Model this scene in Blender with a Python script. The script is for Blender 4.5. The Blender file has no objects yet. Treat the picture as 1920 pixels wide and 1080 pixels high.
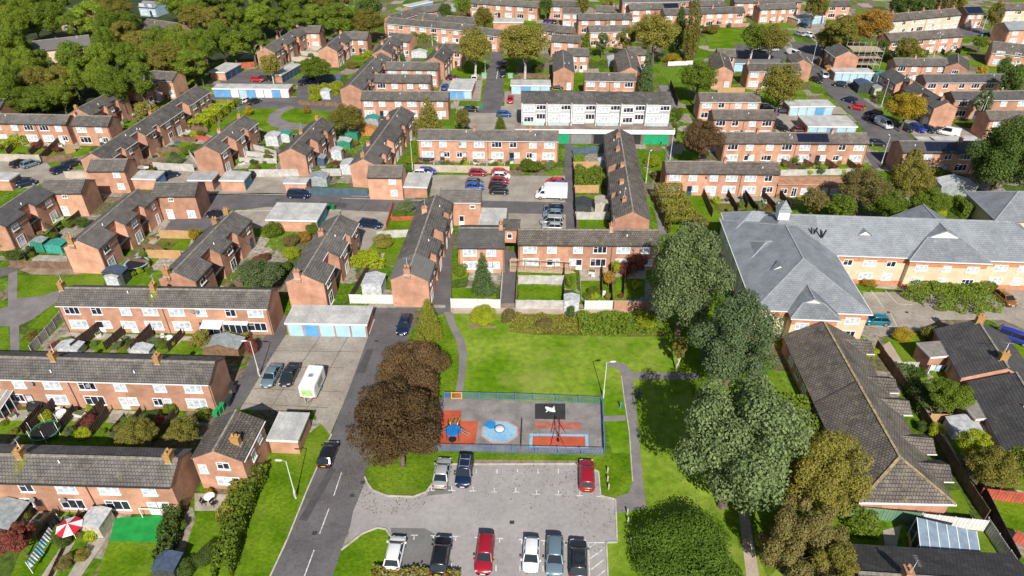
import bpy, math, random
from mathutils import Vector, Matrix
from mathutils.geometry import tessellate_polygon
random.seed(7)
SC = bpy.context.scene
COL = SC.collection
R = math.radians

# ---------------------------------------------------------------- camera, sky, sun, exposure
CAMH, PITCH, FPX = 64.0, R(34.5), 1280.0
cam = bpy.data.objects.new('camera', bpy.data.cameras.new('camera'))
COL.objects.link(cam)
cam.location = (0, 0, CAMH)
cam.rotation_euler = (R(90) - PITCH, 0, 0)
cam.data.sensor_width = 36.0
cam.data.lens = 36.0 * FPX / 1920.0
cam.data.clip_start, cam.data.clip_end = 0.5, 4000
SC.camera = cam

SUN_EL, SUN_OFF = R(39.5), R(5.0)          # sun behind the camera, a little to its right
wd = bpy.data.worlds.new('World'); SC.world = wd; wd.use_nodes = True
nt = wd.node_tree
sky = nt.nodes.new('ShaderNodeTexSky'); sky.sky_type = 'NISHITA'; sky.sun_disc = False
sky.sun_elevation = SUN_EL; sky.sun_rotation = R(180) - SUN_OFF
nt.links.new(sky.outputs[0], nt.nodes['Background'].inputs[0])
nt.nodes['Background'].inputs[1].default_value = 0.068
sun = bpy.data.objects.new('sun', bpy.data.lights.new('sun', 'SUN')); COL.objects.link(sun)
sun.data.energy = 4.7; sun.data.angle = R(0.5); sun.data.color = (1.0, 0.945, 0.86)
sd = Vector((-math.sin(SUN_OFF) * math.cos(SUN_EL), math.cos(SUN_OFF) * math.cos(SUN_EL), -math.sin(SUN_EL)))
sun.rotation_euler = sd.to_track_quat('-Z', 'Y').to_euler()
sun.location = (0, -60, 120)
SC.view_settings.view_transform = 'Standard'; SC.view_settings.look = 'None'
SC.view_settings.exposure = 0.36; SC.view_settings.gamma = 1.0
SC.view_settings.use_curve_mapping = False
SC.cycles.max_bounces = 5; SC.cycles.diffuse_bounces = 3; SC.cycles.glossy_bounces = 2
SC.cycles.transparent_max_bounces = 4

def P(u, v, h=0.0):
    """where the sight line through photo point (u, v) meets the level h"""
    xc, yc = (u - 960) / FPX, -(v - 540) / FPX
    d = Vector((xc, math.cos(PITCH) + yc * math.sin(PITCH), -math.sin(PITCH) + yc * math.cos(PITCH)))
    t = (h - CAMH) / d.z
    return Vector((0, 0, CAMH)) + d * t
def mpp(u, v, h=0.0):
    """metres per photo pixel there"""
    p = P(u, v, h)
    return (p.y * math.cos(PITCH) + (CAMH - h) * math.sin(PITCH)) / FPX

# ---------------------------------------------------------------- materials
MAT = {}
def mat(name, col, rough=0.85, var=0.25, scale=1.0, col2=None, spec=0.3, metal=0.0, bump=0.0, world=False, detail=3.0, fine=0.0, crack=0.0, spots=0.0, dry=None):
    if name in MAT: return MAT[name]
    m = bpy.data.materials.new(name); m.use_nodes = True; MAT[name] = m
    t = m.node_tree; b = t.nodes['Principled BSDF']
    b.inputs['Roughness'].default_value = rough; b.inputs['Specular IOR Level'].default_value = spec
    b.inputs['Metallic'].default_value = metal
    if var <= 0 and col2 is None:
        b.inputs['Base Color'].default_value = (*col, 1); return m
    tc = t.nodes.new('ShaderNodeNewGeometry' if world else 'ShaderNodeTexCoord')
    src = tc.outputs['Position'] if world else tc.outputs['Object']
    n = t.nodes.new('ShaderNodeTexNoise'); n.inputs['Scale'].default_value = scale; n.inputs['Detail'].default_value = detail
    t.links.new(src, n.inputs['Vector'])
    cr = t.nodes.new('ShaderNodeValToRGB')
    c2 = col2 or tuple(c * (1 + var) for c in col); c1 = col if col2 else tuple(c * (1 - var) for c in col)
    cr.color_ramp.elements[0].position = 0.36; cr.color_ramp.elements[1].position = 0.64
    cr.color_ramp.elements[0].color = (*c1, 1); cr.color_ramp.elements[1].color = (*c2, 1)
    t.links.new(n.outputs[0], cr.inputs[0])
    out = cr.outputs[0]
    if fine > 0:
        n2 = t.nodes.new('ShaderNodeTexNoise'); n2.inputs['Scale'].default_value = scale * 9; n2.inputs['Detail'].default_value = 4
        t.links.new(src, n2.inputs['Vector'])
        mr = t.nodes.new('ShaderNodeMapRange'); mr.inputs[1].default_value = .3; mr.inputs[2].default_value = .7
        mr.inputs[3].default_value = 1 - fine; mr.inputs[4].default_value = 1 + fine
        t.links.new(n2.outputs[0], mr.inputs[0])
        mx = t.nodes.new('ShaderNodeVectorMath'); mx.operation = 'SCALE'
        t.links.new(out, mx.inputs[0]); t.links.new(mr.outputs[0], mx.inputs['Scale'])
        out = mx.outputs[0]
    def mult(out, fac):
        q = t.nodes.new('ShaderNodeVectorMath'); q.operation = 'SCALE'; t.links.new(out, q.inputs[0]); t.links.new(fac, q.inputs['Scale']); return q.outputs[0]
    if crack > 0:      # thin wandering cracks and tar seams
        n4 = t.nodes.new('ShaderNodeTexNoise'); n4.inputs['Scale'].default_value = .35; n4.inputs['Detail'].default_value = 7; t.links.new(src, n4.inputs['Vector'])
        c4 = t.nodes.new('ShaderNodeValToRGB'); e = c4.color_ramp.elements; e[0].position = .494; e[0].color = (1, 1, 1, 1); e[1].position = .506; e[1].color = (1, 1, 1, 1)
        q = e.new(.5); q.color = (1 - crack,) * 3 + (1,); t.links.new(n4.outputs[0], c4.inputs[0]); out = mult(out, c4.outputs[0])
    if dry:      # sun-dried and trodden patches
        n6 = t.nodes.new('ShaderNodeTexNoise'); n6.inputs['Scale'].default_value = .11; n6.inputs['Detail'].default_value = 9; n6.inputs['Roughness'].default_value = .62; t.links.new(src, n6.inputs['Vector'])
        c6 = t.nodes.new('ShaderNodeValToRGB'); e = c6.color_ramp.elements; e[0].position = .52; e[0].color = (0, 0, 0, 1); e[1].position = .68; e[1].color = (.8, .8, .8, 1); t.links.new(n6.outputs[0], c6.inputs[0])
        m6 = t.nodes.new('ShaderNodeMix'); m6.data_type = 'RGBA'; t.links.new(c6.outputs[0], m6.inputs[0]); t.links.new(out, m6.inputs[6]); m6.inputs[7].default_value = (*dry, 1); out = m6.outputs[2]
    if spots > 0:      # oil drips and worn stains
        n5 = t.nodes.new('ShaderNodeTexNoise'); n5.inputs['Scale'].default_value = .9; n5.inputs['Detail'].default_value = 5; n5.inputs['Roughness'].default_value = .6; t.links.new(src, n5.inputs['Vector'])
        c5 = t.nodes.new('ShaderNodeValToRGB'); e = c5.color_ramp.elements; e[0].position = .60; e[0].color = (1, 1, 1, 1); e[1].position = .74; e[1].color = (1 - spots,) * 3 + (1,)
        t.links.new(n5.outputs[0], c5.inputs[0]); out = mult(out, c5.outputs[0])
    t.links.new(out, b.inputs['Base Color'])
    if bump > 0:
        n3 = t.nodes.new('ShaderNodeTexNoise'); n3.inputs['Scale'].default_value = scale * 14; n3.inputs['Detail'].default_value = 3
        t.links.new(src, n3.inputs['Vector'])
        bp = t.nodes.new('ShaderNodeBump'); bp.inputs['Strength'].default_value = bump; bp.inputs['Distance'].default_value = 0.2
        t.links.new(n3.outputs[0], bp.inputs['Height']); t.links.new(bp.outputs[0], b.inputs['Normal'])
    return m

def brickmat(name, c1, c2, mortar, bw, bh, wall=True, blotch=0.25, lichen=None, rough=0.9, msize=0.012):
    """courses laid in the thing's own axes: walls run (x+y, z), roofs (x, y)"""
    m = bpy.data.materials.new(name); m.use_nodes = True; MAT[name] = m
    t = m.node_tree; b = t.nodes['Principled BSDF']; b.inputs['Roughness'].default_value = rough
    b.inputs['Specular IOR Level'].default_value = 0.2
    tc = t.nodes.new('ShaderNodeTexCoord'); sp = t.nodes.new('ShaderNodeSeparateXYZ'); t.links.new(tc.outputs['Object'], sp.inputs[0])
    cb = t.nodes.new('ShaderNodeCombineXYZ')
    if wall:
        ad = t.nodes.new('ShaderNodeMath'); ad.operation = 'ADD'
        t.links.new(sp.outputs[0], ad.inputs[0]); t.links.new(sp.outputs[1], ad.inputs[1])
        t.links.new(ad.outputs[0], cb.inputs[0]); t.links.new(sp.outputs[2], cb.inputs[1])
    else:
        t.links.new(sp.outputs[0], cb.inputs[0]); t.links.new(sp.outputs[1], cb.inputs[1])
    br = t.nodes.new('ShaderNodeTexBrick'); t.links.new(cb.outputs[0], br.inputs['Vector'])
    br.inputs['Color1'].default_value = (*c1, 1); br.inputs['Color2'].default_value = (*c2, 1); br.inputs['Mortar'].default_value = (*mortar, 1)
    br.inputs['Scale'].default_value = 1.0; br.inputs['Brick Width'].default_value = bw; br.inputs['Row Height'].default_value = bh
    br.inputs['Mortar Size'].default_value = msize; br.inputs['Mortar Smooth'].default_value = 0.3; br.inputs['Bias'].default_value = 0.0
    n = t.nodes.new('ShaderNodeTexNoise'); n.inputs['Scale'].default_value = 0.55; n.inputs['Detail'].default_value = 6
    t.links.new(tc.outputs['Object'], n.inputs['Vector'])
    oi = t.nodes.new('ShaderNodeObjectInfo')
    mr = t.nodes.new('ShaderNodeMapRange'); mr.inputs[1].default_value = .3; mr.inputs[2].default_value = .7
    mr.inputs[3].default_value = 1 - blotch; mr.inputs[4].default_value = 1 + blotch
    t.links.new(n.outputs[0], mr.inputs[0])
    mr2 = t.nodes.new('ShaderNodeMapRange'); mr2.inputs[3].default_value = 0.84; mr2.inputs[4].default_value = 1.14
    t.links.new(oi.outputs['Random'], mr2.inputs[0])
    mu = t.nodes.new('ShaderNodeMath'); mu.operation = 'MULTIPLY'
    t.links.new(mr.outputs[0], mu.inputs[0]); t.links.new(mr2.outputs[0], mu.inputs[1])
    fl = t.nodes.new('ShaderNodeMath'); fl.operation = 'SNAP'; fl.inputs[1].default_value = 8.45; t.links.new(sp.outputs[0], fl.inputs[0])     # each home in a row a little different
    ad2 = t.nodes.new('ShaderNodeMath'); ad2.operation = 'ADD'; t.links.new(fl.outputs[0], ad2.inputs[0]); t.links.new(oi.outputs['Random'], ad2.inputs[1])
    wn = t.nodes.new('ShaderNodeTexWhiteNoise'); wn.noise_dimensions = '1D'; t.links.new(ad2.outputs[0], wn.inputs['W'])
    mr3 = t.nodes.new('ShaderNodeMapRange'); mr3.inputs[3].default_value = .86; mr3.inputs[4].default_value = 1.1; t.links.new(wn.outputs[0], mr3.inputs[0])
    mu3 = t.nodes.new('ShaderNodeMath'); mu3.operation = 'MULTIPLY'; t.links.new(mu.outputs[0], mu3.inputs[0]); t.links.new(mr3.outputs[0], mu3.inputs[1]); mu = mu3
    sc = t.nodes.new('ShaderNodeVectorMath'); sc.operation = 'SCALE'
    t.links.new(br.outputs[0], sc.inputs[0]); t.links.new(mu.outputs[0], sc.inputs['Scale'])
    out = sc.outputs[0]
    if lichen:
        n2 = t.nodes.new('ShaderNodeTexNoise'); n2.inputs['Scale'].default_value = 1.3; n2.inputs['Detail'].default_value = 10; n2.inputs['Roughness'].default_value = .68
        t.links.new(tc.outputs['Object'], n2.inputs['Vector'])
        cr = t.nodes.new('ShaderNodeValToRGB'); cr.color_ramp.elements[0].position = .53; cr.color_ramp.elements[1].position = .70
        cr.color_ramp.elements[0].color = (0, 0, 0, 1); cr.color_ramp.elements[1].color = (.75, .75, .75, 1)
        t.links.new(n2.outputs[0], cr.inputs[0])
        mx = t.nodes.new('ShaderNodeMix'); mx.data_type = 'RGBA'
        t.links.new(cr.outputs[0], mx.inputs[0]); t.links.new(out, mx.inputs[6]); mx.inputs[7].default_value = (*lichen, 1)
        out = mx.outputs[2]
    t.links.new(out, b.inputs['Base Color'])
    if not wall:
        bp = t.nodes.new('ShaderNodeBump'); bp.inputs['Strength'].default_value = .5; bp.inputs['Distance'].default_value = .03
        t.links.new(br.outputs['Fac'], bp.inputs['Height']); bp.invert = True
        t.links.new(bp.outputs[0], b.inputs['Normal'])
    return m

def leafmat(name, a, b_, trans=0.25):
    m = bpy.data.materials.new('leaf_' + name); m.use_nodes = True; MAT['leaf_' + name] = m
    t = m.node_tree; b = t.nodes['Principled BSDF']; b.inputs['Roughness'].default_value = .7; b.inputs['Specular IOR Level'].default_value = .15
    g = t.nodes.new('ShaderNodeNewGeometry'); oi = t.nodes.new('ShaderNodeObjectInfo')
    cr = t.nodes.new('ShaderNodeValToRGB')
    cr.color_ramp.elements[0].color = (*a, 1); cr.color_ramp.elements[1].color = (*b_, 1)
    t.links.new(g.outputs['Random Per Island'], cr.inputs[0])
    mr = t.nodes.new('ShaderNodeMapRange'); mr.inputs[3].default_value = .78; mr.inputs[4].default_value = 1.22
    t.links.new(oi.outputs['Random'], mr.inputs[0])
    sc = t.nodes.new('ShaderNodeVectorMath'); sc.operation = 'SCALE'
    t.links.new(cr.outputs[0], sc.inputs[0]); t.links.new(mr.outputs[0], sc.inputs['Scale'])
    t.links.new(sc.outputs[0], b.inputs['Base Color'])
    tr = t.nodes.new('ShaderNodeBsdfTranslucent'); t.links.new(sc.outputs[0], tr.inputs[0])
    mx = t.nodes.new('ShaderNodeMixShader'); mx.inputs[0].default_value = trans
    t.links.new(b.outputs[0], mx.inputs[1]); t.links.new(tr.outputs[0], mx.inputs[2])
    t.links.new(mx.outputs[0], t.nodes['Material Output'].inputs[0])
    return m

# ---------------------------------------------------------------- mesh helper
class MB:
    def __init__(s): s.v = []; s.f = []; s.m = []; s.sm = []
    def poly(s, pts, m=0, smooth=False):
        i = len(s.v); s.v += [tuple(p) for p in pts]; s.f.append(list(range(i, i + len(pts)))); s.m.append(m); s.sm.append(smooth)
    def box(s, x0, x1, y0, y1, z0, z1, m=0):
        i = len(s.v)
        s.v += [(x0, y0, z0), (x1, y0, z0), (x1, y1, z0), (x0, y1, z0), (x0, y0, z1), (x1, y0, z1), (x1, y1, z1), (x0, y1, z1)]
        for q in ((0, 3, 2, 1), (4, 5, 6, 7), (0, 1, 5, 4), (1, 2, 6, 5), (2, 3, 7, 6), (3, 0, 4, 7)):
            s.f.append([i + k for k in q]); s.m.append(m); s.sm.append(False)
    def bar(s, a, b, w, h=None, m=0):
        a, b = Vector(a), Vector(b); h = h or w
        d = (b - a); L = d.length
        if L < 1e-6: return
        d.normalize()
        up = Vector((0, 0, 1)) if abs(d.z) < .95 else Vector((0, 1, 0))
        x = d.cross(up).normalized() * w / 2; y = x.cross(d).normalized() * h / 2
        i = len(s.v)
        for p in (a, b):
            for q in (-x - y, x - y, x + y, -x + y): s.v.append(tuple(p + q))
        for q in ((0, 1, 2, 3), (7, 6, 5, 4), (0, 4, 5, 1), (1, 5, 6, 2), (2, 6, 7, 3), (3, 7, 4, 0)):
            s.f.append([i + k for k in q]); s.m.append(m); s.sm.append(False)
    def tube(s, a, b, r0, r1=None, n=8, m=0, cap=True):
        a, b = Vector(a), Vector(b); r1 = r0 if r1 is None else r1
        d = (b - a).normalized(); up = Vector((0, 0, 1)) if abs(d.z) < .95 else Vector((0, 1, 0))
        x = d.cross(up).normalized(); y = d.cross(x)
        i = len(s.v)
        for p, r in ((a, r0), (b, r1)):
            for k in range(n):
                t = 2 * math.pi * k / n
                s.v.append(tuple(p + x * math.cos(t) * r + y * math.sin(t) * r))
        for k in range(n):
            k2 = (k + 1) % n
            s.f.append([i + k, i + k2, i + n + k2, i + n + k]); s.m.append(m); s.sm.append(True)
        if cap:
            s.f.append([i + k for k in range(n)]); s.m.append(m); s.sm.append(False)
            s.f.append([i + n + k for k in range(n)]); s.m.append(m); s.sm.append(False)
    def prism(s, pts, z0, z1, m=0):
        n = len(pts)
        s.poly([(p[0], p[1], z1) for p in pts], m); s.poly([(p[0], p[1], z0) for p in reversed(pts)], m)
        for k in range(n):
            a, b = pts[k], pts[(k + 1) % n]
            s.poly([(a[0], a[1], z0), (b[0], b[1], z0), (b[0], b[1], z1), (a[0], a[1], z1)], m)
    def loft(s, rings, m=0, smooth=True, cap=True):
        n = len(rings[0]); i = len(s.v)
        for r in rings: s.v += [tuple(p) for p in r]
        for j in range(len(rings) - 1):
            for k in range(n):
                k2 = (k + 1) % n
                s.f.append([i + j * n + k, i + j * n + k2, i + (j + 1) * n + k2, i + (j + 1) * n + k]); s.m.append(m); s.sm.append(smooth)
        if cap:
            s.f.append([i + k for k in range(n)][::-1]); s.m.append(m); s.sm.append(False)
            s.f.append([i + (len(rings) - 1) * n + k for k in range(n)]); s.m.append(m); s.sm.append(False)
    def mesh(s, name, mats):
        me = bpy.data.meshes.new(name); me.from_pydata(s.v, [], s.f)
        for x in (mats if isinstance(mats, (list, tuple)) else [mats]): me.materials.append(x)
        me.polygons.foreach_set('material_index', s.m); me.polygons.foreach_set('use_smooth', s.sm)
        me.update(); return me
    def build(s, name, mats, parent=None, loc=None, rz=None):
        return link(name, s.mesh(name, mats), parent, loc, rz)

def link(name, me, parent=None, loc=None, rz=None):
    o = bpy.data.objects.new(name, me); COL.objects.link(o)
    if parent: o.parent = parent
    if loc is not None: o.location = loc
    if rz is not None: o.rotation_euler = (0, 0, rz)
    return o
def tag(o, label, cat, group=None):
    o['label'] = label; o['category'] = cat
    if group: o['group'] = group
    return o
def thing(name, label, cat, loc=(0, 0, 0), rz=0.0, group=None):
    o = bpy.data.objects.new(name, None); COL.objects.link(o)
    o.empty_display_size = .3
    o.location = loc; o.rotation_euler = (0, 0, rz)
    return tag(o, label, cat, group)

GRID = -R(4.0)        # the estate's streets run four degrees off the viewing direction
def hd(h):
    """heading: U away from the viewer along the streets, D back, L and R across, or degrees clockwise from U"""
    return GRID - R({'U': 0, 'D': 180, 'L': -90, 'R': 90}.get(h, h if not isinstance(h, str) else 0))

BRICK = brickmat('brick_wall', (.555, .27, .172), (.425, .195, .123), (.48, .33, .245), .225, .075, True, .24)
BRICK_D = brickmat('brick_wall_dark', (.34, .15, .095), (.28, .12, .08), (.34, .23, .17), .225, .075, True, .16)
TILE_G = brickmat('roof_tile_grey', (.158, .145, .135), (.122, .112, .105), (.055, .05, .048), .36, .34, False, .26, (.235, .215, .15), .85, .04)
TILE_B = brickmat('roof_tile_brown', (.168, .146, .130), (.128, .111, .10), (.045, .039, .036), .36, .34, False, .28, (.26, .22, .13), .85, .04)
TILE_P = brickmat('roof_tile_pale', (.17, .165, .155), (.15, .145, .138), (.09, .088, .085), .36, .34, False, .08, None, .85, .03)
TILE_D = brickmat('roof_tile_dark', (.112, .107, .107), (.088, .085, .086), (.038, .037, .038), .36, .34, False, .2, (.14, .14, .12), .8, .03)
TILE_S = brickmat('roof_slate', (.235, .255, .28), (.20, .22, .245), (.10, .11, .125), .5, .32, False, .17, (.29, .295, .285), .7, .02)
ROOFS = {'g': TILE_G, 'b': TILE_B, 'd': TILE_D, 'p': TILE_P, 's': TILE_S}
WHITE = mat('white_upvc', (.8, .8, .8), .35, 0)
RIDGE = mat('ridge_tile', (.26, .235, .2), .9, .3, 2)
PANE_L = mat('pane_curtained', (.50, .55, .60), .12, .3, 1.6, spec=.6)
PANE_D = mat('pane_dark', (.02, .025, .045), .06, 0, spec=.7)
GUTTER = mat('gutter_dark', (.045, .042, .042), .5, 0)
PIPE = mat('pipe_dark', (.06, .04, .035), .5, 0)
CREAM = mat('cream_render', (.62, .50, .35), .9, .08, .7)
POT = mat('chimney_pot', (.42, .22, .10), .9, .25, 3)
LICHEN = mat('lichen_brick', (.42, .27, .07), .95, .4, 3.5, (.36, .17, .09))
LEAD = mat('lead_flashing', (.42, .42, .43), .6, .2, 4)
FLAT = mat('flat_felt_grey', (.30, .30, .295), .8, .2, .8, (.40, .40, .39), fine=.18)
FLATW = mat('flat_sheet_pale', (.38, .38, .37), .7, .15, .5, (.53, .525, .50), fine=.18)
METAL = mat('galvanised_metal', (.5, .51, .5), .4, .1, 3, metal=.6)
BLACK = mat('black_plastic', (.02, .02, .022), .5, 0)
DOORC = {'w': WHITE, 'b': mat('door_blue', (.11, .33, .62), .5, .1, .8), 'l': mat('door_pale_blue', (.36, .56, .72), .5, .08, .6),
         'n': mat('door_navy', (.035, .09, .15), .5, .15, .8), 'd': mat('door_dark', (.06, .055, .05), .5, .1, 1), 't': mat('door_teal', (.03, .19, .26), .5, .2, 1),
         'r': mat('door_brown', (.2, .08, .04), .5, .2, 1), 'g': mat('door_green', (.02, .32, .15), .5, .1, 1)}
SOLAR = mat('solar_glass', (.012, .016, .035), .15, .2, 3, spec=.8)
# ---------------------------------------------------------------- windows and doors (shared meshes)
WCACHE = {}
def win_meshes(w, h, n, dark, door=None):
    k = (w, h, n, dark, door)
    if k in WCACHE: return WCACHE[k]
    f = MB(); t = .10; y0 = -.07
    f.box(-w/2, w/2, y0, .03, 0, t); f.box(-w/2, w/2, y0, .03, h - t, h)
    f.box(-w/2, -w/2 + t, y0, .03, t, h - t); f.box(w/2 - t, w/2, y0, .03, t, h - t)
    for i in range(1, n):
        x = -w/2 + w * i / n
        f.box(x - t * .4, x + t * .4, y0 + .01, .02, t, h - t)
    if not door:
        f.box(-w/2, w/2 - w * (n - 1) / n if n > 1 else w/2, y0 + .012, .02, h * .68, h * .68 + .06)
        f.box(-w/2 - .06, w/2 + .06, -.15, 0, -.07, 0)
    else:
        f.box(-w/2 + t, w/2 - t, y0 + .02, .02, t, h * .42)
    g = MB(); g.poly([(-w/2 + t, -.035, t), (w/2 - t, -.035, t), (w/2 - t, -.035, h - t), (-w/2 + t, -.035, h - t)])
    fm = DOORC[door] if door else WHITE
    r = (f.mesh('door' if door else 'window', fm), g.mesh('pane', PANE_D if dark else PANE_L))
    WCACHE[k] = r
    return r
def window(parent, x, y, z, ang, w, h, n=2, dark=None, door=None, near=True):
    """a window whose outside looks along the direction ang + (-y)"""
    if dark is None: dark = random.random() < .27
    fm, gm = win_meshes(round(w, 2), round(h, 2), n, dark, door)
    o = link('door' if door else 'window', fm, parent, (x, y, z), ang)
    p = link('pane', gm, o)
    return o

# ---------------------------------------------------------------- gabled brick blocks
def gable_block(o, L, w, he, k, segs, roof, wallm, tag_, x_off=0, y_off=0, ang=0, hips=(0, 0), wallmb=None, roofmb=None, ridgemb=None, over=.22, roof2=None):
    """segs: (x0, x1, left half-width, right half-width); everything shares one ridge"""
    hr = he + k * w / 2
    for i, (x0, x1, wl, wr) in enumerate(segs):
        zl, zr = hr - k * wl, hr - k * wr
        b = .01
        e0 = [(x0, -wr, 0), (x0, -wr, zr), (x0, 0, hr), (x0, wl, zl), (x0, wl, 0)]
        e1 = [(x1, a[1], a[2]) for a in e0]
        wallmb.poly(e0[::-1]) if False else wallmb.poly(e0)
        wallmb.poly(e1[::-1])
        wallmb.poly([(x0, -wr, 0), (x1, -wr, 0), (x1, -wr, zr), (x0, -wr, zr)])
        wallmb.poly([(x1, wl, 0), (x0, wl, 0), (x0, wl, zl), (x1, wl, zl)])
        va = .1 if i == 0 else 0.0; vb = .1 if i == len(segs) - 1 else 0.0
        xa, xb, t = x0 - va, x1 + vb, .13
        for s, ww in ((-1, wr), (1, wl)):
            W = ww + over; roofmb_ = roof2 if (roof2 and i == 0) else roofmb
            A = [(xa, 0, hr + t), (xb, 0, hr + t), (xb, s * W, hr + t - k * W), (xa, s * W, hr + t - k * W)]
            Bq = [(p[0], p[1], p[2] - t + .02) for p in A]
            if s > 0: A = A[::-1]; Bq = Bq[::-1]
            roofmb_.poly(A[::-1]); roofmb_.poly(Bq)
            for q in range(4):
                q2 = (q + 1) % 4
                roofmb_.poly([A[q], A[q2], Bq[q2], Bq[q]])
        ridgemb.box(xa, xb, -.13, .13, hr + t - .05, hr + t + .07)
    return hr

def chimney(o, x, y, z, lichen=False, pots=2, s=1.0):
    c = MB(); c.box(x - .34 * s, x + .34 * s, y - .5 * s, y + .5 * s, z - .8, z + 1.05 * s)
    c.box(x - .4 * s, x + .4 * s, y - .56 * s, y + .56 * s, z + 1.05 * s, z + 1.2 * s, 1)
    c.box(x - .4 * s, x + .4 * s, y - .58 * s, y + .58 * s, z - .3, z - .1, 2)
    ch = c.build('chimney', [LICHEN if lichen else BRICK, LICHEN if lichen else BRICK_D, LEAD], o)
    for i in range(pots):
        p = MB(); yy = y + (i - (pots - 1) / 2) * .5 * s
        p.tube((x, yy, z + 1.2 * s), (x, yy, z + 1.62 * s), .14 * s, .11 * s, 8)
        p.build('chimney_pot', POT, ch)
    if z and random.random() < .5:
        a = MB(); a.tube((x + .3, y, z + 1), (x + .3, y, z + 2.6), .025, n=5)
        a.bar((x + .3, y - .6, z + 2.5), (x + .3, y + .6, z + 2.5), .03)
        for q in range(-3, 4): a.bar((x + .1, y + q * .18, z + 2.5), (x + .5, y + q * .18, z + 2.5), .02)
        a.build('aerial', METAL, o)

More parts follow.
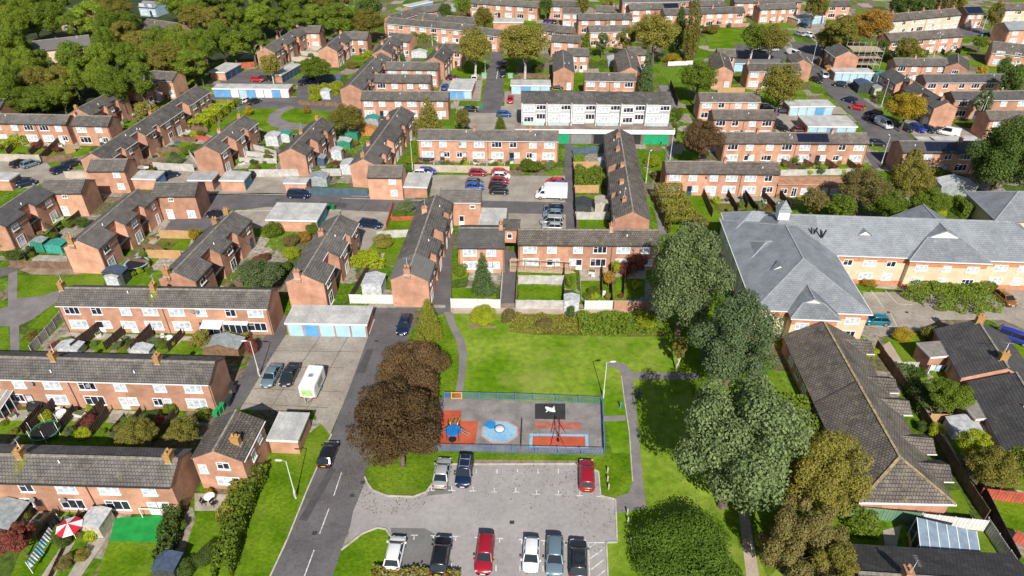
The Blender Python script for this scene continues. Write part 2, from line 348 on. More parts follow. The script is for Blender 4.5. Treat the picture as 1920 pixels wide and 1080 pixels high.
def house(name, label, r, w=5.2, he=5.0, k=.5, roof='g', wall=None, unit=8.4, side=-1, notches=(), chim=(), storeys=2,
          gwin=(), fwin=(), skip=(), solar=None, cat='terrace', group='brick terraces of the estate', style='lat', dense=1, firsts=None, lichen=(), blank=False, front=None, moss=()):
    """r: photo points of the ridge ends; ridge height from width and pitch. The long side with windows is local -y (side=-1)."""
    hr = he + k * w / 2
    a = P(r[0], r[1], hr); b = P(r[2], r[3], hr)
    d = (b - a); d.z = 0; L = d.length; ang = math.atan2(d.y, d.x)
    o = thing(name, label, cat, (a.x, a.y, 0), ang, group)
    def tpx(s):     # fraction along the ridge in the photo -> metres along it
        q = P(r[0] + (r[2] - r[0]) * s, r[1] + (r[3] - r[1]) * s, hr); return max(0, min(L, (Vector((q.x, q.y)) - Vector((a.x, a.y))).length))
    hw = w / 2
    segs = []; x = 0
    ns = sorted((tpx(s), ln, dp) for s, ln, dp in notches)
    nrec = []
    for xt, ln, dp in ns:
        x0 = xt - ln * 1.55
        if x0 > x + .2: segs.append((x, x0, hw, hw))
        segs.append((max(x, x0), xt, hw, hw - dp)); nrec.append((max(x, x0), xt, dp)); x = xt
    segs.append((x, L, hw, hw))
    if side > 0: segs = [(s0, s1, wr, wl) for s0, s1, wl, wr in segs]
    W, Rf, Rd, R2 = MB(), MB(), MB(), MB()
    gable_block(o, L, w, he, k, segs, None, None, '', wallmb=W, roofmb=Rf, ridgemb=Rd, roof2=R2 if front else None)
    if front: R2.build('roof', ROOFS[front], o)
    W.build('wall', wall or BRICK, o); Rf.build('roof', ROOFS[roof], o); Rd.build('ridge', RIDGE, o)
    sg = side
    # porches in the recesses
    for x0, x1, dp in nrec:
        pm = MB(); pm.box(x0 + .05, x1 - .05, min(sg * (hw - dp), sg * (hw + .1)), max(sg * (hw - dp), sg * (hw + .1)), 2.45, 2.62)
        pm.build('porch_roof', mat('porch_felt', (.05, .06, .07), .7, .2, 2), o)
        window(o, (x0 + x1) / 2, sg * (hw - dp), .05, 0 if sg < 0 else math.pi, .95, 2.05, 1, True, random.choice('wnrd'))
    # gutter
    g = MB()
    for x0, x1, wl, wr in segs:
        ww = (wr if sg < 0 else wl) + .27; z = hr - k * ww
        g.box(x0 - .05, x1 + .05, min(sg * ww, sg * (ww + .11)), max(sg * ww, sg * (ww + .11)), z, z + .1)
    g.build('gutter', WHITE if random.random() < .3 else GUTTER, o)
    # windows on the visible long side
    A0 = 0 if sg < 0 else math.pi
    solid = [(x0, x1) for x0, x1, wl, wr in segs if abs((wr if sg < 0 else wl) - hw) < .01]
    if not blank:
        nu = max(1, round(L / unit)); U = L / nu
        for i in range(nu):
            for (f, ww, hh, z, n, kind) in (UNIT_LAT if style == 'lat' else UNIT_DEEP):
                if i % 2: f = 1 - f
                xx = (i + f) * U
                if not any(x0 + ww / 2 + .15 < xx < x1 - ww / 2 - .15 for x0, x1 in solid): continue
                if storeys == 1 and z > 2: continue
                fr = xx / L
                if any(s0 <= fr <= s1 for s0, s1 in skip): continue
                dr = None
                if kind == 'd': dr = random.choice('wwwrdn')
                if kind == 'p' and random.random() < .4: dr = 'w'
                window(o, xx, sg * hw, z, A0, ww, hh, n, None, dr)
        p = MB(); any_p = False
        for i in range(nu + 1):
            xx = min(max(i * U, .15), L - .15)
            if i % 2 == 0 or nu < 3:
                if any(x0 - .1 <= xx <= x1 + .1 for x0, x1 in solid):
                    pm = MB(); pm.tube((xx, sg * (hw + .07), 0), (xx, sg * (hw + .07), hr - k * hw - .1), .055, n=6)
                    pm.build('downpipe', PIPE, o)
    for (gx, gz, ww, hh, n, dark) in gwin:      # windows in the end wall at x = 0 (gx across, seen from outside) or x = L when ww < 0
        if ww > 0: window(o, 0, -gx, gz, -math.pi / 2, ww, hh, n, dark)
        else: window(o, L, gx, gz, math.pi / 2, -ww, hh, n, dark)
    for fx, fz, fw, fh, fn, fd in fwin: window(o, fx * L, sg * hw, fz, A0, fw, fh, fn, fd, 'w' if fh > 1.9 else None)
    for c in chim:
        s, yy, lc = (c if isinstance(c, tuple) else (c, 0, False))
        chimney(o, tpx(s), yy, hr - k * abs(yy), lc, s=.95 if r[1] > 420 else .78)
    for ms in moss:      # yellow lichen run below a chimney
        rg = random.Random(5); vs, fs = [], []
        for q in range(380):
            yy = abs(rg.gauss(0, .42)) * hw * .9
            if yy > hw: continue
            leaf_quad(vs, fs, Vector((tpx(ms) + rg.uniform(-.6, .6) + yy * .12, sg * yy, hr - k * yy + .15)), Vector((rg.gauss(0, .1), sg * k + rg.gauss(0, .1), 1)).normalized(), rg.uniform(.04, .10), rg)
        me = bpy.data.meshes.new('moss_clumps'); me.from_pydata(vs, [], fs); me.materials.append(LEAF['golden']); link('moss_clumps', me, o)
    # roof vents
    for i in range(int(L / 12)):
        xx = random.uniform(.1, .9) * L; yy = sg * random.uniform(.5, 1.8)
        v = MB(); v.tube((xx, yy, hr - k * abs(yy)), (xx, yy, hr - k * abs(yy) + .5), .07, n=6); v.build('vent_pipe', WHITE, o)
    if L > 14 and not blank:
        for i in range(max(1, int(L / 14))):
            xx = random.uniform(.1, .9) * L
            if any(x0 + .5 < xx < x1 - .5 for x0, x1 in solid):
                dsh = MB(); c0 = Vector((xx, sg * (hw + .35), random.choice((2.5, 4.4))))
                ring = []
                nrm = Vector((.3, sg * 1, .35)).normalized(); t1 = nrm.cross(Vector((0, 0, 1))).normalized(); t2 = nrm.cross(t1)
                dsh.poly([c0 + nrm * .1 + t1 * .3 * math.cos(q * math.pi / 5) + t2 * .3 * math.sin(q * math.pi / 5) for q in range(10)])
                dsh.bar(c0, (xx, sg * hw, c0.z), .05); dsh.build('satellite_dish', mat('dish_grey', (.2, .2, .2), .5, 0), o)
    if solar:
        for s0, s1 in (solar if isinstance(solar, list) else [solar]):
            pm = MB(); x0, x1 = tpx(s0), tpx(s1)
            n = max(2, int((x1 - x0) / 1.05)); y0, y1 = .35, hw - .1
            for i in range(n):
                xa, xb = x0 + (x1 - x0) * i / n + .02, x0 + (x1 - x0) * (i + 1) / n - .02
                for ya, yb in ((y0, (y0 + y1) / 2 - .02), ((y0 + y1) / 2 + .02, y1)):
                    pm.poly([(xa, sg * yb, hr - k * yb + .22), (xb, sg * yb, hr - k * yb + .22), (xb, sg * ya, hr - k * ya + .22), (xa, sg * ya, hr - k * ya + .22)])
            pm.build('solar_panel', SOLAR, o)
    return o
#            f    w    h    z   n kind
UNIT_LAT = [(.25, 2.3, 1.35, 3.35, 3, 'w'), (.72, 1.6, 1.35, 3.35, 2, 'w'), (.27, 2.7, 1.55, .72, 3, 'w'), (.68, 1.05, 2.1, .05, 1, 'd'), (.82, 1.3, 1.3, .9, 2, 'w')]
UNIT_DEEP = [(.30, 1.6, 1.25, 3.35, 2, 'w'), (.75, .95, 1.25, 3.35, 1, 'w'), (.30, 1.7, 2.0, .1, 2, 'p'), (.78, .95, 2.05, .05, 1, 'd')]

# ---------------------------------------------------------------- flat roofed garages
def garage(label, fl, fr, bl, doors='', side='f', h=2.5, roofm=None, name='garage_block', cat='garage', wallm=None, group='flat roofed garage blocks', slope=.0, fas=None):
    a, b, c = P(*fl, h), P(*fr, h), P(*bl, h)
    d = b - a; L = d.length; ang = math.atan2(d.y, d.x)
    X = d.normalized(); Y = Vector((-X.y, X.x, 0)); D = max(2.0, (c - a).dot(Y))
    o = thing(name, label, cat, (a.x, a.y, 0), ang, group)
    W = MB(); W.box(.15, L - .15, .2, D - .15, 0, h - .16); W.build('wall', wallm or BRICK, o)
    r = MB(); r.box(0.02, L - .02, .02, D - .02, h - .16, h); r.build('roof', roofm or FLATW, o)
    f = MB()
    f.box(-.02, L + .02, -.03, .02, h - .26, h + .03); f.box(-.02, .02, .02, D, h - .26, h + .03); f.box(L - .02, L + .02, .02, D, h - .26, h + .03)
    f.build('fascia', fas or WHITE, o)
    if doors:
        n = len(doors); tot = (L if side == 'f' else D) - .5; wd = tot / n
        for i, c in enumerate(doors):
            m = MB(); x0 = .25 + i * wd + .14; x1 = .25 + (i + 1) * wd - .14
            zt = h - .42
            if side == 'f':
                m.box(x0, x1, .14, .2, 0.03, zt)
                for q in range(1, 6): m.box(x0 + .04, x1 - .04, .122, .14, zt * q / 6 - .02, zt * q / 6 + .02)
            else:
                m.box(L - .15, L - .09, x0, x1, 0.03, zt)
                for q in range(1, 6): m.box(L - .09, L - .072, x0 + .04, x1 - .04, zt * q / 6 - .02, zt * q / 6 + .02)
            m.build('garage_door', DOORC[c], o)
    return o

# ---------------------------------------------------------------- fences, sheds, hedges
FENCE = {'pale': mat('fence_pale', (.42, .36, .29), .9, .2, .6, (.52, .46, .38), fine=.15), 'dark': mat('fence_dark', (.075, .05, .04), .9, .3, 1.2),
         'orange': mat('fence_orange', (.46, .27, .12), .9, .2, 1, (.52, .34, .18)), 'grey': mat('fence_grey', (.40, .385, .365), .9, .18, 1, (.55, .53, .50), fine=.2),
         'brown': mat('fence_brown', (.19, .12, .08), .9, .25, 1.1), 'blue': mat('fence_blue_grey', (.075, .12, .16), .7, .15, 1), 'red': mat('fence_red', (.42, .1, .06), .8, .2, 1),
         'green': mat('fence_green', (.12, .24, .15), .8, .3, 1, (.2, .3, .2)), 'brick': BRICK, 'white': mat('fence_white', (.62, .61, .6), .8, .12, 1.5, (.72, .7, .7))}
def fence(label, pts, col='pale', h=1.75, name='fence', cat='fence', wall=False, group='garden fences'):
    q = [P(u, v, 0) for u, v in pts]
    o = thing(name, label, cat, q[0], 0, group)
    base = q[0]; m = FENCE[col]
    for a, b in zip(q, q[1:]):
        a, b = a - base, b - base; L = (b - a).length; d = (b - a) / L; n = Vector((-d.y, d.x, 0))
        pm = MB(); t = .11 if wall else .02
        np_ = max(1, round(L / 1.85)) if not wall else 1
        for i in range(np_):
            s0, s1 = L * i / np_ + (.04 if not wall else 0), L * (i + 1) / np_ - (.04 if not wall else 0)
            hh = h + (random.uniform(-.05, .05) if not wall else 0)
            nb = max(1, int((s1 - s0) / .16)) if not wall and L < 60 else 1
            for j in range(nb):
                p0 = a + d * (s0 + (s1 - s0) * j / nb); p1 = a + d * (s0 + (s1 - s0) * (j + 1) / nb - (.012 if nb > 1 else 0))
                off = n * (t if j % 2 else -t * .2)
                c = [p0 - n * t + off, p1 - n * t + off, p1 + n * t + off, p0 + n * t + off]
                pm.prism([(x.x, x.y) for x in c], .04, hh)
        pm.build('brickwork' if wall else 'panel', m, o)
        if not wall:
            for i in range(np_ + 1):
                p = a + d * (L * i / np_)
                po = MB(); po.box(-.05, .05, -.05, .05, 0, h + .08); po.build('post', m, o, p, math.atan2(d.y, d.x))
        else:
            cp = MB(); cp.bar(a + Vector((0, 0, h + .03)), b + Vector((0, 0, h + .03)), .3, .06); cp.build('coping', mat('coping', (.35, .28, .22), .9, .2, 2), o)
    return o
SHEDC = {'green': (.03, .22, .14), 'grey': (.3, .33, .34), 'pale': (.45, .4, .33), 'brown': (.2, .12, .07), 'white': (.50, .52, .54), 'blue': (.07, .1, .16), 'dark': (.05, .06, .06), 'teal': (.05, .3, .24), 'orange': (.45, .2, .06)}
def shed(label, u, v, w=2.2, d=1.8, h=2.0, col='brown', roof='grey', rot='U', name='garden_shed', cat='shed', group='garden sheds'):
    c = mat('shed_' + col, SHEDC[col], .8, .2, 2); rc = mat('shedroof_' + roof, tuple(x * .9 for x in SHEDC[roof]), .7, .2, 2)
    p = P(u, v, 0); o = thing(name, label, cat, p, hd(rot), group)
    W = MB(); k = .28; hr = h + k * w / 2
    W.box(-w/2, w/2, -d/2, d/2, 0, h)
    W.poly([(-w/2, -d/2, h), (w/2, -d/2, h), (0, -d/2, hr)]); W.poly([(w/2, d/2, h), (-w/2, d/2, h), (0, d/2, hr)])
    W.build('wall', c, o)
    r = MB()
    for s in (-1, 1):
        W2 = w/2 + .12
        A = [(0, -d/2 - .1, hr + .05), (0, d/2 + .1, hr + .05), (s * W2, d/2 + .1, hr + .05 - k * W2), (s * W2, -d/2 - .1, hr + .05 - k * W2)]
        B = [(x, y, z - .045) for x, y, z in A]
        r.poly(A if s < 0 else A[::-1]); r.poly(B[::-1] if s < 0 else B)
        for q in range(4): r.poly([A[q], A[(q + 1) % 4], B[(q + 1) % 4], B[q]])
    r.build('roof', rc, o)
    dr = MB(); dr.box(-.38, .38, -d/2 - .04, -d/2, .06, min(1.8, h - .1)); dr.build('door', c, o)
    return o

# ---------------------------------------------------------------- foliage
LEAF = {}
for nm, a, b in (('green', (.085, .135, .012), (.19, .26, .03)), ('olive', (.15, .145, .022), (.30, .265, .055)), ('copper', (.072, .043, .02), (.18, .115, .052)),
                 ('pale', (.075, .115, .038), (.215, .27, .115)), ('golden', (.15, .165, .018), (.33, .33, .045)), ('fresh', (.12, .185, .015), (.27, .345, .04)), ('dark', (.045, .085, .016), (.12, .175, .035)), ('yellow', (.30, .22, .015), (.50, .37, .035)),
                 ('orange', (.26, .15, .02), (.46, .27, .05)), ('lime', (.22, .28, .01), (.42, .46, .03)), ('conifer', (.05, .095, .03), (.13, .195, .065)), ('brown', (.125, .11, .032), (.28, .235, .08)), ('red', (.16, .045, .03), (.32, .10, .07)), ('ivy', (.065, .13, .012), (.165, .27, .035)), ('blue', (.072, .122, .05), (.185, .25, .112))):
    LEAF[nm] = leafmat(nm, a, b)
BARK = mat('bark', (.11, .085, .06), .9, .3, 3); BARKP = mat('bark_pale', (.38, .35, .3), .9, .3, 3)
def leaf_quad(vs, fs, c, nrm, s, rng):
    t1 = nrm.cross(Vector((rng.uniform(-1, 1), rng.uniform(-1, 1), rng.uniform(-1, 1))))
    if t1.length < 1e-3: t1 = Vector((1, 0, 0))
    t1.normalize(); t2 = nrm.cross(t1)
    i = len(vs); a, b = s * rng.uniform(.6, 1.2), s * rng.uniform(.5, .95)
    vs += [tuple(c + t1 * a), tuple(c + t2 * b + nrm * s * .25), tuple(c - t1 * a * .9), tuple(c - t2 * b)]
    fs.append((i, i + 1, i + 2, i + 3))
def crown_mesh(kind, n, ls, seed):
    """unit crown: radius 1, from z = -1 to 1; many leaf clumps over a set of uneven lobes"""
    rng = random.Random(seed); vs, fs = [], []
    lobes = []
    if kind == 'round':
        for i in range(52):
            z = rng.uniform(-.8, .98); a = rng.uniform(0, 6.283)
            rr = math.sqrt(max(0, 1 - z * z)) * rng.uniform(.5, .88) * (1.0 if z > -.3 else .88)
            lobes.append((Vector((rr * math.cos(a), rr * math.sin(a), z * rng.uniform(.66, .86))), rng.uniform(.13, .31)))
        lobes += [(Vector((0, 0, .1)), .5), (Vector((.12, -.1, -.25)), .45)]
    elif kind == 'airy':
        for i in range(46):
            z = rng.uniform(-.85, 1); a = rng.uniform(0, 6.283)
            rr = math.sqrt(max(0, 1 - z * z)) * rng.uniform(.35, .85)
            lobes.append((Vector((rr * math.cos(a), rr * math.sin(a), z * .82)), rng.uniform(.13, .25)))
    elif kind == 'cone':
        for i in range(40):
            z = -1 + 2 * (i / 40) ** 1.1; r = .8 * (1 - (z + 1) / 2) ** .8 + .04; a = i * 2.4
            lobes.append((Vector((r * math.cos(a) * .8, r * math.sin(a) * .8, z)), .14 + .26 * (1 - (z + 1) / 2)))
    elif kind == 'column':
        for i in range(40):
            z = rng.uniform(-.95, 1); a = rng.uniform(0, 6.283); r = .62 * math.sqrt(max(.02, 1 - abs(z) ** 2.5))
            lobes.append((Vector((r * math.cos(a), r * math.sin(a), z)), rng.uniform(.2, .38)))
    elif kind == 'bush':
        for i in range(18):
            z = rng.uniform(-.6, .9); a = rng.uniform(0, 6.283); rr = math.sqrt(max(0, 1 - z * z * .8)) * rng.uniform(.45, .72)
            lobes.append((Vector((rr * math.cos(a), rr * math.sin(a), z * .62)), rng.uniform(.28, .45)))
        lobes.append((Vector((0, 0, -.2)), .7))
    wts = [l[1] ** 2 for l in lobes]
    for _ in range(n):
        c, r = rng.choices(lobes, wts)[0]
        d = Vector((rng.gauss(0, 1), rng.gauss(0, 1), rng.gauss(0, 1) + .25)).normalized()
        p = c + d * r * rng.uniform(.70, 1.08)
        nrm = (d + Vector((rng.gauss(0, .42), rng.gauss(0, .42), rng.gauss(0, .42) + .42))).normalized()
        leaf_quad(vs, fs, p, nrm, ls * rng.uniform(.7, 1.3), rng)
    me = bpy.data.meshes.new('crown'); me.from_pydata(vs, [], fs); me.update(); return me
CROWN = {}
def crown(kind, size, leafk):
    v = random.randrange(3); k = (kind, size, leafk, v)
    if k not in CROWN:
        base = (kind, size, v)
        if base not in CROWN:
            n, ls = {'xl': (36000, .0225), 'l': (17000, .031), 'm': (6500, .048), 's': (2200, .082)}[size]
            CROWN[base] = crown_mesh(kind, n, ls, hash((len(kind) * 7 + ord(kind[0]), n, v)) % 9999)
        me = CROWN[base].copy(); me.materials.append(LEAF[leafk]); CROWN[k] = me
    return CROWN[k]
def tree(label, u, v, rpx, h, leafk='green', kind='round', size=None, name='tree', pale=False, group=None, trunk=None, low=.30, cat='tree', sz=None):
    """u, v, rpx: the crown's middle and half-width in the photo"""
    zc = h * (.5 + low / 2); p = P(u, v, zc); r = rpx * mpp(u, v, zc)
    if size is None: size = 'xl' if rpx > 60 else 'l' if rpx > 30 else 'm' if rpx > 13 else 's'
    o = thing(name, label, cat, (p.x, p.y, 0), random.uniform(0, 6.28), group)
    c = link('crown', crown(kind, size, leafk), o, (0, 0, zc)); c.scale = (r * random.uniform(.94, 1.06), r * random.uniform(.94, 1.06), h * (1 - low) / 2)
    t = MB(); rt = .028 * h; top = h * .55
    pts = [Vector((0, 0, -.05))]
    for i in range(1, 5): pts.append(Vector((random.uniform(-.08, .08) * i, random.uniform(-.08, .08) * i, top * i / 4)))
    for i in range(4): t.tube(pts[i], pts[i + 1], rt * (1 - i * .18), rt * (1 - (i + 1) * .18), 7)
    if rpx > 12:
        for i in range(7):
            b = pts[2 + i % 2] + Vector((0, 0, random.uniform(-.4, .8))); a = i * 2.1 + random.random()
            e = Vector((math.cos(a) * r * .62, math.sin(a) * r * .62, zc + random.uniform(-.1, .35) * h * .5))
            mid = (b + e) / 2 + Vector((0, 0, -.06 * h)); t.tube(b, mid, rt * .42, rt * .25, 5); t.tube(mid, e, rt * .25, rt * .07, 5)
    t.build('trunk', BARKP if pale else BARK, o)
    return o
def bush(label, u, v, rpx, h, leafk='green', kind='bush', size=None, name='shrub', group='garden shrubs', cat='shrub'):
    p = P(u, v, h * .45); r = rpx * mpp(u, v, h * .45)
    if size is None: size = 'l' if rpx > 24 else 'm' if rpx > 11 else 's'
    me = crown(kind, size, leafk)
    o = link(name, me, None, (p.x, p.y, h * .48), random.uniform(0, 6.28)); o.scale = (r * random.uniform(.92, 1.1), r * random.uniform(.92, 1.1), h * .55)
    return tag(o, label, cat, group)
def hedge(label, pts, wd=1.2, h=1.6, leafk='green', name='hedge', dens=55, ls=.16, cat='hedge', group='clipped hedges', rag=.12):
    q = [P(u, v, 0) for u, v in pts]; base = q[0]; rng = random.Random(len(label)); vs, fs = [], []
    for a, b in zip(q, q[1:]):
        a, b = a - base, b - base; L = (b - a).length; d = (b - a) / L; n = Vector((-d.y, d.x, 0))
        cnt = int(dens * L * (wd + 2 * h))
        ls_ = ls * max(1, cnt / 9000) ** .5
        for _ in range(min(cnt, 9000)):
            t = rng.uniform(-.02, 1.02); s = rng.uniform(0, wd + 2 * h); bump = rag * math.sin(t * L * 1.7 + rng.uniform(0, .8))
            if s < h: y, z, nr = -wd / 2, s, -n
            elif s < h + wd: y, z, nr = s - h - wd / 2, h, Vector((0, 0, 1))
            else: y, z, nr = wd / 2, s - h - wd, n
            p = a + d * (t * L) + n * (y * (1 + bump) + rng.gauss(0, .07)) + Vector((0, 0, z * (1 + bump) + rng.gauss(0, .07)))
            nn = (nr + Vector((rng.gauss(0, .5), rng.gauss(0, .5), rng.gauss(0, .5)))).normalized()
            leaf_quad(vs, fs, p, nn, ls_ * rng.uniform(.7, 1.3), rng)
    me = bpy.data.meshes.new(name); me.from_pydata(vs, [], fs); me.materials.append(LEAF[leafk]); me.update()
    return tag(link(name, me, None, base), label, cat, group)

# ---------------------------------------------------------------- ground sheets
def sheet(name, pts, m, z, kind='structure', px=True):
    q = [P(u, v, 0) for u, v in pts] if px else [Vector((x, y, 0)) for x, y in pts]
    c = sum(q, Vector()) / len(q)
    b = MB(); b.v = [(p.x - c.x, p.y - c.y, 0) for p in q]
    for tr in tessellate_polygon([[Vector(v) for v in b.v]]):
        n = (Vector(b.v[tr[1]]) - Vector(b.v[tr[0]])).cross(Vector(b.v[tr[2]]) - Vector(b.v[tr[0]])).z
        b.f.append(list(tr) if n > 0 else list(tr)[::-1]); b.m.append(0); b.sm.append(False)
    o = b.build(name, m, None, (c.x, c.y, z)); o['kind'] = kind; return o
def strip(name, pts, wd, m, z, h=0.0):
    q = [P(u, v, 0) for u, v in pts]; b = MB(); c = q[0]
    for i, (a, e) in enumerate(zip(q, q[1:])):
        if h: b.bar(a - c + Vector((0, 0, h / 2)), e - c + Vector((0, 0, h / 2)), wd, h)
        else:
            d = (e - a).normalized(); n = Vector((-d.y, d.x, 0)) * wd / 2; a2, e2 = a - c - d * wd * .25, e - c + d * wd * .25
            zz = i % 2 * .003
            b.poly([a2 - n + Vector((0, 0, zz)), e2 - n + Vector((0, 0, zz)), e2 + n + Vector((0, 0, zz)), a2 + n + Vector((0, 0, zz))])
    o = b.build(name, m, None, (c.x, c.y, z)); o['kind'] = 'structure'; return o
# ---------------------------------------------------------------- vehicles
def paint(name, c, metal=.0):
    k = 'paint_' + name
    if k in MAT: return MAT[k]
    m = bpy.data.materials.new(k); m.use_nodes = True; MAT[k] = m
    b = m.node_tree.nodes['Principled BSDF']; b.inputs['Base Color'].default_value = (*c, 1); b.inputs['Roughness'].default_value = .28
    b.inputs['Metallic'].default_value = metal; b.inputs['Coat Weight'].default_value = .6; b.inputs['Coat Roughness'].default_value = .06
    return m
PAINT = {'white': (.72, .73, .75), 'black': (.012, .013, .016), 'navy': (.012, .025, .07), 'red': (.30, .01, .022), 'maroon': (.11, .008, .014), 'silver': (.42, .44, .45),
         'greyblue': (.16, .23, .28), 'grey': (.14, .15, .16), 'dark': (.03, .035, .042), 'blue': (.02, .10, .38), 'teal': (.012, .19, .27), 'bronze': (.28, .11, .02), 'bright': (.02, .035, .30), 'scarlet': (.5, .015, .02)}
CARGLASS = mat('car_glass', (.012, .02, .024), .05, 0, spec=.8)
TYRE = mat('tyre', (.02, .02, .02), .9, 0); RIM = mat('rim', (.42, .43, .45), .35, 0, metal=.5)
LAMPW = mat('headlamp', (.65, .68, .7), .1, 0); LAMPR = mat('tail_lamp', (.42, .01, .012), .2, 0)
PLATEW = mat('plate_white', (.75, .75, .72), .5, 0); PLATEY = mat('plate_yellow', (.75, .5, .02), .5, 0)
TRIM = mat('car_trim', (.025, .025, .027), .6, 0)
#        L     W    H     belt  ground bonnet  (rear base, rear roof, front roof, screen base as fractions from the rear)
CARS = {'hatch': (4.0, 1.76, 1.47, .93, .16, .80, (.03, .16, .62, .80)), 'estate': (4.6, 1.82, 1.48, .94, .16, .80, (.03, .12, .60, .76)),
        'suv': (4.5, 1.88, 1.66, 1.06, .22, .95, (.03, .13, .60, .76)), 'saloon': (4.5, 1.8, 1.44, .92, .16, .80, (.14, .30, .60, .76)),
        'mpv': (4.6, 1.84, 1.72, 1.0, .18, .90, (.02, .09, .68, .88)), 'van': (5.1, 1.96, 2.05, 1.15, .2, 1.05, (.0, .03, .70, .88))}
CARM = {}
def car_meshes(kind, near):
    if (kind, near) in CARM: return CARM[kind, near]
    L, W, H, belt, gz, bon, fr = CARS[kind]; hw = W / 2; X = lambda f: -L / 2 + f * L
    st = [(0, .72, .45, belt - .12), (.012, .88, .3, belt - .03), (.05, .97, .22, belt), (.18, 1, .2, belt), (.5, 1, .2, belt), (fr[3] - .04, 1, .2, belt), (fr[3] + .04, .985, .2, (belt + bon) / 2 + .06),
          (.92, .95, .22, bon), (.975, .84, .28, bon - .1), (1, .66, .4, bon - .24)]
    rings = []
    for f, wf, zb, zt in st:
        x = X(f); w_ = hw * wf; zb = zb + gz - .18
        rings.append([(x, y, z) for y, z in ((-w_ * .9, zb), (-w_, zb + .16), (-w_ * 1.0, zt - .2), (-w_ * .95, zt - .06), (-w_ * .84, zt), (0, zt + .025), (w_ * .84, zt), (w_ * .95, zt - .06), (w_, zt - .2), (w_, zb + .16), (w_ * .9, zb))])
    b = MB(); b.loft(rings, 0)
    # roof skin and pillars
    rx0, rx1 = X(fr[1]), X(fr[2]); bx0, bx1 = X(fr[0]), X(fr[3]); tw, bw = hw * .74, hw * .90
    roof = []
    for x, ww, dz in ((rx0 - .07, tw * .92, -.035), (rx0 + .12, tw, .0), ((rx0 + rx1) / 2, tw * 1.02, .035), (rx1 - .12, tw, .0), (rx1 + .05, tw * .94, -.04)):
        roof.append([(x, -ww, H + dz - .07), (x, -ww * .88, H + dz - .005), (x, 0, H + dz + .015), (x, ww * .88, H + dz - .005), (x, ww, H + dz - .07)])
    b.loft(roof, 0)
    for s in (-1, 1):
        b.bar((bx0 + .06, s * bw, belt - .03), (rx0, s * tw, H - .05), .12, .1); b.bar((bx1 - .03, s * bw, belt - .03), (rx1 + .02, s * tw, H - .05), .085, .075)
        xm = rx0 + (rx1 - rx0) * .52; b.bar((xm, s * (bw + .0), belt - .02), (xm, s * (tw + .012), H - .05), .08, .05)
        if kind in ('estate', 'suv', 'mpv'): 
            xq = rx0 + (rx1 - rx0) * .12; b.bar((xq, s * bw, belt - .02), (xq, s * (tw + .01), H - .05), .1, .05)
        b.box(bx1 - .35, bx1 - .17, s * (hw + .09) - .09, s * (hw + .09) + .09, belt + .0, belt + .13, 0)
    if kind == 'van':
        for s in (-1, 1):
            b.poly([(rx0, s * (bw + .012), belt), (xm, s * (bw + .012), belt), (xm, s * (tw + .03), H - .05), (rx0, s * (tw + .03), H - .05)][::s])
    g = MB()
    lo = [(bx0, -bw + .01, belt - .02), (bx1, -bw + .01, belt - .02), (bx1, bw - .01, belt - .02), (bx0, bw - .01, belt - .02)]
    hi = [(rx0, -tw + .01, H - .06), (rx1, -tw + .01, H - .06), (rx1, tw - .01, H - .06), (rx0, tw - .01, H - .06)]
    g.poly([lo[0], lo[1], hi[1], hi[0]]); g.poly([lo[1], lo[2], hi[2], hi[1]]); g.poly([lo[2], lo[3], hi[3], hi[2]]); g.poly([lo[3], lo[0], hi[0], hi[3]]); g.poly(hi)
    w = MB(); w.tube((0, -.1, 0), (0, .1, 0), .32, n=16); rm = MB(); rm.tube((0, -.115, 0), (0, .115, 0), .2, n=12)
    tr = MB(); tr.poly([(.40 * math.cos(t), 0, .40 * math.sin(t)) for t in [math.pi * q / 8 for q in range(9)]] + [(-.40, 0, -.14), (.40, 0, -.14)])
    bp = MB(); bp.box(-.03, .03, -hw * .6, hw * .6, gz + .1, gz + .24)
    hl = MB(); hl.bar((0, -.17, 0), (-.12, .17, 0), .1, .13); tl = MB(); tl.box(-.05, .05, -.14, .14, -.1, .1)
    pl = MB(); pl.box(-.015, .015, -.26, .26, -.055, .055)
    CARM[kind, near] = dict(body=b, glass=g.mesh('glass', CARGLASS), tyre=w.mesh('wheel', TYRE), rim=rm.mesh('rim', RIM), trim=tr.mesh('wheel_arch', TRIM), bp=bp.mesh('bumper', TRIM), hl=hl.mesh('headlight', LAMPW), tl=tl.mesh('tail_light', LAMPR), pw=pl.mesh('number_plate', PLATEW), py=pl.mesh('number_plate', PLATEY), paints={})
    return CARM[kind, near]
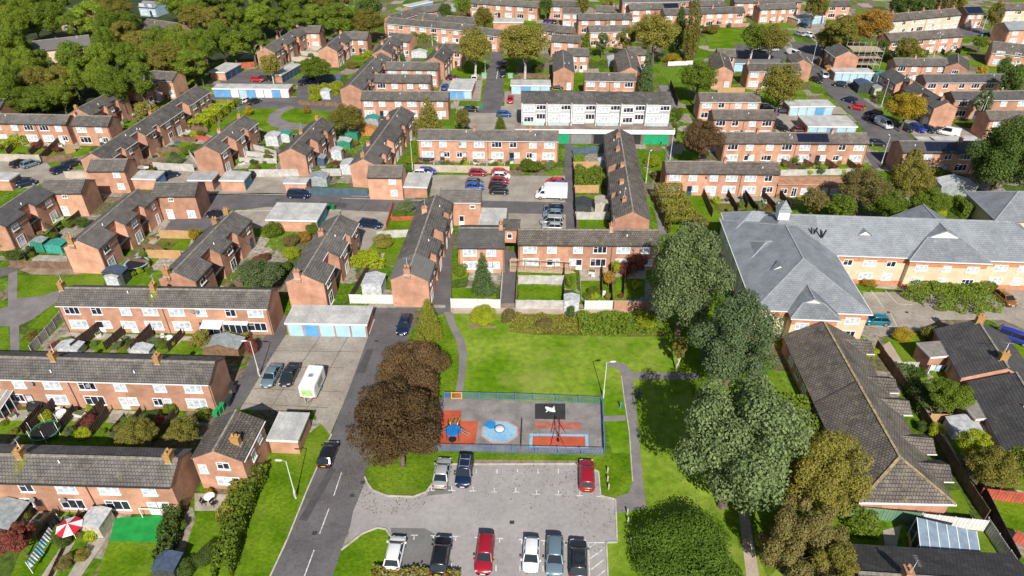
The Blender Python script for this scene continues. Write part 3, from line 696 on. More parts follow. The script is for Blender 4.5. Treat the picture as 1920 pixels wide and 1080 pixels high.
def car(label, u, v, head='U', col='black', kind='hatch', near=None, name=None, rack=False, glassroof=False, group='parked cars'):
    near = v > 560 if near is None else near
    m = car_meshes(kind, True); L, W, H, belt, gz, bon, fr = CARS[kind]; hw = W / 2
    p = P(u, v, .6); nm = name or ('parked_van' if kind == 'van' else 'parked_car')
    o = thing(nm, label, 'van' if kind == 'van' else 'car', (p.x, p.y, .045), hd(head) + math.pi / 2, group)
    if col not in m['paints']: m['paints'][col] = m['body'].mesh('body', paint(col, PAINT[col], .25 if col not in ('white', 'black', 'red', 'scarlet', 'bright') else 0))
    link('body', m['paints'][col], o); link('window_glass', m['glass'], o)
    for f in (.18, .81):
        for s in (-1, 1):
            w = link('wheel', m['tyre'], o, (-L / 2 + f * L, s * (hw - .09), .32)); link('rim', m['rim'], w)
    for f in (.18, .81):
        for s in (-1, 1): link('wheel_arch', m['trim'], o, (-L / 2 + f * L, s * (hw * .985 + .008), .34), 0 if s < 0 else math.pi)
    link('bumper', m['bp'], o, (-L / 2 + .03, 0, 0)); link('bumper', m['bp'], o, (L / 2 - .03, 0, 0))
    for s in (-1, 1):
        link('headlight', m['hl'], o, (L / 2 - .13, s * hw * .68, bon - .13), 0).rotation_euler = (0, 0, -s * .0)
        link('tail_light', m['tl'], o, (-L / 2 + .05, s * hw * .74, belt - .14))
    link('number_plate', m['pw'], o, (L / 2 + .005, 0, gz + .28)); link('number_plate', m['py'], o, (-L / 2 - .005, 0, gz + .42))
    if rack:
        k = MB()
        for s in (-1, 1): k.bar((-L * .32, s * hw * .62, H + .07), (L * .10, s * hw * .62, H + .07), .05)
        for x in (-.9, 0.2): k.bar((x, -hw * .62, H + .09), (x, hw * .62, H + .09), .06, .04)
        k.build('roof_rack', METAL, o)
    if glassroof:
        k = MB(); k.box(-L * .30, L * .02, -hw * .52, hw * .52, H, H + .028); k.build('roof_window', CARGLASS, o)
    return o
def box_van(label, u, v, head='L'):
    p = P(u, v, .9); o = thing('box_van', label, 'van', (p.x, p.y, .045), hd(head) + math.pi / 2, 'parked cars'); wp = paint('white', PAINT['white'])
    b = MB(); b.box(-3.1, 1.25, -1.08, 1.08, .55, 3.05); b.box(1.2, 1.6, -.95, .95, 2.25, 2.9); b.build('cargo_box', wp, o)
    c = MB(); ring = []
    for x, zt, w in ((1.25, 2.25, .98), (2.15, 2.2, .95), (2.75, 1.35, .96), (3.25, 1.1, .9), (3.4, .8, .8)): ring.append([(x, -w, .4), (x, -w, zt - .1), (x, -w * .85, zt), (x, w * .85, zt), (x, w, zt - .1), (x, w, .4)])
    c.loft(ring, 0, False); c.build('cab', wp, o)
    g = MB(); g.poly([(2.2, -.82, 2.17), (2.78, -.84, 1.42), (2.78, .84, 1.42), (2.2, .82, 2.17)][::-1])
    for s in (-1, 1): g.poly([(1.5, s * .985, 1.4), (2.5, s * .975, 1.4), (2.1, s * .975, 2.0), (1.5, s * .985, 2.0)][::s])
    g.build('window_glass', CARGLASS, o)
    m = car_meshes('van', True)
    for x in (-1.9, 2.35):
        for s in (-1, 1): w = link('wheel', m['tyre'], o, (x, s * .9, .36)); w.scale = (1.15, 1, 1.15); link('rim', m['rim'], w)
    ch = MB(); ch.box(-3.0, 2.0, -.6, .6, .35, .6); ch.build('chassis', TRIM, o)
    for s in (-1, 1): link('headlight', m['hl'], o, (3.3, s * .68, .95))
    return o
def caravan(label, u, v, head='D'):
    p = P(u, v, 1.1); o = thing('food_trailer', label, 'trailer', (p.x, p.y, .045), hd(head) + math.pi / 2, None)
    b = MB(); rings = []
    for x, w, z0, z1 in ((-2.3, .95, .6, 2.2), (-2.1, 1.08, .45, 2.45), (1.9, 1.08, .45, 2.45), (2.25, 1.0, .6, 2.2)): rings.append([(x, -w, z0), (x, -w, z1 - .12), (x, -w + .14, z1), (x, w - .14, z1), (x, w, z1 - .12), (x, w, z0)])
    b.loft(rings, 0, False); b.build('body', mat('trailer_white', (.78, .78, .78), .35, .04, .8), o)
    g = MB(); g.box(2.2, 2.29, -.72, .72, .85, 1.95); g.build('green_panel', mat('trailer_green', (.35, .62, .22), .4, .2, 2), o)
    h = MB(); h.box(-.8, 1.0, 1.07, 1.12, 1.1, 2.1); h.build('serving_hatch', mat('hatch_grey', (.3, .33, .3), .4, 0), o)
    v = MB(); v.box(-.3, .3, -.3, .3, 2.44, 2.56); v.build('roof_vent', METAL, o)
    m = car_meshes('hatch', True)
    for s in (-1, 1): w = link('wheel', m['tyre'], o, (0, s * 1.0, .33)); link('rim', m['rim'], w)
    t = MB(); t.bar((2.2, -.5, .5), (3.3, 0, .5), .08); t.bar((2.2, .5, .5), (3.3, 0, .5), .08); t.build('tow_bar', METAL, o)
    for s in (-1, 1): link('tail_light', m['tl'], o, (2.28, s * .85, .62))
    return o

# ---------------------------------------------------------------- street furniture
def lamp(label, u, v, h=6.3, arm=None, col='pale', name='street_lamp'):
    p = P(u, v, 0); o = thing(name, label, 'street lamp', p, hd('U'), 'street lamps'); m = mat('lamp_grey', (.45, .47, .44), .5, .1, 2)
    t = MB(); t.tube((0, 0, 0), (0, 0, 1.5), .10, .10, 8); t.tube((0, 0, 1.5), (0, 0, h), .062, .045, 8); t.build('pole', m, o)
    b = MB(); b.box(-.11, .11, -.13, .13, .3, 1.1); b.build('control_box', m, o)
    a = Vector((math.cos(R(arm)) * 1.0, math.sin(R(arm)) * 1.0, .12)) if arm is not None else Vector((.5, 0, .05))
    k = MB(); k.tube((0, 0, h - .05), Vector((0, 0, h)) + a * .5, .03, n=6); k.build('arm', m, o)
    hd_ = MB(); c = Vector((0, 0, h)) + a * .8; d = Vector((a.x, a.y, 0)).normalized(); n = Vector((-d.y, d.x, 0))
    rings = []
    for s, w, t_ in ((-.42, .05, .03), (-.25, .14, .07), (.15, .17, .09), (.4, .10, .05)): q = c + d * s; rings.append([q - n * w, q - n * w * .6 + Vector((0, 0, t_)), q + n * w * .6 + Vector((0, 0, t_)), q + n * w, q - Vector((0, 0, .05))])
    hd_.loft(rings, 0, True); hd_.build('lamp_head', mat('lamp_head', (.7, .7, .68), .4, 0), o)
    return o
def post(label, u, v, h=.9, name='bollard', w=.16):
    p = P(u, v, 0); b = MB(); b.box(-w/2, w/2, -w/2, w/2, 0, h * .93); b.loft([[(-w/2, -w/2, h * .93), (w/2, -w/2, h * .93), (w/2, w/2, h * .93), (-w/2, w/2, h * .93)], [(-.03, -.03, h), (.03, -.03, h), (.03, .03, h), (-.03, .03, h)]], 0, False)
    return tag(b.build(name, mat('bollard_wood', (.42, .38, .32), .8, .2, 4), None, p, hd('U')), label, 'bollard', 'wooden bollards beside the car park')
def bin_(label, u, v, col=(.03, .12, .07), name='wheelie_bin', group='wheelie bins'):
    p = P(u, v, .5); o = thing(name, label, 'bin', (p.x, p.y, 0), hd('U') + random.uniform(-.3, .3), group)
    c = mat('bin_%02x%02x%02x' % tuple(int(x * 255) for x in col), col, .5, .1, 2)
    b = MB(); b.loft([[(-.24, -.27, .06), (.24, -.27, .06), (.24, .27, .06), (-.24, .27, .06)], [(-.29, -.33, .98), (.29, -.33, .98), (.29, .33, .98), (-.29, .33, .98)]], 0, False); b.build('bin_body', c, o)
    l = MB(); l.box(-.31, .31, -.37, .35, .98, 1.06); l.build('lid', c, o)
    return o

# ---------------------------------------------------------------- the white shop block with flats
def white_block():
    he, hr = 8.6, 9.8
    a, b = P(979, 190, he), P(1259, 192, he); d = b - a; d.z = 0; L = d.length; ang = math.atan2(d.y, d.x)
    o = thing('shop_block', 'long white three storey block of flats above shops with green shutters', 'building', (a.x, a.y, 0), ang)
    W = MB(); W.box(0, L, 0, 7.5, 0, he); W.build('wall', mat('white_boarding', (.5, .5, .495), .6, .14, .6), o)
    r = MB(); 
    for y0, y1, z0, z1 in ((-.45, 3.9, he - .1, hr), (3.9, 8.0, hr, he - .1)):
        A = [(-.3, y0, z0), (L + .3, y0, z0), (L + .3, y1, z1), (-.3, y1, z1)]; B = [(p[0], p[1], p[2] - .2) for p in A]
        r.poly(A); r.poly(B[::-1])
        for q in range(4): r.poly([A[(q + 1) % 4], A[q], B[q], B[(q + 1) % 4]])
    for x in (.01, L - .01): r.poly([(x, 0, he - .2), (x, 7.5, he - .2), (x, 3.9, hr - .1)])
    r.build('roof', TILE_G, o)
    dk = MB(); dk.box(-1.6, L + .6, -5.2, -.02, 2.9, 3.3, 0); dk.build('canopy', [mat('canopy_felt', (.24, .19, .16), .9, .25, .5)], o)
    fa = MB(); fa.box(-1.65, L + .65, -5.28, -5.2, 2.7, 3.75); fa.build('fascia', WHITE, o)
    rl = MB()
    for i in range(int(L / 1.2)): rl.box(i * 1.2, i * 1.2 + .04, -1.9, -1.86, 3.3, 4.2)
    rl.box(0, L, -1.91, -1.85, 4.2, 4.26); rl.build('railing', METAL, o)
    U = L / 6
    for i in range(6):
        x0 = i * U
        p = MB(); p.box(x0 - .1, x0 + .1, -1.6, .02, 3.3, he - .2); p.build('party_wall', WHITE, o)
        bx = MB(); bx.box(x0 + .25, x0 + U * .52, -.9, -.02, 3.35, he - .5); bx.build('bay', mat('bay_grey_white', (.6, .6, .6), .6, .1, .9), o)
        ld = MB()
        for z in (5.35, 6.15, 7.75): ld.box(x0 + .22, x0 + U * .53, -.96, -.9, z, z + .09)
        for z in (6.05, 8.1): ld.box(x0 + U * .54, x0 + U - .12, -.08, -.02, z, z + .1)
        ld.build('ledge', mat('ledge_grey', (.3, .3, .32), .7, .1, 2), o)
        window(o, x0 + U * .28, -.9, 6.4, 0, 2.4, 1.2, 3, i == 4); window(o, x0 + U * .28, -.9, 3.9, 0, 2.4, 1.3, 3, i in (0, 4))
        window(o, x0 + U * .77, -.02, 6.6, 0, 2.3, 1.2, 3, True); window(o, x0 + U * .77, -.02, 3.45, 0, 2.2, 2.2, 3, i % 2 == 0, 'w')
        if i in (0, 1, 3, 5):
            pn = MB(); pn.box(x0 + .3, x0 + U * .9, -1.98, -1.93, 3.4, 4.15); pn.build('balcony_panel', mat('panel_%d' % (i % 2), ((.45, .6, .5), (.42, .5, .5))[i % 2], .5, .1, 1), o)
    sh = [(0, 'k', .10), (.10, 's', .22), (.24, 'g', .32), (.33, 's', .47), (.48, 'k', .56), (.70, 'k', .80), (.815, 'g', .985)]
    for f0, c, f1 in sh:
        m = MB(); m.box(f0 * L + .1, f1 * L - .1, -4.97, -4.91, .1, 2.6)
        for q in range(1, 9): m.box(f0 * L + .12, f1 * L - .12, -4.99, -4.97, .1 + 2.5 * q / 9 - .02, .1 + 2.5 * q / 9 + .02)
        m.build('shutter', {'g': DOORC['g'], 's': mat('shutter_steel', (.32, .33, .34), .4, .1, 1, metal=.4), 'k': mat('shop_glass', (.03, .035, .04), .1, 0, spec=.7)}[c], o)
    sf = MB(); sf.box(-.8, L + .2, -4.9, -.05, 0, 2.88); sf.build('shop_front', mat('shop_wall', (.16, .13, .11), .8, .2, .6), o)

# ---------------------------------------------------------------- hipped roofs
def hip_roof(mb, x0, x1, y0, y1, he, hr, t=.14, over=.4, gab=()):
    X0, X1, Y0, Y1 = x0 - over, x1 + over, y0 - over, y1 + over
    if X1 - X0 >= Y1 - Y0:
        m = (Y1 - Y0) / 2; ra = (X0 + (0 if 'x0' in gab else m), (Y0 + Y1) / 2, hr); rb = (X1 - (0 if 'x1' in gab else m), (Y0 + Y1) / 2, hr)
        c = [(X0, Y0, he), (X1, Y0, he), (X1, Y1, he), (X0, Y1, he)]
        F = [[c[0], c[1], rb, ra], [c[1], c[2], rb], [c[2], c[3], ra, rb], [c[3], c[0], ra]]
    else:
        m = (X1 - X0) / 2; ra = ((X0 + X1) / 2, Y0 + (0 if 'y0' in gab else m), hr); rb = ((X0 + X1) / 2, Y1 - (0 if 'y1' in gab else m), hr)
        c = [(X0, Y0, he), (X1, Y0, he), (X1, Y1, he), (X0, Y1, he)]
        F = [[c[0], c[1], ra], [c[1], c[2], rb, ra], [c[2], c[3], rb], [c[3], c[0], ra, rb]]
    for f in F: mb.poly(f)
    for i in range(4):
        a, b = c[i], c[(i + 1) % 4]
        mb.poly([(a[0], a[1], he - t), (b[0], b[1], he - t), b, a])
    mb.poly([(p[0], p[1], he - t) for p in c[::-1]])
    return ra, rb, c
def ridge_bars(parent, segs, w=.28):
    for a, b in segs:
        m = MB(); m.bar(Vector(a) + Vector((0, 0, .03)), Vector(b) + Vector((0, 0, .03)), w, .12); m.build('ridge', parent['rm'], parent['o'])

def care_home():
    he, hr = 5.6, 9.4
    o = thing('care_home', 'large cream and brick two storey home with pale slate hipped roofs', 'building', P(1600, 500, 0), GRID)
    inv = Matrix.Rotation(-GRID, 4, 'Z') @ Matrix.Translation(-Vector(o.location))
    Q = lambda u, v, h: inv @ P(u, v, h)
    RM = mat('ridge_slate', (.30, .32, .34), .8, .15, 2); pr = {'o': o, 'rm': RM}
    bandm = mat('brick_band', (.50, .22, .12), .9, .12, 2)
    def wing(x0, x1, y0, y1, he=he, hr=hr, wins='', gab=()):
        w = MB(); w.box(x0, x1, y0, y1, 0, he - .1); w.build('wall', CREAM, o)
        b = MB(); b.box(x0 - .03, x1 + .03, y0 - .03, y1 + .03, 0, .9); b.box(x0 - .03, x1 + .03, y0 - .03, y1 + .03, he - 1.25, he - .5); b.build('brick_band', bandm, o)
        r = MB(); ra, rb, c = hip_roof(r, x0, x1, y0, y1, he, hr, gab=gab); r.build('roof', TILE_S, o)
        g = MB()
        for i in range(4): g.bar((c[i][0], c[i][1], he - .06), (c[(i + 1) % 4][0], c[(i + 1) % 4][1], he - .06), .14)
        g.build('gutter', WHITE, o)
        sg = [(ra, rb)]
        if x1 - x0 >= y1 - y0: sg += [(ra, c[0]), (ra, c[3]), (rb, c[1]), (rb, c[2])]
        else: sg += [(ra, c[0]), (ra, c[1]), (rb, c[2]), (rb, c[3])]
        ridge_bars(pr, sg, .2)
        for s in wins:
            ln = (x1 - x0) if s == 'f' else (y1 - y0); n = max(1, int(ln / 3.4))
            for i in range(n):
                for z, hh in ((1.0, 1.3), (3.55, 1.15)):
                    t = (i + .5) / n
                    ww = (1.5, 2.1)[i % 2]
                    if s == 'f': window(o, x0 + (x1 - x0) * t, y0, z, 0, ww, hh, 2 + i % 2)
                    elif s == 'l': window(o, x0, y0 + (y1 - y0) * t, z, -math.pi / 2, ww, hh, 2)
                    else: window(o, x1, y0 + (y1 - y0) * t, z, math.pi / 2, ww, hh, 2)
        return ra, rb, c
    # main range across, then the wing running towards the viewer
    a = Q(1572, 479, he); b = Q(1985, 489, he); back = Q(1480, 402, hr)
    y0 = (a.y + b.y) / 2; yb = back.y + (back.y - y0)
    e = Q(1355, 410, he)
    lw0, lw1 = Q(1421, 586, he), Q(1634, 583, he)
    wing(e.x + 3, b.x, y0, yb, wins='f')
    wing(lw0.x, lw1.x - .5, lw0.y + 1, yb - 2, hr=hr + .05, wins='frl')
    # stepped bays down the outer side
    for u, v in ((1397, 500), (1372, 440)):
        q = Q(u, v, he); wing(q.x, q.x + 9, q.y, q.y + 7.5, hr=he + 2.6, wins='l')
    # forward gabled bay at the wing's end and two on the main range
    def bay(uL, vL, uR, vR, apex, depth, gable=True):
        l, r_ = Q(uL, vL, he - .1), Q(uR, vR, he - .1); w = r_.x - l.x; yy = (l.y + r_.y) / 2; k = min(.62, (hr - .35 - he) * 2 / w); hx = he + k * w / 2
        m = MB(); m.box(l.x, r_.x, yy, yy + 4, 0, he - .15); m.build('wall', CREAM, o)
        bb = MB(); bb.box(l.x - .03, r_.x + .03, yy - .03, yy + 3, 0, .9); bb.box(l.x - .03, r_.x + .03, yy - .03, yy + 3, he - 1.25, he - .5); bb.build('brick_band', bandm, o)
        r = MB(); cx = (l.x + r_.x) / 2; f = .45; X0, X1 = l.x - .4, r_.x + .4; y1 = yy + depth; yg = yy + w * .30
        zg = he + (hx - he) * .62; hwg = (X1 - X0) / 2 * .42
        r.poly([(X0, yy - .4, he), (cx - hwg, yg, zg), (cx, yg, hx), (cx, y1, hx), (X0, y1, he)][::-1] if False else [(X0, yy - .4, he), (cx - hwg, yg, zg), (cx, yg, hx), (cx, y1, hx), (X0, y1, he)])
        r.poly([(X1, yy - .4, he), (X1, y1, he), (cx, y1, hx), (cx, yg, hx), (cx + hwg, yg, zg)])
        r.poly([(X0, yy - .4, he), (X1, yy - .4, he), (cx + hwg, yg, zg), (cx - hwg, yg, zg)])
        r.poly([(X0, yy - .4, he - .15), (X1, yy - .4, he - .15), (X1, yy - .4, he), (X0, yy - .4, he)])
        r.build('roof', TILE_S, o)
        g = MB(); g.poly([(cx - hwg + .15, yg + .02, zg + .02), (cx + hwg - .15, yg + .02, zg + .02), (cx, yg + .02, hx - .12)]); g.build('gablet', WHITE, o)
        ridge_bars(pr, [((X0, yy - .4, he), (cx - hwg, yg, zg)), ((X1, yy - .4, he), (cx + hwg, yg, zg)), ((cx, yg - .1, hx), (cx, y1, hx)), ((cx - hwg, yg - .05, zg), (cx, yg - .05, hx)), ((cx + hwg, yg - .05, zg), (cx, yg - .05, hx))], .18)
        gt = MB(); gt.bar((X0, yy - .42, he - .06), (X1, yy - .42, he - .06), .14); gt.build('gutter', WHITE, o)
        n = max(2, int(w / 3.2))
        for i in range(n):
            for z, hh in ((.2, 2.1), (3.6, 1.1)):
                window(o, l.x + w * (i + .5) / n, yy, z, 0, (1.9, 1.3)[i % 2], hh, 2 + (i + 1) % 2)
        return l, r_, yy
    bay(1710, 490, 1852, 491, None, 13)
    bay(1487, 597, 1570, 598, None, 12)
    # little roof gablets, cupola and vents
    for u, v in ((1622, 440), (1890, 436), (1462, 505)):
        q = Q(u, v, 7.7); g = MB(); g.poly([(q.x - .9, q.y, q.z - .1), (q.x + .9, q.y, q.z - .1), (q.x, q.y, q.z + .55)])
        for s in (-1, 1): g.poly([(q.x + s * 1.2, q.y - .15, q.z - .15), (q.x, q.y - .15, q.z + .68), (q.x, q.y + 1.6, q.z + .68), (q.x + s * 1.2, q.y + .3, q.z - .15)][::s], 1)
        g.build('roof_gablet', [WHITE, TILE_S], o)
    q = Q(1467, 402, hr); c = MB(); c.box(q.x - .9, q.x + .9, q.y - .9, q.y + .9, hr - .6, hr + 1.0)
    t = (q.x, q.y, hr + 2.7)
    for s in ((-1, -1, 1, -1), (1, -1, 1, 1), (1, 1, -1, 1), (-1, 1, -1, -1)): c.poly([(q.x + s[0] * 1.15, q.y + s[1] * 1.15, hr + 1.0), (q.x + s[2] * 1.15, q.y + s[3] * 1.15, hr + 1.0), t], 1)
    c.build('cupola', [WHITE, TILE_S], o)
    for u, v in ((1524, 438), (1541, 442)):
        q = Q(u, v, 7.6); c = MB()
        for s in (-.3, .3): c.bar((q.x + s * .25, q.y, q.z - .4), (q.x + s * 1.5, q.y, q.z + 1.1), .2, .2)
        c.build('flue', BLACK, o)
    return o

def bungalow():
    he, hr = 2.6, 5.4
    f0, f1 = P(1612, 942, he), P(1792, 946, he); k0 = P(1468, 632, he); d = f1 - f0; d.z = 0; ang = math.atan2(d.y, d.x)
    o = thing('bungalow_row', 'long low row of bungalows under one brown tiled hipped roof', 'bungalow', (f0.x, f0.y, 0), ang)
    w = d.length; back = (k0 - f0); X = d.normalized(); Y = Vector((-X.y, X.x, 0)); ln = back.dot(Y); sk = back.dot(X) / ln
    S = lambda x, y, z: (x + sk * y, y, z)
    rp = P(1681, 857, hr) - f0; ry = rp.dot(Y)
    b = MB(); i = .35
    pts = [S(i, i, 0), S(w - i, i, 0), S(w - i, ln, 0), S(i, ln, 0)]; b.prism(pts, 0, he - .1); b.build('wall', BRICK, o)
    r = MB(); c = [S(0, 0, he), S(w, 0, he), S(w, ln + .3, he), S(0, ln + .3, he)]; ra = S(w / 2, ry, hr); rb = S(w / 2, ln + .3, hr)
    r.poly([c[0], c[1], ra]); r.poly([c[1], c[2], rb, ra]); r.poly([c[3], c[0], ra, rb])
    r.poly([S(i, ln - .02, he - .1), S(w - i, ln - .02, he - .1), rb][::-1])
    for q in range(4): 
        a_, b_ = c[q], c[(q + 1) % 4]; r.poly([(a_[0], a_[1], he - .16), (b_[0], b_[1], he - .16), b_, a_])
    r.build('roof', TILE_B, o)
    lm = mat('ridge_lichen', (.30, .24, .13), .95, .3, 2.5); pr = {'o': o, 'rm': lm}
    ridge_bars(pr, [(ra, rb), (ra, c[0]), (ra, c[1])], .3)
    g = MB(); g.box(-.1, w + .1, -.1, .02, he - .18, he + .02); g.build('fascia', WHITE, o)
    v = MB(); ym = ry + (ln - ry) * .45; v.bar(S(.2, ym, he + .12), (S(w / 2, ym + 1.2, 0)[0], ym + 1.2, hr + .08), .25, .12); v.build('parapet_strip', mat('lead_dark', (.07, .06, .06), .8, 0), o)
    for q in range(5):   # porches along the path side
        y = (.16, .30, .52, .66, .93)[q] * ln
        p = MB(); x0 = w - .2; p.poly([S(x0 - 2, y, he + .9), S(x0 + 1.5, y - 1.3, he - .05), S(x0 + 1.5, y + 1.3, he - .05)]) if False else None
        A = [S(x0 - 2.6, y, he + 1.45), S(x0 + 1.4, y, he + 1.1)]
        p.poly([S(x0 + 1.4, y - 1.6, he + .1), A[1], A[0], S(x0 - .5, y - 1.6, he + .1)][::-1]); p.poly([S(x0 + 1.4, y + 1.6, he + .1), S(x0 - .5, y + 1.6, he + .1), A[0], A[1]][::-1])
        p.poly([S(x0 + 1.38, y - 1.5, he + .1), S(x0 + 1.38, y + 1.5, he + .1), A[1]]); p.build('porch', TILE_B, o)
        t = MB(); t.bar(S(x0 + 1.45, y - 1.65, he + .08), S(x0 + .3, y - 1.65, he + .08), .1); t.build('porch_trim', WHITE, o)
    for q in range(8):
        y = ry + 1 + q * (ln - ry - 2) / 8
        window(o, S(i, y, 0)[0], y, .9, -math.pi / 2 - math.atan(sk), 1.6, 1.1, 2)
    return o

# ---------------------------------------------------------------- playground
def playground():
    blue = mat('rail_blue', (.08, .19, .40), .5, .15, 1)
    def railing(label, pts, h=1.15):
        q = [P(u, v, 0) for u, v in pts]; o = thing('playground_railing', label, 'railing', q[0], 0, 'blue railings round the playground')
        for a, b in zip(q, q[1:]):
            a, b = a - q[0], b - q[0]; L = (b - a).length; d = (b - a) / L; n = max(1, round(L / 2.7))
            for i in range(n):
                p0, p1 = a + d * (L * i / n), a + d * (L * (i + 1) / n)
                m = MB()
                for z in (.16, h): m.bar(p0 + Vector((0, 0, z)), p1 + Vector((0, 0, z)), .05)
                nb = 16
                for j in range(1, nb): x = p0 + (p1 - p0) * j / nb; m.bar(x + Vector((0, 0, .16)), x + Vector((0, 0, h)), .028)
                m.build('rail_panel', blue, o)
                pp = MB(); pp.box(-.04, .04, -.04, .04, 0, h + .12); pp.build('post', blue, o, p0)
        return o
    railing('blue bar railing between the playground and the open lawn behind', [(866, 747.5), (1000, 751), (1129, 757)])
    railing('blue bar railing between the playground and the car park', [(812, 846), (960, 850), (1133, 854)])
    railing('blue bar railing across the path end of the playground', [(1129, 757), (1133, 854)])
    railing('short blue bar railing beside the yellow playground gate under copper leaves', [(834, 747), (846, 747.5)])
    p0, p1 = P(847, 748, 0), P(866, 748, 0); g = thing('playground_gate', 'yellow and red playground gate in the blue railing', 'gate', p0)
    d = p1 - p0; m = MB()
    for z in (.12, 1.15): m.bar((0, 0, z), (d.x, d.y, z), .08)
    m.bar((0, 0, 0), (0, 0, 1.25), .1); m.bar((d.x, d.y, 0), (d.x, d.y, 1.25), .1); m.build('gate_frame', mat('gate_yellow', (.7, .45, .03), .5, 0), g)
    m = MB()
    for j in range(1, 9): m.bar((d.x * j / 9, d.y * j / 9, .12), (d.x * j / 9, d.y * j / 9, 1.15), .05)
    m.build('gate_bars', mat('gate_red', (.5, .08, .05), .5, 0), g)
    # climbing unit with slide
    c = P(851, 806, .8); o = thing('climbing_frame', 'small climbing frame with blue platform and yellow and red slide', 'climbing frame', (c.x, c.y, 0), hd('U'))
    pb = mat('play_blue', (.02, .17, .5), .4, .1, 1); py = mat('play_yellow', (.75, .5, .03), .4, 0); prr = mat('play_red', (.5, .04, .03), .4, 0)
    m = MB(); m.prism([(1.0 * math.cos(t), 1.0 * math.sin(t) - .5) for t in [math.pi / 4 * q for q in range(8)]], 1.15, 1.3); m.build('platform', pb, o)
    for sx in (-.75, .75):
        for sy in (-1.2, .2): m = MB(); m.tube((sx, sy, 0), (sx, sy, 2.0), .05, n=8); m.build('leg', BLACK, o)
    m = MB()
    for s in (-.45, .45): m.bar((s, .3, 1.6), (s, 2.5, .5), .08, .35)
    m.build('slide_side', py, o); m = MB(); m.bar((0, .3, 1.25), (0, 2.3, .3), .8, .06); m.build('slide_bed', METAL, o)
    m = MB(); m.bar((-.2, .5, 1.45), (-.2, 2.0, .7), .1, .08); m.bar((.25, .5, 1.45), (.25, 2.0, .7), .1, .08); m.build('slide_stripe', prr, o)
    for s in (-1, 1):
        m = MB(); m.bar((s * .9, -.5, 1.2), (s * 2.0, -.2, .05), .06); m.bar((s * .9, -.1, 1.2), (s * 2.0, .2, .05), .06)
        for q in range(4): t = q / 4 + .1; m.bar((s * (.9 + 1.1 * t), -.5 + .3 * t, 1.2 - 1.15 * t), (s * (.9 + 1.1 * t), -.1 + .3 * t, 1.2 - 1.15 * t), .05)
        m.build('ladder', METAL, o)
    m = MB(); m.prism([(.5 * math.cos(t), .4 * math.sin(t) - 1.4) for t in [math.pi / 4 * q for q in range(8)]], .5, .6); m.build('step', BLACK, o)
    # white domed spinner on the blue octagon
    c = P(937, 803, .5); o = thing('spinner_dome', 'white domed spinner standing in the pale blue octagon', 'play equipment', (c.x, c.y, 0))
    m = MB(); rings = []
    for z, r_ in ((.40, .58), (.48, .60), (.58, .48), (.66, .28), (.69, .05)): rings.append([(r_ * math.cos(2 * math.pi * q / 20), r_ * math.sin(2 * math.pi * q / 20), z) for q in range(20)])
    m.loft(rings, 0); m.build('dome', mat('dome_cream', (.6, .58, .53), .4, .05, 2), o)
    m = MB(); m.tube((0, 0, 0), (0, 0, .45), .25, .25, 12); m.build('stem', pb, o); m = MB(); m.tube((0, 0, .34), (0, 0, .43), .66, .68, 20); m.build('rim', pb, o)
    # swings
    def swing(label, uL, vL, uR, vR, h=2.6):
        a, b = P(uL, vL, 0), P(uR, vR, 0); d = (b - a); L = d.length; o = thing('swing_set', label, 'swing', a, math.atan2(d.y, d.x))
        red = mat('swing_red', (.35, .03, .03), .45, .1, 2)
        for x in (0, L):
            for s in (-1, 1): m = MB(); m.tube((x - .0, s * 1.0, 0), (x, 0, h), .045, n=8); m.build('leg', red, o)
        m = MB(); m.tube((-.1, 0, h), (L + .1, 0, h), .055, n=8); m.build('beam', red, o)
        for f in (.3, .7):
            m = MB()
            for s in (-.22, .22): m.bar((L * f + s, 0, h), (L * f + s, 0, .62), .02)
            m.build('chain', BLACK, o); m = MB(); m.box(L * f - .25, L * f + .25, -.12, .12, .54, .62); m.build('seat', BLACK, o)
    swing('red framed swing standing across the orange mats beside the railing', 1046.5, 839, 1047, 814, 2.7)
    # white spring rider on its black mat
    c = P(1031, 770, .4); o = thing('spring_rider', 'white spring rider on the black square mat', 'play equipment', (c.x, c.y, 0), hd(25))
    m = MB(); m.loft([[(x, y * w, z) for y, z in ((-1, .55), (-.7, .85), (.7, .85), (1, .55), (0, .45))] for x, w in ((-.7, .08), (-.4, .24), (.2, .26), (.55, .16), (.75, .05))], 0); m.bar((.45, 0, .8), (.6, 0, 1.2), .16); m.build('rider_body', WHITE, o)
    m = MB(); m.bar((.35, -.5, .95), (.35, .5, .95), .09); m.bar((-.3, -.55, .5), (.0, .55, .5), .09); m.build('handle', WHITE, o); m = MB(); m.tube((0, 0, 0), (0, 0, .5), .13, n=10); m.build('spring', BLACK, o)
    # crossing low rail between octagon and swings
    a, b = P(979, 795, 0), P(977, 842, 0); m = MB(); dd = b - a
    for z in (.5, .95): m.bar((0, 0, z), (dd.x, dd.y, z), .06)
    for q in range(5): m.bar((dd.x * q / 4, dd.y * q / 4, 0), (dd.x * q / 4, dd.y * q / 4, 1), .07)
    tag(m.build('barrier_rail', mat('rail_dark', (.12, .04, .04), .5, 0), None, a), 'dark red barrier rail between the octagon and the swings', 'railing')
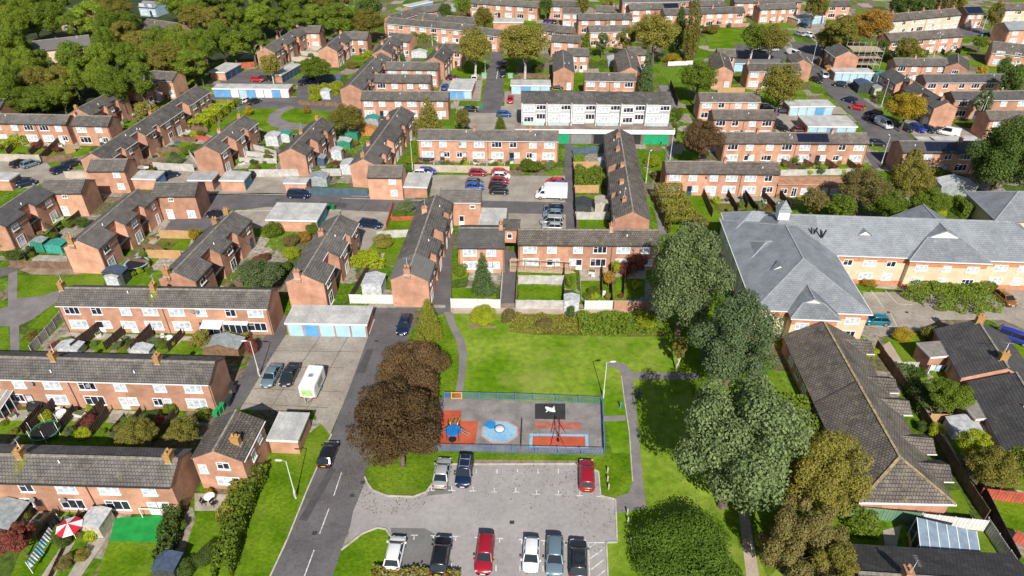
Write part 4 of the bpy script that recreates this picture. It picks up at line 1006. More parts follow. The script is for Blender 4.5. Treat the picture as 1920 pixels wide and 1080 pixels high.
# ================================================================ the ground
GRASS = mat('grass', (.07, .15, .004), 1, 0, .25, (.138, .222, .012), spec=.05, world=True, detail=8, fine=.26, bump=.4, dry=(.165, .205, .03))
GRASS_L = mat('grass_light', (.098, .20, .006), 1, 0, .12, (.215, .295, .035), spec=.05, world=True, detail=9, fine=.24, bump=.3, dry=(.26, .29, .065))
GARDEN = mat('garden_ground', (.085, .145, .02), 1, 0, .2, (.25, .22, .13), spec=.05, world=True, detail=10, fine=.3)
ROUGH = mat('rough_grass', (.08, .10, .015), 1, 0, .4, (.17, .16, .04), spec=.05, world=True, detail=9, fine=.3)
ASPH = mat('asphalt', (.102, .093, .097), .95, 0, .3, (.138, .128, .132), world=True, detail=8, fine=.14, crack=.3, spots=.2)
ASPHP = mat('asphalt_path', (.175, .16, .16), .95, 0, .5, (.225, .207, .203), world=True, detail=8, fine=.12)
CARP = mat('asphalt_car_park', (.298, .278, .274), .95, 0, .2, (.355, .335, .328), world=True, detail=9, fine=.1, crack=.2, spots=.22)
ASPHD = mat('asphalt_patch', (.15, .148, .145), .95, 0, .4, (.18, .176, .172), world=True, detail=7, fine=.1)
CONC = mat('concrete', (.26, .228, .188), .95, 0, .3, (.355, .318, .27), world=True, detail=9, fine=.14, crack=.3, spots=.35)
PAVE = mat('paving', (.30, .26, .21), .95, 0, .9, (.42, .38, .32), world=True, detail=6, fine=.15)
EARTH = mat('earth', (.22, .15, .10), 1, 0, .5, (.32, .25, .18), world=True, detail=8, fine=.25)
KERB = mat('kerb', (.45, .42, .37), .9, .2, 1, world=True); PAINTW = mat('road_paint', (.6, .6, .58), .8, .35, 5, world=True)
JOINT = mat('slab_joint', (.13, .11, .08), 1, .3, 1, world=True)
def plots_mat():
    m = bpy.data.materials.new('garden_plots'); m.use_nodes = True; t = m.node_tree; b = t.nodes['Principled BSDF']; b.inputs['Roughness'].default_value = 1; b.inputs['Specular IOR Level'].default_value = .05
    g = t.nodes.new('ShaderNodeNewGeometry'); mp = t.nodes.new('ShaderNodeMapping'); mp.inputs['Rotation'].default_value = (0, 0, R(4)); mp.inputs['Scale'].default_value = (.22, .17, .2)
    t.links.new(g.outputs['Position'], mp.inputs[0])
    vo = t.nodes.new('ShaderNodeTexVoronoi'); vo.distance = 'CHEBYCHEV'; vo.inputs['Scale'].default_value = 1; vo.inputs['Randomness'].default_value = .8; t.links.new(mp.outputs[0], vo.inputs['Vector'])
    se = t.nodes.new('ShaderNodeSeparateColor'); t.links.new(vo.outputs['Color'], se.inputs[0])
    cr = t.nodes.new('ShaderNodeValToRGB'); cr.color_ramp.interpolation = 'CONSTANT'; e = cr.color_ramp.elements
    cols = [(0, (.085, .16, .01)), (.28, (.12, .20, .02)), (.48, (.13, .125, .06)), (.6, (.27, .24, .19)), (.74, (.18, .15, .10)), (.84, (.07, .11, .02)), (.93, (.34, .30, .25))]
    e[0].color = (*cols[0][1], 1); e[1].position = cols[1][0]; e[1].color = (*cols[1][1], 1)
    for p_, c_ in cols[2:]: q = e.new(p_); q.color = (*c_, 1)
    t.links.new(se.outputs[0], cr.inputs[0])
    n = t.nodes.new('ShaderNodeTexNoise'); n.inputs['Scale'].default_value = 1.6; n.inputs['Detail'].default_value = 8; t.links.new(g.outputs['Position'], n.inputs['Vector'])
    mr = t.nodes.new('ShaderNodeMapRange'); mr.inputs[1].default_value = .3; mr.inputs[2].default_value = .7; mr.inputs[3].default_value = .5; mr.inputs[4].default_value = 1.45; t.links.new(n.outputs[0], mr.inputs[0])
    sc = t.nodes.new('ShaderNodeVectorMath'); sc.operation = 'SCALE'; t.links.new(cr.outputs[0], sc.inputs[0]); t.links.new(mr.outputs[0], sc.inputs['Scale']); t.links.new(sc.outputs[0], b.inputs['Base Color'])
    return m
GARDEN = plots_mat()
g = MB(); g.poly([(-900, -60, 0), (900, -60, 0), (900, 1500, 0), (-900, 1500, 0)]); o = g.build('ground', GARDEN); o['kind'] = 'structure'

LAWNS = [
 [(470, 1085), (512, 1085), (576, 920), (620, 812), (604, 793), (560, 828), (498, 858), (440, 960), (400, 1085)],
 [(843, 588), (1200, 588), (1290, 600), (1330, 700), (1400, 960), (1470, 1085), (1120, 1085), (1160, 940), (1150, 860), (1128, 760), (835, 745), (818, 700)],
 [(690, 880), (830, 690), (826, 640), (812, 620), (842, 600), (872, 640), (872, 690), (862, 746), (825, 750), (812, 856)],
 [(690, 880), (688, 905), (698, 918), (725, 929), (775, 931), (798, 922), (811, 906), (818, 874), (880, 868), (1085, 869), (1090, 880), (1122, 884), (1128, 928), (1150, 940), (1186, 910), (1180, 850), (800, 843)],
 [(622, 1085), (640, 1032), (680, 1002), (708, 991), (724, 994), (732, 1008), (714, 1085)],
 [(430, 200), (500, 194), (640, 202), (645, 232), (618, 246), (540, 252), (500, 246), (470, 232), (430, 250), (395, 245)],
 [(1235, 370), (1325, 358), (1345, 405), (1345, 470), (1410, 600), (1470, 740), (1560, 950), (1440, 1085), (1240, 600)],
 [(1325, 375), (1500, 368), (1400, 405), (1345, 408)],
 [(20, 515), (105, 518), (200, 512), (195, 535), (110, 545), (105, 575), (35, 572)], [(-5, 615), (16, 612), (20, 660), (-5, 662)], [(35, 640), (105, 560), (125, 600), (60, 662), (38, 662)], [(-5, 560), (14, 575), (-5, 580)],
 [(1320, 58), (1400, 52), (1395, 90), (1330, 92)], [(848, 122), (905, 112), (906, 142), (848, 142)], [(945, 110), (962, 130), (958, 170), (944, 172)], [(1490, 70), (1525, 85), (1500, 95)],
 [(330, 128), (372, 122), (392, 155), (350, 160)], [(1650, 115), (1668, 118), (1660, 132), (1648, 130)], [(1210, 265), (1260, 262), (1262, 275), (1210, 275)], [(1225, 285), (1262, 280), (1260, 320), (1215, 320)],
 [(1075, 130), (1095, 130), (1095, 160), (1078, 160)], [(1108, 116), (1140, 118), (1140, 126), (1104, 126)], [(1495, 305), (1560, 305), (1560, 320), (1500, 320)], [(1900, 620), (1925, 650), (1925, 690), (1895, 660)],
 # gardens
 [(130, 640), (172, 620), (140, 662), (90, 662)], [(192, 637), (222, 637), (205, 662), (175, 662)], [(228, 640), (262, 640), (250, 664), (215, 664)], [(345, 640), (372, 640), (365, 665), (340, 665)],
 [(65, 772), (90, 775), (45, 820), (25, 815)], [(2, 785), (30, 780), (15, 810), (-5, 815)], [(108, 782), (160, 784), (145, 815), (88, 815)], [(200, 790), (228, 788), (210, 815), (182, 815)],
 [(90, 970), (150, 968), (100, 1085), (20, 1085), (50, 1000)], [(128, 985), (148, 975), (110, 1085), (70, 1085)], [(205, 1010), (310, 1005), (280, 1085), (180, 1085)], [(370, 960), (430, 958), (405, 1085), (330, 1085)],
 [(105, 490), (130, 485), (210, 435), (200, 420), (160, 440)], [(300, 445), (360, 446), (350, 470), (295, 468)], [(135, 455), (145, 440), (190, 440), (180, 452)], [(240, 495), (280, 520), (250, 538), (235, 530)], [(285, 512), (325, 500), (322, 540), (270, 535)],
 [(732, 395), (790, 390), (785, 428), (728, 430)], [(660, 470), (760, 440), (750, 500), (660, 495)], [(848, 540), (930, 540), (930, 560), (848, 560)], [(848, 490), (880, 485), (878, 520), (848, 525)], [(975, 535), (1055, 535), (1055, 562), (972, 562)], [(975, 512), (1055, 512), (1055, 520), (975, 520)], [(1090, 515), (1148, 512), (1148, 562), (1090, 562)], [(1150, 520), (1200, 515), (1200, 560), (1150, 562)], [(1058, 512), (1080, 512), (1080, 545), (1058, 540)],
 [(1080, 365), (1138, 365), (1138, 375), (1080, 375)], [(1080, 415), (1140, 415), (1140, 430), (1080, 430)], [(480, 296), (530, 294), (530, 310), (480, 312)], [(530, 335), (640, 330), (640, 300), (620, 300)], [(225, 235), (255, 225), (250, 240), (225, 245)], [(0, 270), (70, 255), (50, 290), (0, 288)], [(75, 305), (130, 302), (125, 318), (80, 318)], [(120, 285), (170, 275), (165, 290), (110, 300)],
 [(785, 290), (850, 298), (840, 306), (785, 305)], [(1545, 960), (1655, 1000), (1650, 1035), (1560, 1030)], [(1655, 635), (1735, 630), (1735, 675), (1690, 680), (1665, 665)], [(1680, 685), (1730, 690), (1740, 715), (1700, 720)], [(1735, 975), (1850, 985), (1880, 1060), (1860, 1085), (1800, 1060)], [(1855, 935), (1925, 940), (1925, 1000), (1880, 990)], [(1780, 920), (1800, 918), (1825, 965), (1765, 960)],
]
for i, l in enumerate(LAWNS): sheet('lawn', l, GRASS_L if i in (1,) else GRASS, .012 + .0006 * (i % 12))
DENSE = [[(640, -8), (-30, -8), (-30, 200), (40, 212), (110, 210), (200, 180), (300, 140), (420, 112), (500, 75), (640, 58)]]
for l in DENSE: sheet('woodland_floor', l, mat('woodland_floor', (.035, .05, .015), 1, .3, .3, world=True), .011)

ROADS = [
 [(503, 1090), (540, 1010), (576, 920), (622, 815), (660, 715), (692, 627), (702, 578), (780, 576), (775, 615), (738, 690), (705, 790), (686, 880), (684, 905), (655, 990), (640, 1032), (620, 1090)],
 [(525, 592), (542, 592), (536, 628), (498, 685), (452, 762), (432, 775), (420, 765), (462, 690), (490, 640)],
 [(395, 362), (500, 362), (760, 372), (840, 375), (1078, 380), (1080, 402), (955, 400), (740, 398), (640, 394), (620, 390), (500, 388), (420, 395), (395, 425), (352, 445), (300, 445), (330, 398), (372, 378)],
 [(1058, 262), (1074, 262), (1078, 330), (1085, 432), (1061, 432)],
 [(922, 95), (945, 95), (943, 190), (936, 212), (895, 212), (905, 185)], [(946, 470), (972, 470), (968, 578), (938, 578)], [(805, 440), (848, 440), (845, 590), (800, 585)],
 [(372, 200), (385, 178), (600, 186), (690, 205), (690, 215), (560, 203), (470, 203), (400, 215)], [(600, 130), (560, 148), (555, 185), (600, 190), (690, 200), (640, 175), (620, 150)], [(440, 142), (560, 148), (558, 156), (445, 158)], [(390, 138), (445, 136), (500, 128), (490, 150), (420, 158)],
 [(1500, 105), (1545, 118), (1572, 140), (1600, 172), (1660, 215), (1715, 262), (1770, 300), (1700, 305), (1640, 268), (1600, 220), (1560, 182), (1530, 150), (1505, 125)], [(1480, 78), (1560, 84), (1620, 105), (1560, 118), (1500, 108)], [(1378, 82), (1470, 88), (1480, 112), (1378, 112)], [(1620, 285), (1670, 285), (1660, 310), (1640, 318)],
 [(1720, 28), (1880, 62), (1860, 72), (1700, 60)], [(240, 165), (300, 142), (345, 120), (352, 126), (310, 150), (260, 170)], [(20, 500), (60, 497), (1, 520), (-10, 505)],
]
for i, l in enumerate(ROADS): sheet('road', l, ASPH, .024 + .0008 * i)
FORE = [
 [(536, 628), (692, 628), (660, 715), (640, 765), (619, 815), (600, 792), (585, 770), (450, 768), (500, 685)],
 [(810, 328), (1068, 330), (1072, 380), (806, 376)], [(953, 400), (1063, 402), (1062, 432), (953, 432)], [(640, 392), (740, 396), (720, 430), (690, 470), (668, 470), (640, 410)], [(440, 396), (500, 388), (640, 394), (620, 425), (480, 428), (455, 400)],
 [(-10, 292), (80, 296), (100, 320), (170, 318), (240, 330), (330, 325), (345, 340), (320, 352), (240, 350), (200, 372), (150, 340), (60, 345), (-10, 345)], [(330, 322), (420, 318), (540, 325), (580, 340), (575, 366), (390, 365), (395, 345), (345, 345)],
 [(880, 200), (975, 198), (978, 245), (890, 242), (862, 235)], [(830, 148), (905, 150), (900, 190), (838, 188)], [(946, 172), (980, 168), (978, 215), (946, 205)], [(1450, 213), (1520, 213), (1514, 255), (1455, 252)], [(1560, 137), (1650, 138), (1648, 158), (1575, 155)], [(1478, 200), (1575, 200), (1590, 214), (1480, 214)], [(1690, 232), (1835, 242), (1838, 262), (1720, 262)], [(1500, 38), (1550, 30), (1545, 65), (1495, 68)],
 [(1618, 548), (1690, 548), (1810, 545), (1925, 520), (1925, 620), (1880, 600), (1760, 600), (1735, 618), (1650, 632), (1622, 620)], [(1810, 510), (1925, 505), (1925, 560), (1870, 545)],
]
for i, l in enumerate(FORE): sheet('forecourt', l, CONC, .022 + .0006 * i)
sheet('car_park', [(685, 903), (698, 920), (725, 931), (775, 933), (800, 924), (813, 906), (818, 876), (880, 870), (1086, 871), (1122, 886), (1127, 930), (1155, 936), (1157, 1017), (1137, 1018), (1140, 1092), (712, 1092), (733, 1008), (724, 992), (708, 989), (680, 1000), (652, 1012), (662, 960)], CARP, .03)
sheet('car_park_patch', [(732, 990), (797, 991), (820, 1004), (850, 1060), (790, 1066), (722, 1062), (735, 1008)], ASPHD, .036)
sheet('car_park_patch', [(812, 908), (845, 912), (848, 925), (800, 930)], ASPHD, .0365)
PATHS = [
 [(1138, 681), (1160, 680), (1174, 684), (1185, 698), (1310, 700), (1310, 712), (1187, 711), (1190, 745), (1197, 810), (1206, 905), (1212, 953), (1157, 963), (1155, 932), (1178, 925), (1186, 903), (1180, 812), (1170, 745), (1165, 705), (1158, 690), (1138, 687)],
 [(1129, 780), (1172, 779), (1173, 789), (1131, 791)], [(832, 585), (848, 585), (856, 612), (872, 640), (876, 665), (873, 700), (866, 747), (852, 747), (860, 700), (861, 665), (856, 640), (842, 612)],
 [(16, 498), (33, 500), (32, 560), (80, 555), (110, 545), (112, 562), (60, 600), (36, 610), (37, 664), (20, 664), (18, 612), (-8, 612), (-8, 582), (15, 575)],
 [(500, 228), (505, 215), (520, 205), (545, 198), (552, 202), (530, 212), (526, 222), (545, 230), (580, 234), (578, 240), (530, 246), (520, 250), (523, 240), (508, 236)],
 [(1225, 320), (1240, 330), (1252, 440), (1236, 440), (1222, 350)], [(1235, 160), (1256, 160), (1275, 210), (1262, 300), (1248, 300), (1255, 215)],
]
for i, l in enumerate(PATHS): sheet('path', l, ASPHP, .034 + .0006 * i)
for i, l in enumerate([[(845, 576), (945, 577), (1205, 581), (1205, 590), (845, 588)], [(1652, 650), (1668, 640), (1760, 790), (1840, 945), (1838, 966), (1790, 880), (1720, 770)], [(1385, 960), (1402, 955), (1425, 1088), (1400, 1088)]]): sheet('footpath', l, mat('gravel_path', (.36, .29, .22), 1, 0, .5, (.45, .37, .3), world=True, detail=8, fine=.15), .03 + .0007 * i)
PATIOS = [
 [(210, 628), (262, 632), (258, 640), (205, 638)], [(300, 628), (360, 632), (345, 648), (295, 645)], [(30, 770), (62, 768), (55, 785), (25, 786)], [(112, 770), (190, 768), (185, 786), (105, 782)], [(205, 768), (260, 772), (250, 788), (205, 788)], [(180, 960), (230, 965), (215, 985), (170, 985)], [(365, 925), (440, 928), (436, 958), (365, 958)], [(60, 478), (125, 480), (128, 500), (60, 496)], [(690, 480), (722, 474), (712, 500), (688, 496)], [(1655, 995), (1690, 985), (1680, 1030), (1660, 1030)], [(1660, 525), (1720, 530), (1700, 545), (1640, 540)], [(1085, 485), (1120, 485), (1118, 560), (1090, 562)] , [(20, 265), (60, 262), (40, 275), (15, 275)], [(170, 1010), (200, 1010), (150, 1085), (125, 1085)], [(148, 975), (160, 985), (100, 1085), (75, 1085)]]
for i, l in enumerate(PATIOS): sheet('patio', l, PAVE, .028 + .0006 * i)
sheet('artificial_turf', [(215, 972), (322, 965), (308, 1017), (206, 1015)], mat('turf_green', (.012, .26, .05), .9, .15, 1, world=True), .04)
for l in ([(700, 570), (835, 572), (835, 578), (700, 576)],): sheet('pavement', l, CONC, .045)
for pts in ([(497, 688), (645, 690)], [(516, 658), (668, 660)], [(462, 728), (640, 735)], [(600, 632), (505, 768)], [(652, 632), (575, 768)], [(455, 757), (615, 765)]):
    strip('slab_joint', pts, .09, JOINT, .04)
for a, b in (((641, 885), (626, 930)), ((617, 954), (599.5, 1001)), ((589, 1032), (569, 1086))): strip('road_marking', [a, b], .11, PAINTW, .056)
strip('road_marking', [(934, 130), (931, 148)], .2, PAINTW, .056)
for x, y in ((777, 1004), (813, 1005), (855, 1006), (897, 1008), (937, 1010), (979, 1012), (1020, 1014), (1062, 1016)):
    strip('bay_marking', [(x - 6, y), (x + 6, y)], .12, PAINTW, .05); strip('bay_marking', [(x, y + 1), (x - 1, y + 8)], .12, PAINTW, .053)
for x, y in ((809, 920), (847, 920), (887, 921), (927, 923), (967, 923), (1006, 927), (1047, 928), (1087, 930), (1124, 931)):
    strip('bay_marking', [(x - 6, y), (x + 6, y)], .12, PAINTW, .05); strip('bay_marking', [(x, y - 1), (x, y - 8)], .12, PAINTW, .053)
for x, y in ((893, 883), (932, 884), (970, 884), (1009, 884), (1047, 884)): strip('bay_marking', [(x, y - 4), (x, y + 4)], .12, PAINTW, .05)
for x, y in ((847, 1062), (975, 1066), (1018, 1067), (930, 1066)): strip('bay_marking', [(x, y - 5), (x, y + 5)], .12, PAINTW, .05)
for a, b in (((1098, 1018), (1134, 1018)), ((1103, 1018), (1106, 1088)), ((1106, 1026), (1117, 1019)), ((1107, 1047), (1130, 1031)), ((1109, 1068), (1133, 1049)), ((1112, 1088), (1134, 1070))): strip('hatch_marking', [a, b], .11, PAINTW, .05)
for a, b in (((1633, 545), (1657, 578)), ((1660, 545), (1682, 570)), ((1682, 570), (1710, 572)), ((1625, 612), (1690, 613)), ((1668, 585), (1684, 617))): strip('bay_marking', [a, b], .1, mat('old_paint', (.6, .56, .48), .8, .2, 2, world=True), .05)
for pts in ([(503, 1090), (540, 1010), (576, 920), (622, 815)], [(684, 895), (688, 905), (698, 919), (725, 930), (775, 932), (799, 923), (812, 906), (817, 876)], [(640, 1032), (680, 1001), (708, 990), (724, 993), (733, 1008), (713, 1090)], [(820, 871), (1086, 870), (1122, 885), (1126, 930), (1154, 937), (1157, 1017), (1137, 1018), (1140, 1090)], [(692, 627), (702, 600)]):
    strip('kerb', pts, .16, KERB, .02, .12)
for pts in ([(395, 363), (575, 366)], [(640, 372), (830, 377)], [(440, 396), (640, 394)], [(1165, 705), (1170, 745), (1180, 812), (1186, 902)]): strip('kerb', pts, .12, KERB, .02, .06)
for a, b in (((380, 366), (374, 385)), ((640, 372), (628, 393)), ((690, 376), (672, 396)), ((730, 380), (722, 396))): strip('road_seam', [a, b], .12, mat('seam', (.06, .055, .06), 1, 0), .058)
# play surfaces
sheet('play_surface', [(824, 746), (1128, 758), (1132, 852), (815, 845)], mat('play_tarmac', (.18, .165, .16), .95, 0, .5, (.27, .25, .24), world=True, detail=8, fine=.12, spots=.3), .04)
OR = mat('soft_orange', (.40, .075, .035), .9, 0, .4, (.48, .105, .05), world=True, fine=.1); LB = mat('soft_blue', (.20, .40, .56), .9, 0, .4, (.28, .49, .63), world=True, fine=.08)
sheet('soft_mat', [(828, 770), (865, 770), (865, 790), (897, 790), (891, 834), (818, 833)], OR, .05)
c = P(937, 810); sheet('soft_mat', [(c.x + 2.5 * math.cos(R(22.5 + 45 * q)), c.y + 2.05 * math.sin(R(22.5 + 45 * q))) for q in range(8)], mat('soft_pink', (.5, .3, .26), .9, .1, 1, world=True), .05, px=False)
sheet('soft_mat', [(c.x + 2.25 * math.cos(R(22.5 + 45 * q)), c.y + 1.82 * math.sin(R(22.5 + 45 * q))) for q in range(8)], LB, .056, px=False)
sheet('soft_mat', [(906, 798), (919, 787), (929, 792), (929, 803), (919, 805)], mat('soft_deep_blue', (.02, .22, .5), .9, .1, 1, world=True), .062)
sheet('soft_mat', [(1003, 757), (1060, 757), (1060, 787), (1003, 786)], mat('soft_black', (.035, .035, .036), .95, .15, 1, world=True), .05)
sheet('soft_mat', [(1003, 790), (1088, 792), (1090, 806), (1003, 804)], mat('soft_brick', (.33, .10, .07), .95, .2, 1.5, (.4, .16, .12), world=True), .05)
sheet('soft_mat', [(993, 813), (1103, 815), (1103, 842), (992, 840)], LB, .05); sheet('soft_mat', [(999, 818), (1097, 819), (1098, 839), (998, 837)], OR, .057)
for pts, m in (([(1100, 850), (1110, 830)], 0),): pass
# bare strips and beds
for i, l in enumerate([[(845, 568), (1205, 572), (1205, 578), (845, 576)], [(880, 862), (1085, 864), (1088, 871), (880, 869)], [(20, 500), (180, 505), (150, 515), (60, 515)], [(960, 622), (1080, 618), (1230, 615), (1260, 630), (1200, 632), (1000, 628)], [(880, 606), (930, 612), (930, 616), (880, 614)]]): sheet('earth', l, EARTH if i != 3 else ROUGH, .032 + .0007 * i)
for u, v in ((1666, 586), (1700, 586), (680, 905), (660, 930), (590, 1000), (612, 875), (652, 800), (706, 640), (1020, 385), (520, 375), (780, 380), (905, 175), (1600, 200), (1680, 255), (960, 980), (1090, 905)):
    p = P(u, v); sheet('drain_cover', [(p.x - .25, p.y - .22), (p.x + .25, p.y - .22), (p.x + .25, p.y + .22), (p.x - .25, p.y + .22)], mat('iron_cover', (.05, .045, .045), .7, .3, 9, world=True), .062, px=False)
for pts in ([(560, 975), (575, 978), (630, 880), (618, 876)], [(668, 700), (684, 700), (700, 655), (688, 655)], [(905, 395), (940, 396), (938, 390), (906, 389)], [(600, 378), (650, 381), (648, 390), (598, 388)]): sheet('tarmac_patch', pts, mat('tarmac_patch', (.078, .072, .076), .95, .15, 1, world=True, detail=6), .054)
# ================================================================ the terraces
def H(label, r, **k): return house('brick_terrace', label, r, **k)
N = [(.42, 1.9, 1.9)]
# front rows
H('lowest brick terrace in the picture, grey tiles, yellow lichen under one chimney', (-140, 849.5, 333, 862), w=5.0, chim=[(.383, 0, True), (.97, 0, True)], moss=[.385])
H('brick house with blank gable edge and two small windows behind the lowest terrace', (401, 845.5, 443, 771), w=5.7, roof='b', side=-1, blank=True, chim=[(.33, -1.6, True)], gwin=[(.5, 3.5, 1.5, 1.1, 2, True), (-2.0, 2.7, 1.0, 1.35, 2, False), (.0, .9, 1.7, 1.25, 2, False), (1.4, .08, 1.0, 2.1, 1, True)], fwin=[(.74, 3.3, 1.0, 1.3, 2, False), (.40, 2.6, 1.0, 1.3, 2, False)], cat='house', group=None)
H('brick terrace with a row of lean pots and dark bins at its gable', (-120, 667, 402, 680.5), w=5.0, chim=[(.427, 0, True), (.80, 0, True)])
H('brick terrace with white conservatory, third row up beside the garages', (118, 540.5, 508, 546), w=5.0, chim=[(.0, 0, True), (.44, 0, True)], moss=[.44])
# diagonal rows
H('brick row with notched roof behind the main blue garages', (568, 515, 637, 403), w=6.0, style='deep', unit=6.2, notches=[(.44, 1.8, 1.9), (.78, 1.2, 1.0)], chim=[(.0, .9, False), (.7, 1.3, False)], group='stepped brick rows')
H('brick row with paler front roof beside the passage to the playing field', (766, 511, 817, 366), w=5.9, front='p', style='deep', unit=6.2, notches=[(.33, 1.3, 1.2), (.62, 1.8, 1.8), (.86, 1.2, 1.2)], chim=[(.0, .2, False), (.8, 1.0, False)], group='stepped brick rows')
H('short brick wing with one small upper window by the pale garage roof', (826, 355, 902, 355.5), w=5.2, blank=True, fwin=[(.8, 3.7, 1.0, .7, 1, True), (.52, .05, 1.0, 2.1, 1, True)], cat='house', group=None)
H('brick terrace with timber decking behind the pale fences', (972, 431, 1233, 432.5), w=5.2, chim=[.665], roof='b')
H('brick pair of houses with a small front hip beside the dark fir', (861, 428, 946, 428.5), w=7.4, k=.42, roof='d', chim=[.92], cat='house', group=None)
H('long brick row seen end on with five chimney stacks along its roof', (1187, 397, 1161, 241.5), w=6.2, style='deep', unit=6, roof='b', side=1, notches=[(.3, 1.3, 1.2), (.62, 1.8, 2.0)], chim=[(.15, 1.2, False), (.36, 1.2, False), (.55, .6, False), (.75, 1.0, False), (.9, .6, False)], gwin=[(1.9, .1, 1.2, 1.2, 1, False)], group='stepped brick rows')
H('notched brick row whose blank gable stands over two green sheds', (145, 451, 259, 355), w=6.0, style='deep', unit=6.2, notches=[(.46, 1.9, 1.9), (.789, 1.4, 1.1)], chim=[(.0, 1.2, True)], group='stepped brick rows')
H('brick end house with recessed gable beside the street bend', (292, 343, 371, 342), w=5.6, blank=True, fwin=[(.42, 3.9, 1.0, .7, 2, True), (.3, .05, 1.3, 2.1, 2, False), (.8, .3, 1.5, 1.6, 2, False)], cat='house', group=None)
H('notched brick row at the photo edge above the wire fence', (-28, 410, 66, 348), w=6.0, style='deep', unit=6.2, notches=[(.61, 1.6, 1.3)], roof='d', group='stepped brick rows')
H('brick end house with a white garden canopy at its foot', (84, 337.5, 160, 337), w=5.6, blank=True, fwin=[(.58, 3.9, 1.0, .7, 2, True), (.45, .05, 1.3, 2.1, 2, False)], cat='house', group=None)
H('notched brick row beside the round white flowering shrub', (326, 510, 436, 397), w=6.0, style='deep', unit=6.2, notches=[(.45, 1.9, 1.9), (.755, 1.4, 1.1)], chim=[(.0, 1.3, True), (.86, 1.8, False), (.98, .9, True)], group='stepped brick rows')
H('notched brick row in front of the looping park path', (384, 274, 457, 217), w=6.0, style='deep', unit=6.2, notches=[(.42, 1.9, 1.9), (.75, 1.2, 1.1)], chim=[(.5, 1.2, False), (.95, .6, True)], group='stepped brick rows')
H('notched brick row with a white dish on the gable corner', (545, 278, 602, 220.5), w=6.0, style='deep', unit=6.2, notches=[(.42, 1.9, 1.9), (.75, 1.2, 1.1)], chim=[(.55, 1.5, False), (.95, .6, True)], group='stepped brick rows')
H('notched brick row running up to the conical garden tree', (681, 298, 752, 200), w=6.0, style='deep', unit=6.2, notches=[(.21, 1.3, 1.1), (.44, 1.8, 1.8), (.75, 1.2, 1)], chim=[(.05, .5, True), (.3, 1.4, False), (.8, 1.3, False)], group='stepped brick rows')
H('brick house with two windows stacked at one side beside the dark panel fence', (692, 310.5, 755, 311), w=5.2, blank=True, fwin=[(.72, 3.5, 1.4, 1.3, 2, False), (.74, .9, 1.4, 1.3, 2, False)], roof='b', cat='house', group=None)
H('brick house with two white windows beside the open pale garage', (171, 299.5, 239, 299), w=5.2, blank=True, fwin=[(.76, 3.5, 1.4, 1.3, 2, False), (.78, .9, 1.4, 1.3, 2, False)], cat='house', group=None)
H('longest notched brick row beside the hedge bank', (171, 288, 369, 161), w=6.0, style='deep', unit=6.2, notches=[(.172, 1.3, 1.0), (.371, 1.9, 1.9), (.507, 1.2, .8), (.802, 1.9, 1.9)], chim=[(.6, 1.0, False)], group='stepped brick rows')
H('notched brick row at the foot of the wood', (145, 204, 286, 133), w=6.0, style='deep', unit=6.2, notches=[(.213, 1.3, 1.0), (.37, 1.3, .9), (.602, 1.9, 1.9)], chim=[(.05, 1.5, True), (.55, 1.5, False), (.9, 1.6, False)], group='stepped brick rows')
H('brick end house with white patio door beside the wood', (286, 133, 332, 136), w=6.0, blank=True, fwin=[(.4, 3.8, 1.1, .8, 1, False), (.25, .05, 1.5, 2.1, 2, True), (.85, .5, 1.6, 2, 2, False)], cat='house', group=None)
H('brick terrace with curtained windows behind the clipped yellow hedge', (-40, 213, 131, 216.5), w=5.0)
H('detached looking brick house with four dark framed windows', (141, 217.5, 209, 218.5), w=5.2, unit=7.5, chim=[.02], cat='house', group=None)
H('dark roofed brick house end at the photo edge under the wood', (-40, 184, 10, 186), w=6, roof='d', cat='house', group=None)
H('stepped brick row with pink tinted roof beside the wood edge', (496, 89, 562, 49), w=6.0, style='deep', unit=6, notches=[(.35, 1.3, 1.4), (.7, 1.3, 1)], chim=[(.0, 1, False), (.45, 1, False), (.97, .5, False)], group='stepped brick rows')
H('brick end house half hidden by garden trees under the wood', (562, 48.5, 602, 49), w=6, cat='house', group=None)
H('stepped brick row beside the bright lime shrub', (613, 86, 645, 60), w=6.0, style='deep', unit=6, notches=[(.5, 1.5, 1.7)], chim=[(.9, .5, False)], group='stepped brick rows')
H('brick end house with white door behind the lime shrub', (646, 60, 691, 60.5), w=6, unit=7, cat='house', group=None)
H('short stepped brick row with a white dish on a mast', (715, 92, 736, 68), w=6.0, style='deep', unit=6, notches=[(.5, 1.5, 1.5)], chim=[(.5, 1.5, False)], group='stepped brick rows')
H('brick end house with tall side door behind the short stepped row', (737, 62, 774, 65), w=6, unit=7, cat='house', group=None)
H('brick house with low gable facing the terrace of four windows', (813, 107, 834, 82), w=6.0, style='deep', unit=6, chim=[(.6, 1, False)], cat='house', group=None)
H('brick end house beside the tall pale trunked tree', (834, 82, 869, 83), w=6, unit=7, cat='house', group=None)
H('brick row with many roof flashings and a plain gable by the white arch porch', (657, 158, 713, 99), w=6.0, style='deep', unit=6, notches=[(.3, 1.2, 1), (.55, 1.5, 1.2), (.8, 1.2, 1)], chim=[(.85, 0, False)], group='stepped brick rows')
H('brick terrace of four dark windows, topmost of three stacked rows', (725, 116.5, 822, 117.5), w=5.2, unit=8)
H('brick terrace in the middle of the three stacked rows', (704, 139.5, 808, 140.5), w=5.2, unit=8)
H('brick terrace facing the conical garden tree, lowest of three stacked rows', (679, 171.5, 841, 172.5), w=5.2, chim=[.66])
H('brick terrace facing the pale panel fence and the car yard', (785, 243, 1047, 246), w=5.2, chim=[.4, .8])
white_block()
H('brick terrace of dark windows standing behind the white shop block', (1096, 136.5, 1191, 138), w=5.2, unit=8)
